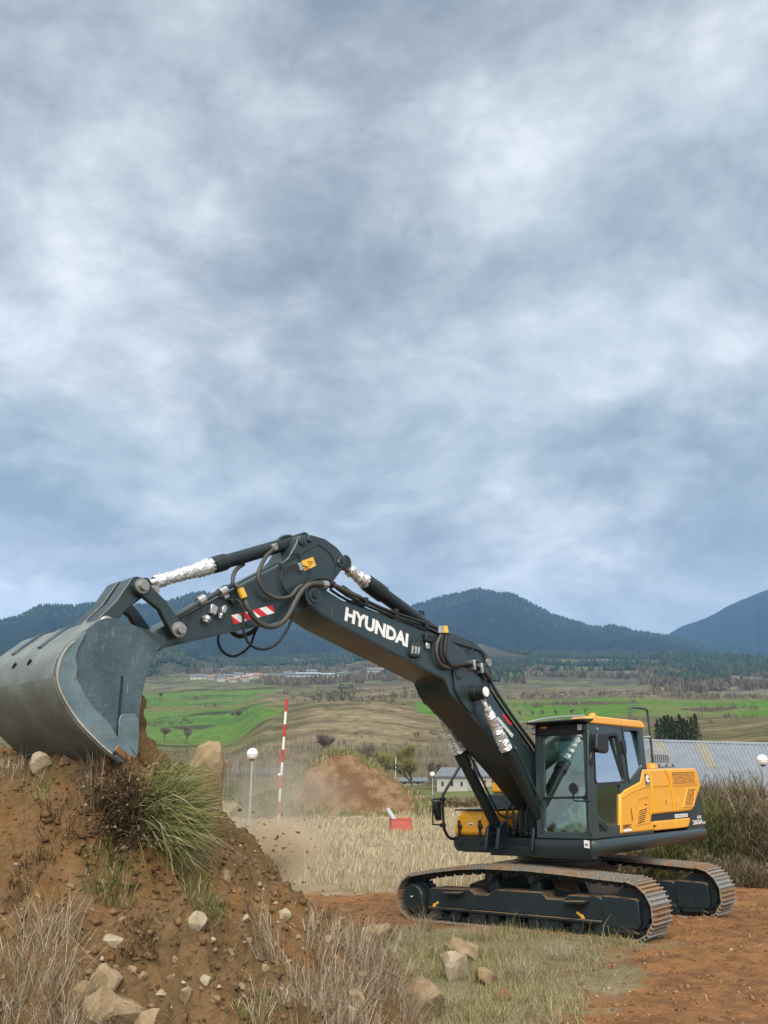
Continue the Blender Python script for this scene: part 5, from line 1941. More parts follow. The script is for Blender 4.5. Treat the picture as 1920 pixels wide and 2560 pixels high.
# ---- hoses
def hose(pts, y, r, name='hose', mat='hose', parent=None, n=6):
    yy = y if isinstance(y, (list, tuple)) else [y] * len(pts)
    p = [tuple(loc(u, v, q)) for (u, v), q in zip(pts, yy)]
    return ub(MB().tube(catmull(p, n), r, 8), name, mat, parent or exc, 0, True)


def Z5(pts):
    return [(250 + x * .3918, 1310 + y * .3918) for x, y in pts]


def Z6(pts):
    return [(720 + x * .3617, 1380 + y * .3617) for x, y in pts]


hose(Z5([(1110, 160), (1062, 205), (1022, 280), (1010, 345), (1040, 420), (1100, 465), (1160, 475), (1220, 458), (1256, 415), (1290, 390)]), [.10, .2, .28, .30, .30, .30, .30, .30, .30, .30], .026)
hose(Z5([(860, 390), (885, 405), (912, 460), (945, 535), (985, 600), (1040, 645), (1100, 655), (1160, 630), (1210, 570), (1250, 490), (1290, 425), (1345, 385), (1410, 385), (1500, 395), (1570, 430), (1659, 468)]), [.22, .26, .28] + [.33] * 8 + [.36] * 5, .033)
hose(Z5([(865, 480), (900, 510), (913, 600), (918, 690), (958, 770), (1040, 800), (1120, 770), (1190, 680), (1230, 590), (1262, 490), (1300, 400), (1370, 352), (1450, 352), (1500, 378)]), [.24] + [.30] * 13, .016, mat='rubber')
hose(Z5([(757, 700), (755, 760), (790, 820), (850, 845), (910, 820), (960, 770), (990, 690), (1035, 610)]), -.26, .016, mat='rubber')
hose(Z5([(828, 668), (860, 705), (910, 715), (980, 680), (1022, 620)]), -.25, .030, mat='rubber')
hose(Z5([(915, 258), (875, 285), (850, 330), (847, 392)]), [-.05, .05, .12, .16], .026)
hose(Z5([(1145, 245), (1160, 300), (1155, 370), (1190, 435), (1240, 455)]), .25, .015, mat='rubber')
hose(Z5([(1160, 285), (1210, 270), (1250, 262)]), .25, .008, 'cable', 'cable')
hose(Z5([(1175, 320), (1220, 290), (1255, 270)]), .25, .008, 'cable', 'cable')
hose(Z5([(1215, 200), (1260, 185), (1278, 215), (1280, 240)]), .23, .008, 'cable', 'cable')
hose(Z5([(1270, 262), (1320, 275), (1345, 310), (1342, 350)]), .24, .008, 'cable', 'cable')
hose(Z5([(750, 430), (785, 395), (830, 393)]), .22, .008, 'cable', 'cable')
hose(Z5([(575, 560), (577, 610), (555, 640), (505, 650), (470, 630)]), .23, .005, 'cable', 'cable')
for u, v in ((727, 1402),):
    a, b = loc(684, 1358, .1), loc(690, 1374, .12)
ft = loc(606, 1478, .30)
ub(MB().cyl(tuple(loc(600, 1471, .30)), tuple(loc(610, 1494, .31)), .042, 8), 'hose_fitting', 'label_yellow', exc)
ub(MB().cyl(tuple(loc(805, 1461, .36)), tuple(loc(818, 1461, .36)), .05, 10), 'hose_clamp', 'steel', exc)
ub(MB().cyl(tuple(loc(822, 1461, .36)), tuple(loc(830, 1462, .36)), .052, 10), 'hose_clamp', 'black', exc)
# pipes along the boom
for k, (dy, r) in enumerate(((.31, .026), (.20, .024), (.08, .020), (-.08, .020), (-.22, .026))):
    pp = [(5.42, dy, 4.68), (5.15, dy, 4.60), (4.6, dy, 4.50), (3.7, dy, 4.42), (3.15, dy, 4.33)]
    ub(MB().tube(catmull(pp), r, 8), 'boom_pipe', 'dark' if k % 2 else 'rubber', boom, 0, True)
hose(Z6([(395, 300), (560, 375), (900, 515), (960, 540)]), .32, .014, 'boom_pipe', 'rubber', boom)
for k, t in enumerate((.12, .45, .8)):
    x_ = 5.2 - 1.9 * t
    z_ = 4.62 - .11 * (5.2 - x_) - .02
    ub(MB().box(x_ - .03, x_ + .03, -.28, .34, z_ - .09, z_ + .03), 'pipe_clamp', 'black', boom, .006)
for k, (u, y, r, m) in enumerate(((1104, .36, .026, 'hose'), (1112, .34, .026, 'rubber'), (1122, .38, .030, 'rubber'))):
    dx = u - 1104
    pts = Z6([(1050 + dx * 2.2, 520), (1055 + dx * 2.2, 575), (1030 + dx * 3.2, 640), (1030 + dx * 3.2, 720), (1065 + dx * 3.4, 785), (1140 + dx * 2.4, 800 - dx), (1240 + dx, 775), (1340, 805 + dx * .6), (1400, 872 + dx)])
    hose(pts, y, r, 'hose', m)
    a, b = Z6([(1050 + dx * 2.2, 512), (1052 + dx * 2.2, 560)])
    ub(MB().stepped(tuple(loc(*a, y)), tuple(loc(*b, y)), [(0, .034), (.5, .034), (.52, .04), (1, .04)], 8), 'hose_fitting', 'steel' if k < 2 else 'label_yellow', exc)
for (u, v) in ((1181, 1659), (1200, 1667)):
    a = loc(u, v, .38)
    ub(MB().box(a[0] - .025, a[0] + .025, .30, .43, a[2] - .10, a[2] + .05), 'hose_clamp', 'steel', exc, .006)
# bundle down the back of the boom to the cab
for k in range(7):
    yy = .33 - .105 * k
    lift_ = .05 + .02 * (k % 2)
    pts = [(2.52, yy, 3.95 + lift_), (2.32, yy, 3.88 + lift_), (2.0, yy, 3.52 + lift_), (1.5, yy, 3.10 + lift_), (1.03, yy, 2.74 + lift_), (.72, yy * .9, 2.50 + lift_), (.35, yy * .8, 2.42), (.05, yy * .8, 2.2), (-.1, yy * .8, 1.75)]
    ub(MB().tube(catmull(pts), .024 if k % 3 else .030, 8), 'hose', 'rubber' if k % 2 else 'dark', exc, 0, True)
ub(MB().box(.86, .92, -.36, .40, 2.62, 2.70), 'hose_bracket', 'black', boom, .01)
hl = ub(MB().box(1.72, 1.86, -.12, .08, 3.86, 4.0), 'boom_work_lamp', 'black', boom, .02)
ub(MB().tube(catmull([(1.72, -.02, 3.88), (1.55, -.1, 3.72), (1.2, -.2, 3.28), (.85, -.28, 2.95), (.6, -.3, 2.75)]), .016, 6), 'lamp_cable', 'rubber', hl, 0, True)
# grab bars on the ear sheets
hose([(1122, 1602), (1150, 1611), (1198, 1626), (1209, 1636), (1213, 1655), (1211, 1668)], .22, .012, 'grab_bar', 'black', boom, 4)
hose([(1118, 1615), (1160, 1633), (1168, 1633), (1185, 1620), (1190, 1610)], .24, .012, 'grab_bar', 'black', boom, 4)
# the big loop by the right hood
ub(MB().tube(catmull([(.10, -.42, 2.35), (.0, -.62, 2.2), (.0, -.72, 2.06), (.05, -.60, 1.98), (.08, -.45, 2.02)]), .035, 8), 'hose', 'rubber', exc, 0, True)
# ------------------------------------------------------------------ the heap, its stones and clods
def heap_nodes(t):
    p = pos(t)
    n0 = t.noise(p, .9, 4, .6)
    n1 = t.noise(p, 6, 6, .7)
    n2 = t.noise(p, 45, 6, .72)
    n3 = t.noise(p, 14, 5, .7, .6)
    c = t.mix(t.range(n0, .35, .65), (.240, .128, .050), (.150, .100, .046))
    c = t.mix(t.range(n1, .40, .68), c, (.240, .150, .078))
    c = t.mix(t.math('MULTIPLY', t.range(n3, .52, .70), .8), c, (.066, .042, .025))
    c = t.mix(t.math('MULTIPLY', t.range(n2, .58, .74), .7), c, (.30, .215, .130))
    h = t.math('ADD', t.math('MULTIPLY', n1, .6), t.math('ADD', t.math('MULTIPLY', n2, .45), t.math('MULTIPLY', n3, .5)))
    out(t, bsdf(t, c, .96, 0, bump(t, h, 1.0, .07), .12))


M['heap'] = material('dug_red_brown_earth', heap_nodes)


def grid_thing(name, x0, x1, y0, y1, step, zf, mat):
    nx, ny = int((x1 - x0) / step), int((y1 - y0) / step)
    X, Y = np.meshgrid(np.linspace(x0, x1, nx), np.linspace(y0, y1, ny))
    x, y = X.ravel(), Y.ravel()
    z = zf(x, y)
    b = base_z(x, y)
    keep = (z > b - .12).reshape(ny, nx)
    i, j = np.meshgrid(np.arange(ny - 1), np.arange(nx - 1), indexing='ij')
    k = keep[:-1, :-1] | keep[1:, :-1] | keep[:-1, 1:] | keep[1:, 1:]
    a = (i * nx + j)[k]
    f = np.stack([a, a + 1, a + nx + 1, a + nx], 1)
    used, inv_ = np.unique(f, return_inverse=True)
    v = np.stack([x, y, np.maximum(z, b - .15)], 1)[used]
    return link(name, np_mesh(name, v, inv_.reshape(f.shape), mat, True))


pile = grid_thing('dirt_pile', -7.6, 1.6, 4.6, 14.2, .027, pile_z, M['heap'])
tag(pile, 'big heap of freshly dug red brown earth under the excavator bucket', 'dirt pile')


def rock_mesh(seed, w, d, h, sub=3, cuts=12, rough=.10):
    rg = random.Random(seed)
    bm = bmesh.new()
    bmesh.ops.create_icosphere(bm, subdivisions=sub, radius=1.0)
    pl = []
    for _ in range(cuts):
        a, b = rg.uniform(0, 6.28), rg.uniform(-.6, 1.0)
        nv = Vector((math.cos(a) * math.sqrt(max(0, 1 - b * b * .8)), math.sin(a) * math.sqrt(max(0, 1 - b * b * .8)), b)).normalized()
        pl.append((nv, rg.uniform(.42, .80)))
    off = Vector((rg.uniform(-50, 50), rg.uniform(-50, 50), rg.uniform(-50, 50)))
    for v in bm.verts:
        p = v.co.copy()
        for nv, dd in pl:
            k = p.dot(nv)
            if k > dd:
                p -= nv * (k - dd) * .92
        p *= 1 + rough * 2.2 * mnoise.noise(p * 1.7 + off) + rough * mnoise.noise(p * 4.5 + off)
        v.co = p
    lo = [min(v.co[i] for v in bm.verts) for i in range(3)]
    hi = [max(v.co[i] for v in bm.verts) for i in range(3)]
    dim = (w, d, h)
    for v in bm.verts:
        v.co = Vector([(v.co[i] - (lo[i] + hi[i]) / 2) * dim[i] / (hi[i] - lo[i]) for i in range(3)])
    me = bpy.data.meshes.new('rock')
    bm.to_mesh(me)
    bm.free()
    me.shade_smooth()
    me.set_sharp_from_angle(angle=R(24))
    return me


def rock_nodes(ca, cb, cc):
    def f(t):
        p = pos(t)
        n1 = t.noise(p, 7, 6, .65)
        n2 = t.noise(p, 40, 5, .7)
        c = t.mix(t.range(n1, .35, .65), ca, cb)
        c = t.mix(t.math('MULTIPLY', t.range(n2, .55, .72), .6), c, cc)
        c = t.mix(t.math('MULTIPLY', t.range(t.noise(p, 3.1, 5, .7), .55, .66), .6), c, (.20, .115, .058))
        out(t, bsdf(t, c, .9, 0, bump(t, t.math('ADD', n1, t.math('MULTIPLY', n2, .4)), .6, .03), .2))
    return f


M['rock_tan'] = material('tan_limestone', rock_nodes((.21, .150, .085), (.31, .235, .145), (.13, .09, .05)))
M['rock_pale'] = material('pale_limestone', rock_nodes((.30, .245, .165), (.40, .345, .25), (.20, .145, .09)))
M['rock_brown'] = material('soil_stained_stone', rock_nodes((.20, .135, .075), (.28, .20, .115), (.11, .07, .04)))
M['rootball'] = material('dark_root_ball', rock_nodes((.036, .022, .013), (.060, .036, .020), (.022, .014, .009)))
M['clod'] = material('earth_clod', rock_nodes((.13, .075, .038), (.20, .115, .058), (.075, .045, .028)))


def rock(u, v, wpx, hpx, mat, label, group=None, sink=.30, name='rock', Y=None, rz=None, deep=.8, cuts=12):
    """v is the row of the stone's middle"""
    g = hit(u, v + hpx * .42)
    Yd = g[1] if Y is None else Y
    px = Yd * 1.0 / FPX * math.cos(CAM_PITCH) * 1.03
    w_, h_ = wpx * px, hpx * px
    o = link(name, rock_mesh(int(u * 7 + v * 13), w_, w_ * deep, h_ * 1.08, cuts=cuts))
    o.data.materials.append(M[mat])
    c = at(u, v, Yd + w_ * .15)
    o.location = (c[0], c[1], c[2])
    o.rotation_euler = (rnd.uniform(-.2, .2), rnd.uniform(-.2, .2), rnd.uniform(-.35, .35) + (math.pi if rnd.random() < .5 else 0) if rz is None else rz)
    return tag(o, label, 'rock', group)


G = 'larger stones round the heap'
rock(1047, 2512, 128, 104, 'rock_tan', 'largest tan boulder in the grass at the bottom edge', G)
rock(1006, 2487, 42, 36, 'rock_brown', 'brown stone touching the left side of the largest boulder', G)
rock(1151, 2380, 84, 54, 'rock_tan', 'smooth tan boulder behind the pale broken rock, below the track', G)
rock(1136, 2422, 66, 74, 'rock_pale', 'pale lichen-spotted broken rock in front of the smooth tan boulder', G)
rock(1218, 2444, 48, 44, 'rock_brown', 'squat brown stone just right of the pale broken rock', G)
rock(1255, 2490, 42, 30, 'clod', 'dark brown clod lying alone on the short grass', G)
rock(943, 2338, 80, 48, 'rock_tan', 'tan slab half buried at the foot of the heap', G)
rock(920, 2362, 46, 34, 'rock_tan', 'small tan stone in front of the half buried slab', G)
rock(893, 2502, 48, 44, 'rock_tan', 'tan stone among dry grass left of the largest boulder', G)
rock(877, 2532, 32, 26, 'rock_pale', 'small pale stone under the tan stone in dry grass', G)
rock(906, 2438, 32, 20, 'rock_pale', 'flat white stone lying in the dry grass clump', G)
rock(269, 2462, 68, 84, 'rock_tan', 'upright tan block low on the heap, above the broad slab', G)
rock(286, 2528, 138, 104, 'rock_tan', 'broad tan slab at the bottom left of the heap', G)
rock(378, 2556, 84, 52, 'rock_tan', 'tan rock cut by the bottom edge, right of the broad slab', G)
rock(205, 2490, 60, 60, 'rock_brown', 'soil stained rock left of the upright tan block', G)
rock(284, 2352, 62, 32, 'rock_pale', 'long pale splinter of stone on the heap face', G)
rock(495, 2304, 44, 42, 'rock_pale', 'pale stone beside a green tuft in the middle of the heap face', G)
rock(470, 2487, 38, 34, 'rock_tan', 'round tan stone low in the middle of the heap', G)
rock(401, 2482, 40, 20, 'rock_pale', 'low pale stone right of the upright tan block', G)
rock(100, 1906, 56, 48, 'rock_pale', 'pale rock on top of the heap under the bucket', G, Y=7.9)
rock(713, 2287, 32, 27, 'rock_pale', 'cream stone high on the right flank of the heap', G)
rock(612, 2296, 26, 16, 'rock_pale', 'white flat chip on the right flank of the heap', G)
bl = rock(512, 1942, 100, 165, 'rock_tan', 'tall rounded tan boulder standing behind the green tussock', G, Y=8.35, deep=.7, rz=.2, cuts=0)
for (u, v, w_, h_, m) in ((356, 2443, 27, 28, 'rock_tan'), (512, 2452, 28, 26, 'rock_pale'), (45, 2168, 24, 20, 'rock_tan'), (41, 2143, 24, 14, 'rock_tan'), (178, 2218, 24, 16, 'rock_tan'),
                      (486, 2170, 32, 26, 'rock_brown'), (564, 2191, 24, 30, 'rock_tan'), (818, 2348, 28, 20, 'rock_tan'), (330, 2425, 24, 20, 'rock_brown'), (428, 2448, 26, 22, 'rock_brown'), (190, 2378, 24, 16, 'rock_tan'),
                      (540, 2500, 26, 20, 'rock_brown'), (600, 2470, 24, 18, 'rock_tan'), (660, 2420, 24, 18, 'rock_tan'), (440, 2400, 20, 16, 'rock_tan'), (575, 2380, 22, 16, 'rock_brown'), (745, 2345, 22, 17, 'rock_tan'),
                      (690, 2360, 20, 14, 'rock_brown'), (840, 2400, 26, 20, 'rock_brown'), (305, 2300, 18, 14, 'rock_tan'), (390, 2350, 18, 13, 'rock_brown'), (620, 2350, 20, 15, 'rock_tan'), (530, 2350, 18, 12, 'rock_pale'),
                      (230, 2275, 18, 12, 'rock_brown'), (120, 2300, 20, 14, 'rock_tan'), (95, 2240, 16, 12, 'rock_brown'), (655, 2265, 22, 16, 'rock_brown'), (780, 2330, 24, 22, 'rock_brown'), (720, 2410, 22, 16, 'rock_tan')):
    rock(u, v, w_, h_, m, 'small stone bedded in the dug face of the heap', 'small stones in the heap', name='stone')


def clods(name, pts, sizes, rng, mat):
    """many small angular lumps in one mesh"""
    base = np.array([(1, 0, 0), (-1, 0, 0), (0, 1, 0), (0, -1, 0), (0, 0, 1), (0, 0, -1)], float)
    f0 = np.array([(0, 2, 4), (2, 1, 4), (1, 3, 4), (3, 0, 4), (2, 0, 5), (1, 2, 5), (3, 1, 5), (0, 3, 5)])
    n = len(pts)
    v = base[None] * rng.uniform(.55, 1.15, (n, 6, 1)) + rng.uniform(-.22, .22, (n, 6, 3))
    a = rng.uniform(0, 6.28, n)
    c, s = np.cos(a)[:, None], np.sin(a)[:, None]
    x, y = v[..., 0] * c - v[..., 1] * s, v[..., 0] * s + v[..., 1] * c
    z = v[..., 2] * .7
    t = rng.uniform(-.6, .6, n)
    c, s = np.cos(t)[:, None], np.sin(t)[:, None]
    y, z = y * c - z * s, y * s + z * c
    P_ = np.stack([x, y, z], 2) * sizes[:, None, None] + pts[:, None]
    fa = (np.arange(n)[:, None, None] * 6 + f0[None]).reshape(-1, 3)
    o = link(name, np_mesh(name, P_.reshape(-1, 3), fa, mat, False, {'tint': np.repeat(rng.uniform(0, 1, n), 6)}))
    o['kind'] = 'stuff'
    return o


def clod_nodes(ca, cb, cc):
    def f(t):
        a = t.n('ShaderNodeAttribute', attribute_name='tint').outputs['Fac']
        c = t.ramp(a, [(0, ca), (.75, cb), (.93, cc), (1, (.42, .36, .27))])
        out(t, bsdf(t, c, .95, 0, bump(t, t.noise(pos(t), 60, 4, .7), .5, .01), .15))
    return f


M['clods'] = material('loose_clods', clod_nodes((.085, .050, .028), (.185, .108, .054), (.235, .155, .085)))
M['darkclods'] = material('dark_topsoil', clod_nodes((.030, .019, .012), (.065, .040, .023), (.11, .07, .04)))
M['soilclods'] = material('loose_red_soil', clod_nodes((.13, .066, .032), (.235, .125, .062), (.33, .22, .13)))
rng = np.random.default_rng(11)
n = 22000
x, y = rng.uniform(-6.5, .9, n), rng.uniform(5.0, 13.5, n)
z = pile_z(x, y)
k = z > base_z(x, y) - .02
x, y, z = x[k], y[k], z[k]
s_ = np.minimum(.007 + rng.exponential(.011, len(x)), .075)
tag(clods('loose_clods', np.stack([x, y, z + s_ * .2], 1), s_, rng, M['clods']), 'loose clods and gravel strewn over the heap', 'clods')
n = 14000
x, y = rng.uniform(-3, 12, n), rng.uniform(7.5, 24, n)
d_, sdx = poly_dist(x, y, SOIL)
k = (sdx < .2) & (np.hypot(x - 2.9, y - 15) > .5)
x, y = x[k], y[k]
s_ = np.minimum(.008 + rng.exponential(.010, len(x)), .05)
tag(clods('soil_crumbs', np.stack([x, y, base_z(x, y) + s_ * .1], 1), s_, rng, M['soilclods']), 'crumbs of red soil over the bare ground', 'soil')

# earth spilling out of the bucket mouth
def spill():
    mb = MB()
    rg = random.Random(3)
    c0 = loc(352, 1800, .2)
    W_ = lambda L: MU @ np.array(L) + EXC
    cols, rows = 26, 30
    for i in range(rows):
        t = i / (rows - 1)
        for j in range(cols):
            s = j / (cols - 1)
            yl = .66 - 1.3 * s
            xl = 8.56 - .22 * t - .50 * t * t - .10 * math.sin(s * 3.1)
            zl = 3.02 - .92 * t ** .85 - .30 * (s - .3) ** 2 * (1 - t)
            w0 = W_((xl, yl, zl))
            nz = mnoise.noise(Vector((w0[0] * 3.1, w0[1] * 3.1, w0[2] * 3.1))) * .09 + mnoise.noise(Vector((w0[0] * 9, w0[1] * 9, w0[2] * 9))) * .045 + mnoise.noise(Vector((w0[0] * 26, w0[1] * 26, w0[2] * 26))) * .02
            w0 = W_((xl - nz, yl, zl + nz * .6))
            mb.v.append(tuple(w0))
    for i in range(rows - 1):
        for j in range(cols - 1):
            mb.f.append((i * cols + j, i * cols + j + 1, (i + 1) * cols + j + 1, (i + 1) * cols + j))
    k = len(mb.v)
    for i in range(rows):                       # closed towards the bucket
        t = i / (rows - 1)
        for yl in (.66, -.64):
            mb.v.append(tuple(W_((8.95, yl, 2.95 - .85 * t))))
    for i in range(rows - 1):
        mb.f.append((i * cols, (i + 1) * cols, k + 2 * (i + 1), k + 2 * i))
        mb.f.append((i * cols + cols - 1, k + 2 * i + 1, k + 2 * (i + 1) + 1, (i + 1) * cols + cols - 1))
    o = mb.build('bucket_load', M['heap'], None, True)
    return tag(o, 'red brown earth spilling from the mouth of the bucket', 'soil')


# ------------------------------------------------------------------ grass
def blades(name, base, height, width, lean, rng, mat, curve=.35, sides=None):
    """base (n,3), height (n), lean (n,2) horizontal tip offset as a share of the height"""
    n = len(base)
    a = rng.uniform(0, math.pi, n)
    wx, wy = np.cos(a) * width * .5, np.sin(a) * width * .5
    mid = base + np.stack([lean[:, 0] * height * curve, lean[:, 1] * height * curve, height * .58], 1)
    tip = base + np.stack([lean[:, 0] * height, lean[:, 1] * height, height * np.maximum(.15, 1 - .45 * (lean ** 2).sum(1))], 1)
    dv = np.stack([wx, wy, np.zeros(n)], 1)
    v = np.stack([base - dv, base + dv, mid - dv * .75, mid + dv * .75, tip], 1)
    f0 = np.array([(0, 1, 3), (0, 3, 2), (2, 3, 4)])
    f = (np.arange(n)[:, None, None] * 5 + f0[None]).reshape(-1, 3)
    me = np_mesh(name, v.reshape(-1, 3), f, mat, False, {'tint': np.repeat(rng.uniform(0, 1, n), 5)})
    return link(name, me)


def grass_mat(name, stops):
    def f(t):
        a = t.n('ShaderNodeAttribute', attribute_name='tint').outputs['Fac']
        c = t.ramp(a, stops)
        d = bsdf(t, c, .8, 0, None, .15)
        tr = t.n('ShaderNodeBsdfTranslucent', {0: c})
        mx = t.n('ShaderNodeMixShader', {0: .28, 1: d, 2: tr.outputs[0]})
        out(t, mx.outputs[0])
    return material(name, f)


M['straw'] = grass_mat('dry_straw', [(0, (.31, .25, .15)), (.5, (.46, .385, .25)), (1, (.62, .54, .39))])
M['strawfine'] = grass_mat('bleached_grass', [(0, (.16, .115, .065)), (.45, (.34, .275, .18)), (1, (.60, .53, .42))])
M['greengrass'] = grass_mat('green_tussock', [(0, (.050, .075, .016)), (.35, (.130, .175, .036)), (.65, (.26, .275, .090)), (.85, (.48, .43, .24)), (1, (.62, .56, .40))])
M['shortgrass'] = grass_mat('short_mixed_grass', [(0, (.095, .115, .028)), (.35, (.205, .205, .075)), (.65, (.36, .31, .16)), (1, (.52, .45, .29))])
M['brush_green'] = grass_mat('broom_green', [(0, (.035, .050, .014)), (.5, (.105, .130, .036)), (.85, (.200, .190, .075)), (1, (.32, .26, .15))])
M['brush_brown'] = grass_mat('broom_brown', [(0, (.065, .048, .028)), (.5, (.170, .130, .072)), (.85, (.28, .23, .14)), (1, (.42, .36, .24))])
M['turf'] = grass_mat('fresh_turf', [(0, (.07, .11, .02)), (.6, (.13, .19, .04)), (1, (.26, .27, .10))])
M['roots'] = grass_mat('dark_roots', [(0, (.026, .016, .010)), (.6, (.070, .044, .026)), (1, (.26, .19, .11))])

rng = np.random.default_rng(23)
# meadow of dry grass behind the heap
n = 190000
y = rng.uniform(15.5, 66, n) ** 1.0
x = rng.uniform(-1, 1, n) * (.56 * y + 1.5)
d_, sdx = poly_dist(x, y, SOIL)
clump = fbm(x, y, .55, 3, 151)
k = (sdx > .25) & (rng.uniform(0, 1, n) < np.clip((clump - .30) * 3.2, .06, 1) * np.interp(y, [15, 22, 35, 66], [.75, 1, .9, .55]))
k &= ~((x < 1.2) & (y < 16.2) & (pile_z(x, y) > base_z(x, y)))
k &= ~((mound_z(x, y) > .25) & (np.abs(y - 57.5) < 6))
x, y, clump = x[k], y[k], clump[k]
h_ = rng.uniform(.12, .40, len(x)) * (.45 + 1.1 * clump)
ln = rng.normal(0, .38, (len(x), 2)) + np.array([.12, 0])
o = blades('dry_meadow_grass', np.stack([x, y, base_z(x, y) - .03], 1), h_, .006 + .00075 * y, ln, rng, M['straw'])
tag(o, 'tall dry straw coloured grass filling the meadow behind the heap', 'grass', kind='stuff')
# short grass between the heap and the tracks
n = 60000
y = rng.uniform(6.6, 16, n)
x = rng.uniform(-2.2, 3.4, n)
d_, sdx = poly_dist(x, y, SOIL)
clump = fbm(x, y, 1.6, 4, 157)
k = (sdx > -.05) & (rng.uniform(0, 1, n) < np.clip((clump - .28) * 3.0, .1, 1)) & (pile_z(x, y) < base_z(x, y) + .05)
x, y, clump = x[k], y[k], clump[k]
h_ = rng.uniform(.03, .13, len(x)) * (.5 + clump) + (rng.uniform(0, 1, len(x)) < .02) * rng.uniform(.15, .35, len(x))
o = blades('short_grass', np.stack([x, y, base_z(x, y) - .01], 1), h_, rng.uniform(.003, .0075, len(x)), rng.normal(0, .55, (len(x), 2)), rng, M['shortgrass'])
tag(o, 'short green and yellow grass in front of the tracks', 'grass', kind='stuff')


def tuft(u, v, npts, hgt, spread, lean, mat, label, group=None, width=.0045, name='grass_clump', var=.55, Y=None, cat='grass', lift=0.0):
    g = hit(u, v) if Y is None else at(u, v, Y)
    ang = rng.uniform(0, 6.28, npts)
    rad = spread * np.sqrt(rng.uniform(0, 1, npts))
    x, y = g[0] + rad * np.cos(ang), g[1] + rad * np.sin(ang)
    if Y is None:
        b = base_z(x, y)
        pz = np.where((x < 1.6) & (y < 14.5), pile_z(x, y), -9)
        z = np.maximum(b, pz) - .02
    else:
        z = np.full(npts, g[2]) + lift
    base_ = np.stack([x - g[0], y - g[1], z - g[2]], 1)
    L_ = rng.normal(0, var, (npts, 2)) + np.stack([np.cos(ang), np.sin(ang)], 1) * (rad / spread)[:, None] * .45 + np.array(lean)
    o = blades(name, base_, hgt * rng.uniform(.35, 1.0, npts), width * rng.uniform(.6, 1.3, npts), L_, rng, M[mat])
    o.location = g
    return tag(o, label, cat, group)


GD = 'dry grass clumps in the foreground'
tuft(95, 2550, 480, .38, .34, (.15, 0), 'strawfine', 'bleached grass clump filling the bottom left corner', GD)
tuft(25, 2480, 360, .42, .28, (.2, 0), 'strawfine', 'bleached tall grass at the left edge below the heap', GD)
tuft(190, 2562, 320, .30, .24, (.1, 0), 'strawfine', 'low bleached grass beside the broad slab', GD)
tuft(120, 2400, 160, .62, .22, (-.1, 0), 'strawfine', 'few tall dead stalks above the bottom left grass', GD, .004)
tuft(860, 2420, 520, .46, .36, (.25, 0), 'strawfine', 'large dry clump between the heap and the boulders', GD)
tuft(945, 2400, 420, .55, .30, (.35, 0), 'strawfine', 'dry clump leaning right in front of the half buried slab', GD)
tuft(800, 2480, 300, .34, .30, (.1, 0), 'strawfine', 'dry clump below the flat white stone', GD)
tuft(960, 2480, 300, .36, .30, (-.1, 0), 'strawfine', 'dry clump left of the largest boulder', GD)
tuft(735, 2552, 380, .30, .34, (.2, 0), 'strawfine', 'dry clump at the bottom edge left of the pale stone', GD)
tuft(850, 2555, 500, .40, .30, (.1, 0), 'strawfine', 'dry clump at the bottom edge below the small pale stone', GD)
tuft(670, 2390, 260, .55, .14, (-.9, .1), 'strawfine', 'flattened straw lying across the heap face', GD, .004)
tuft(1010, 2360, 260, .40, .20, (.2, 0), 'strawfine', 'sparse dry stalks left of the smooth tan boulder', GD)
tuft(1300, 2440, 260, .26, .22, (.1, 0), 'strawfine', 'short straw tuft right of the dark clod', GD)
tuft(1410, 2400, 260, .30, .18, (0, 0), 'strawfine', 'straw tuft by the edge of the red soil', GD)
tuft(1110, 2520, 300, .24, .25, (.1, 0), 'shortgrass', 'yellow green tuft right of the largest boulder', GD)
tuft(1200, 2550, 300, .22, .25, (.1, 0), 'shortgrass', 'yellow green tuft at the bottom edge under the dark clod', GD)
tuft(1060, 2440, 260, .22, .20, (.1, 0), 'shortgrass', 'green tuft between the pale broken rock and the largest boulder', GD)
tuft(640, 2555, 240, .22, .16, (.1, 0), 'greengrass', 'small green tuft at the bottom edge of the heap', GD)
tuft(1205, 2350, 200, .34, .10, (0, 0), 'strawfine', 'thin stalks standing in front of the track', GD, .004)
tuft(1060, 2330, 120, .55, .10, (.1, 0), 'strawfine', 'tall thin stalks in front of the drive end of the track', GD, .005)

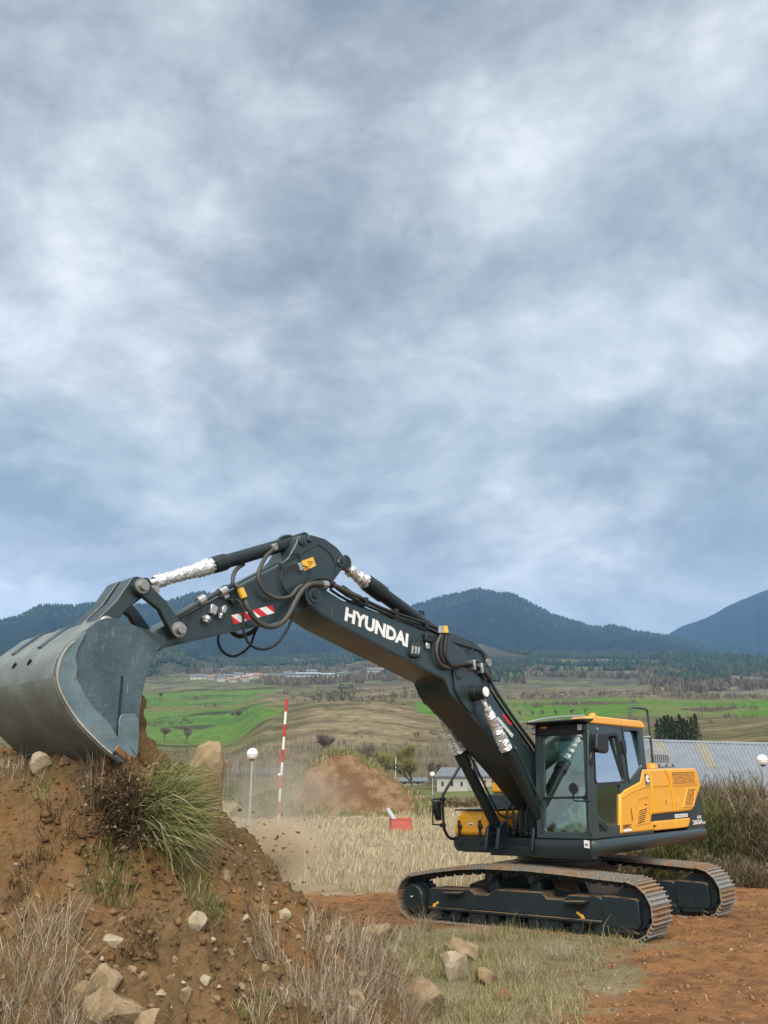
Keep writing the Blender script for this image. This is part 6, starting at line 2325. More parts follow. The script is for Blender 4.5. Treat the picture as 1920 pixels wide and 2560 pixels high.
# the uprooted green tussock: leaves fan out to the right, roots and soil hang on the left
def tussock():
    root = empty('uprooted_tussock', at(372, 2050, 7.95))
    n = 4200
    th = np.clip(rng.normal(.10, .62, n), -1.3, 1.45)                     # angle in the picture plane, 0 = right
    ph = rng.normal(-.15, .45, n)
    d = np.stack([np.cos(th) * np.cos(ph), np.sin(ph), np.sin(th) * np.cos(ph)], 1)
    ln_ = rng.uniform(.18, .62, n)
    b = np.stack([rng.normal(.04, .085, n), rng.normal(0, .07, n), rng.normal(.02, .13, n)], 1) + d * .05
    side = np.cross(d, rng.normal(0, 1, (n, 3)))
    side /= np.linalg.norm(side, axis=1)[:, None]
    w_ = rng.uniform(.0035, .0075, n)[:, None]
    mid = b + d * (ln_ * .55)[:, None]
    tip = b + d * ln_[:, None] + np.array([0, 0, -1]) * (ln_ ** 2 * .16)[:, None]
    v = np.stack([b - side * w_ * .5, b + side * w_ * .5, mid - side * w_ * .4, mid + side * w_ * .4, tip], 1)
    f0 = np.array([(0, 1, 3), (0, 3, 2), (2, 3, 4)])
    f = (np.arange(n)[:, None, None] * 5 + f0[None]).reshape(-1, 3)
    link('leaves', np_mesh('leaves', v.reshape(-1, 3), f, M['greengrass'], False, {'tint': np.repeat(rng.uniform(0, 1, n) ** .75, 5)}), root)
    n = 2600
    th = rng.uniform(2.0, 5.0, n)
    d = np.stack([np.cos(th), rng.normal(-.3, .5, n), np.sin(th)], 1)
    ln_ = rng.uniform(.12, .42, n)
    b = np.stack([rng.normal(-.10, .10, n), rng.normal(-.02, .08, n), rng.normal(-.02, .13, n)], 1)
    side = np.cross(d, rng.normal(0, 1, (n, 3)))
    side /= np.linalg.norm(side, axis=1)[:, None]
    w_ = rng.uniform(.003, .008, n)[:, None]
    mid = b + d * (ln_ * .5)[:, None]
    tip = mid + (d * .4 + rng.normal(0, .3, (n, 3)) + np.array([0, 0, -.5])) * (ln_ * .6)[:, None]
    v = np.stack([b - side * w_ * .5, b + side * w_ * .5, mid - side * w_ * .4, mid + side * w_ * .4, tip], 1)
    f = (np.arange(n)[:, None, None] * 5 + f0[None]).reshape(-1, 3)
    link('roots', np_mesh('roots', v.reshape(-1, 3), f, M['roots'], False, {'tint': np.repeat(rng.uniform(0, 1, n), 5)}), root)
    me = rock_mesh(77, .72, .42, .66, 4, 5, .20)
    me.materials.append(M['rootball'])
    o = link('root_ball', me, root)
    o.location = (-.33, .04, -.08)
    return tag(root, 'big green grass tussock torn out with its dark root ball', 'tussock')


tussock()
tuft(255, 2215, 260, .24, .15, (.1, -.5), 'greengrass', 'drooping green tuft low on the heap below the root ball', None, .006, 'grass_tuft', .3)
tuft(300, 2225, 220, .22, .13, (.2, -.5), 'greengrass', 'second drooping green tuft, right of the lower one', None, .006, 'grass_tuft', .3)
tuft(500, 2270, 420, .20, .18, (.3, -.3), 'greengrass', 'flattened green tuft behind the pale stone on the heap', None, .005, 'grass_tuft', .4)
tuft(110, 1985, 160, .12, .08, (.1, -.2), 'greengrass', 'tiny bright green tuft near the top of the heap', None, .006, 'grass_tuft')
tuft(270, 1965, 500, .24, .22, (-.1, -.8), 'roots', 'dark torn roots hanging under the bucket lip', None, .006, 'root_mat', .5)
tuft(140, 2100, 200, .15, .18, (.3, -1.0), 'roots', 'brown roots hanging on the left of the heap face', None, .006, 'root_mat', .5)
tuft(70, 2190, 200, .14, .14, (.1, -1.0), 'roots', 'dark root bunch at the left edge of the heap', None, .006, 'root_mat', .5)
tuft(350, 2350, 220, .13, .16, (.3, -.9), 'roots', 'dark root bunch in the middle of the heap face', None, .006, 'root_mat', .5)
tuft(60, 1925, 260, .26, .25, (.5, -.3), 'strawfine', 'dry stems on the top of the heap at the left edge', None, .005, 'grass_tuft', .5)
tuft(225, 2000, 90, .55, .10, (-.15, -.2), 'strawfine', 'thin pale stems standing in front of the bucket', None, .004, 'grass_tuft', .3)
tuft(150, 2330, 120, .40, .15, (.5, -.3), 'strawfine', 'dead stems lying on the lower left of the heap face', None, .004, 'grass_tuft', .4)
tuft(450, 2160, 120, .5, .12, (.9, -.3), 'strawfine', 'long pale stems trailing right below the tussock', None, .004, 'grass_tuft', .3)
spill()

# straw, twigs and root ends strewn over the heap and the bare soil
n = 1500
x, y = rng.uniform(-6, .4, n), rng.uniform(5.2, 11.5, n)
z = pile_z(x, y)
k = z > base_z(x, y)
x, y, z = x[k], y[k], z[k]
o = blades('straw_litter', np.stack([x, y, z + .01], 1), rng.uniform(.03, .10, len(x)), rng.uniform(.003, .006, len(x)), rng.normal(0, 1.6, (len(x), 2)), rng, M['strawfine'])
tag(o, 'bits of straw and root lying over the heap', 'straw', kind='stuff')
n = 500
x, y = rng.uniform(1.5, 10, n), rng.uniform(8, 20, n)
d_, sdx = poly_dist(x, y, SOIL)
k = sdx < 0
x, y = x[k], y[k]
o = blades('soil_litter', np.stack([x, y, base_z(x, y) + .01], 1), rng.uniform(.03, .09, len(x)), rng.uniform(.004, .008, len(x)), rng.normal(0, 1.6, (len(x), 2)), rng, M['strawfine'])
tag(o, 'bits of straw lying on the bare red soil', 'straw', kind='stuff')

# clods thrown up beside the tussock
n = 420
c0 = at(600, 2130, 9.2)
pp = c0 + rng.normal(0, 1, (n, 3)) * np.array([.42, .35, .22])
s_ = np.minimum(.004 + rng.exponential(.006, n), .03)
tag(clods('thrown_soil', pp, s_, rng, M['clods']), 'small lumps of soil flying in the dust', 'soil')
n = 2600
c0 = at(305, 2085, 7.75)
pp = c0 + rng.normal(0, 1, (n, 3)) * np.array([.22, .12, .24])
s_ = np.minimum(.004 + rng.exponential(.007, n), .035)
tag(clods('falling_soil', pp, s_, rng, M['darkclods']), 'dark soil crumbling off the root ball', 'soil')

# ------------------------------------------------------------------ mound behind, with its cut face
def mound_nodes(t):
    g = t.n('ShaderNodeNewGeometry')
    p = g.outputs['Position']
    nz = t.n('ShaderNodeSeparateXYZ', {0: g.outputs['True Normal']}).outputs[2]
    n1 = t.noise(p, 1.2, 6, .65)
    n2 = t.noise(p, 7, 5, .7)
    c = t.mix(t.range(n1, .4, .62), (.20, .115, .060), (.33, .215, .125))
    c = t.mix(t.math('MULTIPLY', t.range(n2, .55, .7), .5), c, (.10, .060, .034))
    gr = t.mix(t.range(n1, .4, .6), (.12, .15, .045), (.20, .175, .085))
    k = t.range(t.math('ADD', nz, t.math('MULTIPLY', t.math('SUBTRACT', n2, .5), .5)), .60, .78)
    c = t.mix(k, c, gr)
    out(t, bsdf(t, c, .95, 0, bump(t, t.math('ADD', n1, n2), .9, .25), .1))


M['mound'] = material('mound_earth_and_turf', mound_nodes)
md = grid_thing('earth_mound', -9.4, 5.2, 53.2, 62.2, .11, lambda x, y: mound_z(x, y) + base_z(x, y) - .02, M['mound'])
tag(md, 'grass topped earth mound with a brown cut face in the meadow', 'mound')
n = 26000
x, y = rng.uniform(-9.2, 5, n), rng.uniform(53.2, 61, n)
mz = mound_z(x, y)
e = .15
sl = np.hypot(mound_z(x + e, y) - mz, mound_z(x, y + e) - mz) / e
left = sstep(-x, 2.6, 4.2)
k = (mz > .12) & (rng.uniform(0, 1, n) < np.where(sl < .62, .9, .03) + .55 * left * (sl < 1.3))
k &= ~((x > -3.4) & (x < 1.6) & (sl > .5))
x, y, mz = x[k], y[k], mz[k]
o = blades('mound_grass', np.stack([x, y, base_z(x, y) + mz - .05], 1), rng.uniform(.15, .50, len(x)), rng.uniform(.03, .06, len(x)), rng.normal(0, .35, (len(x), 2)), rng, M['shortgrass'])
tag(o, 'green and straw grass growing on the mound', 'grass', kind='stuff')

n = 9000
x, y = rng.uniform(-9.4, -4.4, n), rng.uniform(53.0, 60, n)
mz = mound_z(x, y)
k = (mz > .10) & (rng.uniform(0, 1, n) < sstep(-x, 4.4, 5.6) * (.35 + .65 * (fbm(x, y, .7, 3, 171) > .48)))
x, y, mz = x[k], y[k], mz[k]
o = blades('mound_turf', np.stack([x, y, base_z(x, y) + mz - .05], 1), rng.uniform(.15, .42, len(x)), rng.uniform(.03, .06, len(x)), rng.normal(0, .35, (len(x), 2)), rng, M['turf'])
tag(o, 'bright green turf on the left shoulder of the mound', 'grass', kind='stuff')

# ------------------------------------------------------------------ brush on the bank to the right
def brush(u, v, hpx, wpx, Y, mat, label, n=1500, lean=(0, 0), group='brush along the bank behind the excavator', name='bush', dense=1.0):
    g = at(u, v, Y)
    zg = float(base_z(np.array([g[0]]), np.array([g[1]]))[0])
    px = Y / FPX
    H, W = float(at(u, v - hpx, Y)[2]) - zg, wpx * px
    root = empty(name, (g[0], g[1], zg))
    k = int(n * dense * 1.7)
    ang = rng.uniform(0, 6.28, k)
    rad = W * .38 * np.sqrt(rng.uniform(0, 1, k))
    b = np.stack([rad * np.cos(ang), rad * .8 * np.sin(ang), H * rng.uniform(0, .86, k) * np.sqrt(np.clip(1 - (rad / (W * .46)) ** 2, .05, 1)) * (.8 + .25 * np.sin(ang * 4 + u))], 1)
    out_ = np.stack([np.cos(ang), np.sin(ang)], 1) * (rad / (W * .38))[:, None]
    L_ = out_ * .55 + rng.normal(0, .75, (k, 2)) + np.array(lean)
    o = blades('foliage', b, H * rng.uniform(.10, .26, k), rng.uniform(.008, .020, k) * Y / 21, L_, rng, M[mat], .3)
    o.parent = root
    st = MB()
    for _ in range(14):
        a = rnd.uniform(0, 6.28)
        q = [(W * .05 * math.cos(a), W * .05 * math.sin(a), -.05), (W * .16 * math.cos(a), W * .14 * math.sin(a), H * .3), (W * .33 * math.cos(a), W * .3 * math.sin(a), H * rnd.uniform(.5, .85))]
        st.tube(q, [.02 * Y / 21, .013 * Y / 21, .004], 4, False)
    st.build('stems', M['bark'], root)
    return tag(root, label, 'bush', group)


def bark_nodes(c1, c2):
    def f(t):
        n = t.noise(pos(t), 9, 5, .7)
        out(t, bsdf(t, t.mix(n, c1, c2), .95, 0, None, .1))
    return f


M['bark'] = material('grey_brown_bark', bark_nodes((.11, .088, .068), (.22, .19, .15)))
M['bark_pale'] = material('pale_willow_bark', bark_nodes((.13, .115, .080), (.24, .215, .15)))
brush(1700, 2165, 150, 150, 21.0, 'brush_green', 'straw tipped green bush under the counterweight', 1700, (.1, 0))
brush(1610, 2150, 95, 140, 22.0, 'brush_brown', 'low brown brush seen between the tracks and the counterweight', 1200)
brush(1500, 2150, 70, 150, 23.0, 'brush_brown', 'low brown brush behind the middle of the undercarriage', 900)
brush(1800, 2150, 170, 120, 20.5, 'brush_green', 'large green bush just right of the counterweight', 2600, (.05, 0))
brush(1880, 2130, 200, 150, 20.5, 'brush_brown', 'tall brown and green bush at the right edge', 2300, (.05, 0))
brush(1830, 2060, 140, 170, 23.5, 'brush_brown', 'brown brush behind the green bush, below the shed roof', 1900, (.1, 0))
brush(1905, 2040, 130, 130, 24.5, 'brush_brown', 'dry brush at the foot of the right lamp post', 1500)
brush(1800, 2010, 70, 130, 27.0, 'brush_brown', 'thin dry brush in front of the shed eave', 1200, name='bush')
brush(1850, 2010, 90, 190, 26, 'brush_brown', 'wide olive brown brush below the shed eave', 1800)
brush(1770, 2075, 150, 130, 22.5, 'brush_brown', 'brown brush rising behind the counterweight corner', 1700)
brush(1925, 2120, 150, 120, 22, 'brush_brown', 'brown brush cut by the right edge', 1600)
brush(1720, 2120, 120, 130, 24, 'brush_brown', 'dark brush in the gap under the counterweight', 1300)
brush(1760, 2210, 95, 110, 19.5, 'brush_brown', 'dead brown brush beside the far track', 1100)
brush(1840, 2215, 90, 120, 19.3, 'brush_brown', 'dead twiggy brush at the edge of the red soil', 1300)
brush(1905, 2225, 80, 100, 19.0, 'brush_brown', 'low dead brush at the right edge of the red soil', 900)
for u, lab in ((1085, 'dark hedge bush left of the excavator mirror'), (1135, 'dark hedge bush right of the excavator mirror'), (1190, 'dark hedge bush above the tool box'), (1040, 'hedge bush beside the earth mound')):
    brush(u, 2040, 52, 70, 62, 'brush_brown', lab, 700, (0, 0), 'hedge bushes behind the meadow', 'hedge_bush')

# ------------------------------------------------------------------ lamps, ranging pole, crate
M['globe'] = plain('white_acrylic_globe', (.82, .82, .80), .35, 0, .5, .03)
M['galv'] = plain('galvanised_post', (.42, .44, .45), .5, .4, .5, .1)


def lamp(u, v, dpx, label, dia=.44):
    Y = FPX * dia / dpx * .985
    c = at(u, v, Y)
    zg = ground_z(c[0], c[1])
    root = empty('globe_lamp', (c[0], c[1], zg))
    H = c[2] - zg
    r = dia / 2
    MB().stepped((0, 0, -.1), (0, 0, H - r * .9), [(0, .06), (.02, .06), (.021, .05), (1, .035)], 10).build('post', M['galv'], root, 40)
    g = MB().stepped((0, 0, H - r), (0, 0, H + r), [(.5 - .5 * math.cos(math.pi * k / 14), max(.015, r * math.sin(math.pi * k / 14))) for k in range(15)], 20)
    gl_ = g.build('globe', M['globe'], root, True)
    MB().stepped((0, 0, H - r * .10), (0, 0, H - r * .02), [(0, r * 1.0), (.5, r * 1.025), (1, r * 1.0)], 20).build('rim', M['galv'], gl_, True)
    MB().stepped((0, 0, H - r * 1.12), (0, 0, H - r * .86), [(0, .04), (.4, .10), (1, .12)], 12).build('collar', M['black'], root, 40)
    return tag(root, label, 'street lamp', 'globe street lamps')


lamp(631, 1885, 27, 'white globe lamp left of the red and white pole')
lamp(1906, 1900, 25, 'white globe lamp in front of the shed at the right edge')
lamp(1081, 1936, 12, 'small distant globe lamp left of the excavator handrail')
lamp(699, 1938, 9.5, 'tiny distant globe lamp behind the red and white pole')

rt = at(716.5, 1748, 34)
rbm = at(690, 2125, 34.2)
rbm[2] = ground_z(rbm[0], rbm[1]) - .1
pr = empty('ranging_pole', rbm)
tag(pr, 'tall leaning red and white striped survey pole in the meadow', 'pole')
nseg = 12
for k in range(nseg):
    a, b = rbm + (rt - rbm) * (k / nseg) - rbm, rbm + (rt - rbm) * ((k + 1) / nseg) - rbm
    MB().cyl(tuple(a), tuple(b), .050 + .0004 * (k % 2), 12).build('red_band' if (k % 2) else 'white_band', M['polered'] if (k % 2) else M['polewhite'], pr, 40) if 'polered' in M else None
if 'polered' not in M:
    M['polered'] = plain('pole_red', (.50, .035, .035), .5, 0, .4, .08)
    M['polewhite'] = plain('pole_white', (.74, .70, .62), .5, 0, .4, .08)
    for k in range(nseg):
        a, b = (rt - rbm) * (k / nseg), (rt - rbm) * ((k + 1) / nseg)
        MB().cyl(tuple(a), tuple(b), .050 + .0004 * (k % 2), 12).build('red_band' if (k % 2) else 'white_band', M['polered'] if (k % 2) else M['polewhite'], pr, 40)

M['cratered'] = plain('faded_red_crate', (.46, .12, .09), .6, 0, .3, .2, 3)
cg = at(1002, 2062, 46)
czg = ground_z(cg[0], cg[1])
cr = empty('red_crate', (cg[0], cg[1], czg))
cr.rotation_euler = (0, 0, R(6))
tag(cr, 'faded red crate standing in the dry meadow in front of the mound', 'crate')
zt_ = at(1002, 2045, 46)[2] - czg
hw_, hd_ = .53, .45
for (x0, x1, y0, y1) in ((-hw_, hw_, -hd_, -hd_ + .03), (-hw_, hw_, hd_ - .03, hd_), (-hw_, -hw_ + .03, -hd_ + .031, hd_ - .031), (hw_ - .03, hw_, -hd_ + .031, hd_ - .031)):
    MB().box(x0, x1, y0, y1, 0, zt_ - .06).build('side_panel', M['cratered'], cr)
MB().box(-hw_ + .03, hw_ - .03, -hd_ + .03, hd_ - .03, .02, .06).build('floor_panel', M['cratered'], cr)
for (x0, x1, y0, y1) in ((-hw_ - .02, hw_ + .02, -hd_ - .025, -hd_ + .035), (-hw_ - .02, hw_ + .02, hd_ - .035, hd_ + .025), (-hw_ - .02, -hw_ + .035, -hd_ + .036, hd_ - .036), (hw_ - .035, hw_ + .02, -hd_ + .036, hd_ - .036)):
    MB().box(x0, x1, y0, y1, zt_ - .059, zt_).build('rim', M['cratered'], cr, False, .008)
for k in range(6):
    x0 = -hw_ + .07 + k * .185
    MB().box(x0, x0 + .05, -hd_ - .02, -hd_ - .001, .05, zt_ - .07).build('rib', M['cratered'], cr)
pp0, pp1 = at(968, 2022, 46.1), at(990, 2056, 46.0)
pi_ = empty('grey_pipe', pp1)
dv = pp0 - pp1
tag(pi_, 'grey plastic pipe leaning out of the red crate', 'pipe')
MB().cyl(tuple(-dv * .6), tuple(dv), .115, 18).build('tube', M['pipegrey'] if 'pipegrey' in M else plain('pale_grey_plastic', (.42, .44, .45), .4), pi_, 40)
MB().stepped(tuple(dv * .93), tuple(dv * 1.01), [(0, .13), (.9, .13), (1, .12)], 18).build('socket_rim', plain('grey_plastic_rim', (.40, .42, .43), .4), pi_, 40)

# ------------------------------------------------------------------ shed with a corrugated roof
M['zinc'] = plain('corrugated_zinc', (.34, .37, .40), .42, .35, .5, .14, 1.2)
M['zinc_tan'] = plain('yellowed_roof_light', (.33, .305, .235), .55, 0, .4, .22, 2.0)
M['render'] = plain('grey_render_wall', (.30, .28, .25), .9, 0, .2, .15, 2.0)
e0, e1 = at(1990, 1982, 58.6), at(1560, 1953, 66)
q0, q1 = at(1938, 1862, 66.5), at(1505, 1849, 74)
shed = empty('metal_shed', (e0 + e1) / 2)
shed.location[2] = ground_z(*((e0 + e1) / 2)[:2])
so = np.array(shed.location)
tag(shed, 'long shed with a pale corrugated metal roof at the right edge', 'shed')
nsh = 16
TANS = {4: 1, 9: 1, 13: 1}
for k in range(nsh):
    t0, t1 = k / nsh, (k + 1) / nsh
    m = MB()
    nc = 6
    lift_ = .006 * (k % 2)
    up = np.cross(e1 - e0, q0 - e0)
    up = up / np.linalg.norm(up)
    if up[2] < 0:
        up = -up
    for i in range(nc + 1):
        t = t0 + (t1 - t0) * i / nc
        w_ = up * (.075 * (1 if i % 2 else -1) + lift_)
        m.v += [tuple(e0 + (e1 - e0) * t + w_ - so), tuple(q0 + (q1 - q0) * t + w_ - so)]
    for i in range(nc):
        m.f.append((2 * i, 2 * i + 2, 2 * i + 3, 2 * i + 1))
    tl = nsh - 1 - k
    o = m.build('roof_sheet', M['zinc'], shed)
    if tl in (5, 9):
        tm = MB()
        for i in range(0, 7):
            t = t0 + (t1 - t0) * i / nc
            w_ = up * (.075 * (1 if i % 2 else -1) + lift_ + .02)
            for s in (.42, 1.0):
                tm.v.append(tuple(e0 + (e1 - e0) * t + (q0 - e0) * s * (1 - t) + (q1 - e1) * s * t + w_ - so))
        for i in range(6):
            tm.f.append((2 * i, 2 * i + 2, 2 * i + 3, 2 * i + 1))
        tm.build('roof_light', M['zinc_tan'], shed)
MB().tube([tuple(q0 - so + up * .05), tuple(q1 - so + up * .05)], .10, 6).build('ridge_cap', M['zinc'], shed)
bk_ = np.array([0, 1, 0]) * 8
rb = MB()
b0, b1 = q0 + (q0 - e0) * np.array([1, 1, -1]) - so, q1 + (q1 - e1) * np.array([1, 1, -1]) - so
rb.add([tuple(q0 - so), tuple(q1 - so), tuple(b1), tuple(b0)], [(0, 1, 2, 3)])
rb.build('rear_roof', M['zinc'], shed)
wl_ = MB()
zf_ = float(min(ground_z(*e0[:2]), ground_z(*e1[:2]))) - so[2] - .5
i0, i1 = e0 + (q0 - e0) * .05 - so, e1 + (q1 - e1) * .05 - so
wl_.add([tuple(i0 - up * .12), tuple(i1 - up * .12), (i1[0], i1[1], zf_), (i0[0], i0[1], zf_), tuple(i0 - up * .12 + [0, .25, 0]), tuple(i1 - up * .12 + [0, .25, 0]), (i1[0], i1[1] + .25, zf_), (i0[0], i0[1] + .25, zf_)],
        [(0, 1, 2, 3), (4, 7, 6, 5), (0, 4, 5, 1), (2, 6, 7, 3), (0, 3, 7, 4), (1, 5, 6, 2)])
wl_.build('wall', M['render'], shed)
gb = MB()
gb.add([tuple(i1 - up * .12), tuple(q1 - so - up * .12), (b1[0], b1[1], b1[2]), (b1[0], b1[1], zf_), (i1[0], i1[1], zf_)], [(0, 1, 2, 3, 4)])
gb.build('gable_wall', M['render'], shed)

# ------------------------------------------------------------------ houses
M['wall_white'] = plain('white_house_wall', (.42, .41, .38), .9, 0, .2, .1, 1.0)
M['wall_stone'] = plain('stone_house_wall', (.36, .31, .25), .9, 0, .2, .25, 1.5)
M['roof_slate'] = plain('slate_roof', (.15, .165, .19), .6, 0, .3, .15, 2.0)
M['roof_tile'] = plain('clay_tile_roof', (.30, .19, .12), .85, 0, .2, .2, 2.0)
M['roof_zinc'] = plain('pale_sheet_roof', (.36, .39, .43), .5, .1, .4, .1, .6)
M['window'] = plain('dark_window', (.03, .035, .04), .25)


def house(u, v, Y, wpx, hpx, rz, wall, roof, label, group=None, depth=.8, floors=2, pitch_=.35, name='house', wins=3, cat='house'):
    """v: row of the foot of the wall"""
    g = at(u, v, Y)
    zg = ground_z(g[0], g[1])
    px = Y / FPX
    W, H = wpx * px, hpx * px
    D = W * depth
    root = empty(name, (g[0], g[1], zg), (0, 0, rz))
    eh = H * (1 - pitch_)
    MB().prism([(-D / 2, -1), (D / 2, -1), (D / 2, eh), (0, H - .05), (-D / 2, eh)], -W / 2, W / 2, 0).build('wall', M[wall], root)
    ov = .05 * W
    rf = MB()
    for s in (-1, 1):
        rf.prism([(s * (D / 2 + ov), eh - ov * .5), (0, H), (0, H + .03 * H + .1), (s * (D / 2 + ov), eh - ov * .5 + .03 * H + .1)], -W / 2 - ov, W / 2 + ov, 0)
    ro_ = rf.build('roof', M[roof], root)
    if wins >= 2:
        MB().box(W * .2, W * .28, D * .1, D * .2, eh, H * 1.12).build('chimney', M[wall], ro_)
    for fl_ in range(floors):
        for k in range(wins):
            xw = (-.5 + (k + .6) / (wins + .2)) * W
            zw = eh * (fl_ + .35) / floors
            wi = MB().box(xw - W * .035, xw + W * .035, -D / 2 - .04, -D / 2 + .02, zw, zw + eh * .30 / max(1, floors * .7))
            wi.build('window', M['window'], root)
    return tag(root, label, cat, group)


house(1145, 1957, 105, 78, 50, R(-28), 'wall_white', 'roof_slate', 'small white house with a grey roof seen behind the left boom cylinder', None, .9, 1)
house(1222, 1962, 112, 60, 70, R(15), 'wall_stone', 'roof_slate', 'grey roofed barn seen between the two boom cylinders', None, .8, 1, .7)
house(1010, 1977, 125, 100, 16, R(4), 'wall_stone', 'roof_slate', 'long low grey building behind the willows', None, .4, 1, .3)
house(620, 1922, 150, 150, 26, R(-4), 'wall_stone', 'roof_slate', 'long low grey building behind the left globe lamp', None, .3, 1, .3, wins=4)
vil = [(500, 1709, 880, 26, 14, .2, 'wall_white', 'roof_slate'), (528, 1712, 870, 22, 13, -.3, 'wall_stone', 'roof_tile'), (552, 1722, 830, 18, 11, .1, 'wall_white', 'roof_slate'), (568, 1714, 880, 24, 14, .4, 'wall_stone', 'roof_slate'),
       (585, 1726, 820, 20, 13, -.2, 'wall_stone', 'roof_tile'), (596, 1712, 900, 22, 15, .1, 'wall_white', 'roof_slate'), (612, 1722, 840, 18, 16, .3, 'wall_stone', 'roof_tile'), (625, 1710, 910, 20, 13, -.1, 'wall_white', 'roof_zinc'),
       (640, 1716, 880, 16, 14, .2, 'wall_stone', 'roof_tile'), (655, 1710, 900, 26, 11, 0, 'wall_white', 'roof_tile'), (690, 1712, 900, 36, 10, .1, 'wall_stone', 'roof_slate'), (725, 1710, 910, 34, 10, -.05, 'wall_white', 'roof_slate'),
       (720, 1698, 960, 22, 12, .3, 'wall_white', 'roof_slate'), (770, 1713, 900, 56, 12, .05, 'wall_white', 'roof_zinc'), (815, 1710, 900, 40, 12, -.05, 'wall_stone', 'roof_zinc'), (778, 1697, 970, 24, 12, .2, 'wall_white', 'roof_slate'),
       (858, 1708, 920, 30, 10, .1, 'wall_white', 'roof_slate'), (931, 1692, 930, 28, 16, .2, 'wall_white', 'roof_slate'), (955, 1690, 940, 20, 12, -.2, 'wall_stone', 'roof_tile'), (485, 1704, 900, 18, 11, .1, 'wall_white', 'roof_slate'), (545, 1702, 930, 20, 10, .2, 'wall_stone', 'roof_slate'), (1716, 1640, 1350, 34, 14, .1, 'wall_stone', 'roof_tile')]
VL = ['white house at the left end of the village', 'stone house second from the left end of the village', 'small white house nearest the green field', 'broad stone house in the left part of the village', 'tile roofed stone house at the field edge', 'tall white slate roofed house near the village middle', 'narrow tall tile roofed house in the village middle', 'white house with pale roof in the village middle', 'small tile roofed house right of the village middle', 'low white house with tile roof right of the village middle', 'long slate roofed row above the bare trees', 'long white slate roofed row right of the first row', 'white house standing higher behind the rows', 'longest pale roofed workshop in the village', 'second pale roofed workshop, right of the longest', 'white house on the rise above the workshops', 'low white building at the right end of the village', 'white villa on the slope under the boom', 'small stone house right of the white villa', 'small white house at the far left above the fields', 'stone house above the left part of the village', 'lone farmhouse high on the right valley slope']
for (a, lab) in zip(vil, VL):
    house(*a, label=lab, group='village houses across the valley', wins=2)

# ------------------------------------------------------------------ trees
def bare_tree(u, v, Y, hpx, wpx, label, mat='bark', twig='twig', group=None, seed=1, name='bare_tree', dens=1.0, lean=0.0):
    rg = random.Random(seed)
    g = at(u, v, Y)
    zg = ground_z(g[0], g[1])
    px = Y / FPX
    H, W = hpx * px, wpx * px
    root = empty(name, (g[0], g[1], zg))
    mb = MB()
    tips = []

    def grow(p, d, ln, r, lev):
        q = [p]
        rr_ = [r]
        for k in range(3):
            d = (d + Vector((rg.uniform(-.18, .18), rg.uniform(-.18, .18), rg.uniform(-.05, .12)))).normalized()
            p = p + d * ln / 3
            q.append(p)
            rr_.append(r * (1 - .14 * (k + 1)))
            if lev >= 2:
                tips.append((p, d, ln))
        mb.tube([tuple(a) for a in q], rr_, 6 if lev < 2 else 4, False)
        if lev >= 4:
            return
        nb_ = rg.choice((3, 4)) if lev < 2 else 3
        for k in range(nb_):
            a = rg.uniform(0, 6.28)
            sp_ = rg.uniform(.25, .65) * W / H * 1.2
            nd = (d + Vector((math.cos(a) * sp_, math.sin(a) * sp_, rg.uniform(.0, .25)))).normalized()
            grow(q[-1] if k < 2 else q[2], nd, ln * rg.uniform(.62, .82), r * .58, lev + 1)
    grow(Vector((0, 0, -.2)), Vector((lean, 0, 1)).normalized(), H * .24, H * .026, 0)
    mb.build('trunk', M[mat], root, True)
    n = int(len(tips) * 7 * dens)
    idx = [rg.randrange(len(tips)) for _ in range(n)]
    b = np.array([tips[i][0] for i in idx])
    d = np.array([tips[i][1] for i in idx]) + rng.normal(0, .55, (n, 3))
    d /= np.linalg.norm(d, axis=1)[:, None]
    ln_ = H * rng.uniform(.05, .15, n)
    side = np.cross(d, rng.normal(0, 1, (n, 3)))
    side /= np.linalg.norm(side, axis=1)[:, None]
    w_ = (px * rng.uniform(.35, .85, n))[:, None]
    tip = b + d * ln_[:, None]
    v_ = np.stack([b - side * w_ * .5, b + side * w_ * .5, tip], 1)
    f = np.arange(3 * n).reshape(-1, 3)
    link('crown', np_mesh('crown', v_.reshape(-1, 3), f, M[twig], False, {'tint': np.repeat(rng.uniform(0, 1, n), 3)}), root)
    return tag(root, label, 'tree', group)


M['twig'] = grass_mat('leafless_twigs', [(0, (.15, .12, .09)), (.6, (.26, .22, .16)), (1, (.36, .31, .22))])
M['twig_willow'] = grass_mat('budding_willow_twigs', [(0, (.19, .165, .075)), (.6, (.30, .275, .11)), (1, (.40, .37, .16))])
bare_tree(966, 1974, 100, 150, 190, 'left of the two budding willows behind the mound', 'bark', 'twig_willow', 'budding willows behind the mound', 3, 'willow', 2.2)
bare_tree(1034, 1977, 102, 155, 200, 'right of the two budding willows, leaning trunk', 'bark_pale', 'twig_willow', 'budding willows behind the mound', 8, 'willow', 2.2, -.12)
bare_tree(1105, 1970, 108, 110, 110, 'grey green tree beside the small white house', 'bark', 'twig', None, 12, 'bare_tree')
bare_tree(1170, 1960, 116, 80, 80, 'yellowish bush tree above the small white house', 'bark', 'twig_willow', None, 15, 'bare_tree')
bare_tree(905, 1945, 140, 120, 120, 'brown bare tree left of the willows on the hill foot', 'bark', 'twig', None, 17, 'bare_tree')
bare_tree(410, 1880, 300, 60, 95, 'bare tree at the foot of the green field beside the bucket', 'bark', 'twig', 'bare trees along the fields', 21, 'bare_tree', .4)
bare_tree(462, 1872, 300, 62, 100, 'bare tree right of the first one by the bucket', 'bark', 'twig', 'bare trees along the fields', 22, 'bare_tree', .4)
bare_tree(588, 1812, 400, 44, 70, 'slim bare tree in the middle of the field edge', 'bark', 'twig', 'bare trees along the fields', 23, 'bare_tree', .3)
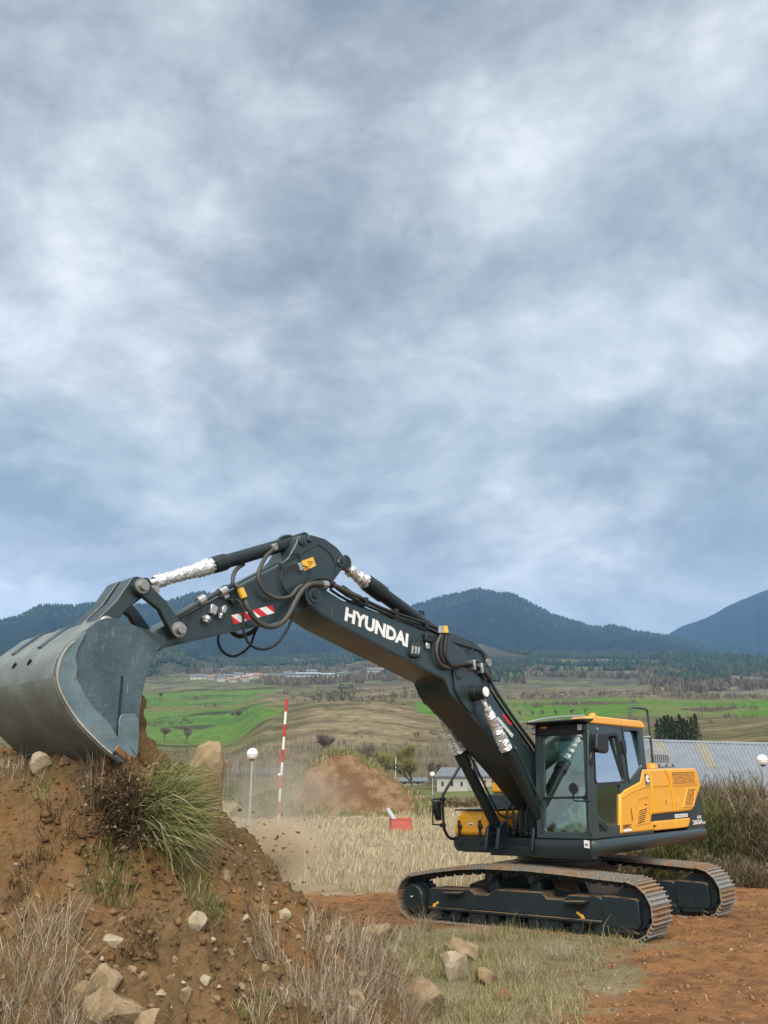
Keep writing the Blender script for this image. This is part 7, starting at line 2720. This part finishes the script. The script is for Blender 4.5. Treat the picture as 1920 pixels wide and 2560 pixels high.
bare_tree(401, 1748, 600, 20, 26, 'round bare tree alone in the upper green field', 'bark', 'twig', 'bare trees along the fields', 24, 'bare_tree', .3)
bare_tree(820, 1900, 190, 90, 110, 'reddish brown bare tree on the lower hillside', 'bark', 'twig', None, 25)
for k, (u, v) in enumerate(((1332, 1797), (1360, 1800), (1392, 1796), (1430, 1800), (1462, 1797), (1300, 1800))):
    bare_tree(u, v, 330, 26, 20, 'bare roadside tree in the row above the cab, number %d from the boom' % (k + 1) if False else ['bare roadside tree second from the boom', 'bare roadside tree third from the boom', 'bare roadside tree fourth from the boom', 'bare roadside tree fifth from the boom', 'bare roadside tree farthest right above the cab', 'bare roadside tree nearest the boom'][k], 'bark', 'twig', 'bare trees along the road above the cab', 30 + k, 'roadside_tree', .12)

M['needles'] = grass_mat('pine_needles', [(0, (.010, .020, .010)), (.5, (.026, .046, .020)), (1, (.060, .085, .036))])


def conifer(u, v, Y, hpx, wpx, label, group, rounded_=False, n=900):
    g = at(u, v, Y)
    zg = ground_z(g[0], g[1])
    px = Y / FPX
    H, W = hpx * px, wpx * px
    root = empty('pine_tree', (g[0], g[1], zg))
    MB().tube([(0, 0, -.3), (0, 0, H * .5), (0, 0, H * .97)], [H * .03, H * .02, H * .005], 6, False).build('trunk', M['bark'], root, True)
    t = rng.uniform(.06, 1, n)
    if rounded_:
        R_ = W / 2 * np.sqrt(np.clip(1 - ((t - .55) / .5) ** 2, .05, 1))
    else:
        R_ = W / 2 * (1 - t) ** .75 * (1 + .25 * np.sin(t * 40)) + .03 * W
    ang = rng.uniform(0, 6.28, n)
    rad = R_ * np.sqrt(rng.uniform(.15, 1, n)) * (1 + .25 * np.sin(ang * 3 + t * 9))
    c = np.stack([rad * np.cos(ang), rad * np.sin(ang), t * H], 1)
    sz = H * rng.uniform(.03, .075, n)
    d1 = rng.normal(0, 1, (n, 3)); d2 = rng.normal(0, 1, (n, 3))
    d1 /= np.linalg.norm(d1, axis=1)[:, None]; d2 /= np.linalg.norm(d2, axis=1)[:, None]
    v_ = np.stack([c, c + d1 * sz[:, None], c + d2 * sz[:, None] + np.array([0, 0, -.2]) * sz[:, None]], 1)
    link('crown', np_mesh('crown', v_.reshape(-1, 3), np.arange(3 * n).reshape(-1, 3), M['needles'], False, {'tint': np.repeat(rng.uniform(0, 1, n), 3)}), root)
    return tag(root, label, 'pine tree', group)


GH = 'dark pines on the crest of the brown hill'
for (u, v, h_, w_, lab) in ((798, 1764, 20, 16, 'small dark pine at the left end of the hill crest group'), (822, 1762, 20, 18, 'low pine second in the hill crest group'), (836, 1761, 26, 22, 'round pine third in the hill crest group'), (856, 1760, 42, 28, 'tallest pine of the hill crest group'), (876, 1764, 40, 30, 'broad pine at the right of the hill crest group'), (982, 1756, 24, 20, 'single dark pine alone on the hill crest')):
    conifer(u, v, 340, h_, w_, lab, GH, True, 500)
PN = ['leftmost', 'second from left', 'third from left', 'fourth from left', 'fifth from left', 'sixth from left', 'seventh from left', 'eighth from left', 'ninth from left', 'tenth from left', 'rightmost']
for k in range(11):
    conifer(1648 + 9.6 * k + rnd.uniform(-2, 2), 1868, 150 + rnd.uniform(-6, 6), rnd.uniform(64, 86) - k * 1.2, rnd.uniform(20, 28), '%s pine of the dark grove behind the shed' % PN[k], 'dark pine grove behind the shed', False, 600)
conifer(1245, 1965, 118, 70, 40, 'dark pine behind the grey roofed barn', None, False, 500)
conifer(1205, 1965, 112, 34, 30, 'small dark conifer between the house and the barn', None, True, 400)

# leafless thicket at the foot of the hill
n = 15000
rr = rng.uniform(95, 215, n)
uu = rng.uniform(470, 1420, n)
az = np.interp(uu, KU, KAZ)
x, y = rr * np.sin(az), rr * np.cos(az)
kk = fbm(x, y, .045, 3, 163)
k = (kk > .44) & ~((rr < 112) & (uu > 900))
x, y, rr, kk = x[k], y[k], rr[k], kk[k]
h_ = rng.uniform(.8, 3.8, len(x)) * np.clip((kk - .36) * 6, .3, 1.5)
o = blades('thicket', np.stack([x, y, base_z(x, y) - .1], 1), h_, .00045 * rr * rng.uniform(.6, 1.5, len(x)), rng.normal(0, .2, (len(x), 2)), rng, M['twig'])
tag(o, 'leafless brown thicket at the foot of the hill', 'thicket', kind='stuff')
n = 5000
rr = rng.uniform(66, 100, n)
uu = rng.uniform(430, 1000, n)
az = np.interp(uu, KU, KAZ)
x, y = rr * np.sin(az), rr * np.cos(az)
k = fbm(x, y, .08, 3, 167) > .5
x, y = x[k], y[k]
o = blades('verge_scrub', np.stack([x, y, base_z(x, y) - .1], 1), rng.uniform(.5, 1.7, len(x)), rng.uniform(.03, .07, len(x)), rng.normal(0, .25, (len(x), 2)), rng, M['brush_green'])
tag(o, 'green and brown scrub along the far edge of the meadow', 'scrub', kind='stuff')

# thin sign post by the willows
sp0 = at(987, 1990, 92)
sp0[2] = ground_z(sp0[0], sp0[1])
sp1 = at(990, 1893, 92)
spo = empty('sign_post', sp0)
tag(spo, 'thin post with a round ring sign between the two willows', 'sign post')
MB().cyl((0, 0, -.1), tuple(sp1 - sp0), .045, 8).build('post', M['galv'], spo, True)
rc = at(990, 1917, 91.9) - sp0
MB().tube([(rc[0] + .22 * math.cos(a), rc[1], rc[2] + .22 * math.sin(a)) for a in np.linspace(0, 6.283, 17)], .05, 6, False).build('ring', M['black'], spo, True)

# ------------------------------------------------------------------ dust and air
def dust(name, u, v, Y, sx, sy, sz, dens_, label, colr=(1.0, .82, .58)):
    bm = bmesh.new()
    bmesh.ops.create_icosphere(bm, subdivisions=3, radius=1.0)
    me = bpy.data.meshes.new(name)
    bm.to_mesh(me)
    bm.free()
    o = link(name, me)
    c = at(u, v, Y)
    o.location = c
    o.scale = (sx, sy, sz)

    def f(t):
        tcn = t.n('ShaderNodeTexCoord')
        ob = tcn.outputs['Object']
        ln_ = t.n('ShaderNodeVectorMath', {0: ob}, operation='LENGTH').outputs['Value']
        fall = t.range(ln_, .15, .98, 1.0, 0.0)
        nz = t.noise(ob, 2.1, 4, .6, .4)
        dn = t.math('MULTIPLY', t.math('MULTIPLY', t.math('POWER', fall, 1.5), t.range(nz, .36, .66)), dens_)
        vol = t.n('ShaderNodeVolumePrincipled', {'Color': (*colr, 1), 'Density': dn, 'Anisotropy': .2})
        t.n('ShaderNodeOutputMaterial', {'Volume': vol.outputs[0]})
    me.materials.append(material(name, f))
    return tag(o, label, 'dust', kind='stuff')


dust('dust_cloud', 665, 2125, 10.4, .85, .7, .60, 13.0, 'brown dust drifting off the heap right of the tussock')
dust('dust_cloud', 700, 2010, 11.5, 1.35, 1.2, .95, 1.5, 'thin pale dust veil in front of the survey pole', (.97, .88, .74))

hb = MB().box(-5200, 5200, -150, 5600, -8, 1010)
hz_ = bpy.data.objects.new('haze', hb.mesh('haze'))
col.objects.link(hz_)


def haze_nodes(t):
    vol = t.n('ShaderNodeVolumePrincipled', {'Color': (.28, .55, .97, 1), 'Density': HAZE, 'Anisotropy': .0})
    t.n('ShaderNodeOutputMaterial', {'Volume': vol.outputs[0]})


HAZE = 1.4e-4
hz_.data.materials.append(material('haze', haze_nodes))
tag(hz_, 'pale blue air between the near fields and the mountains', 'haze', kind='stuff')
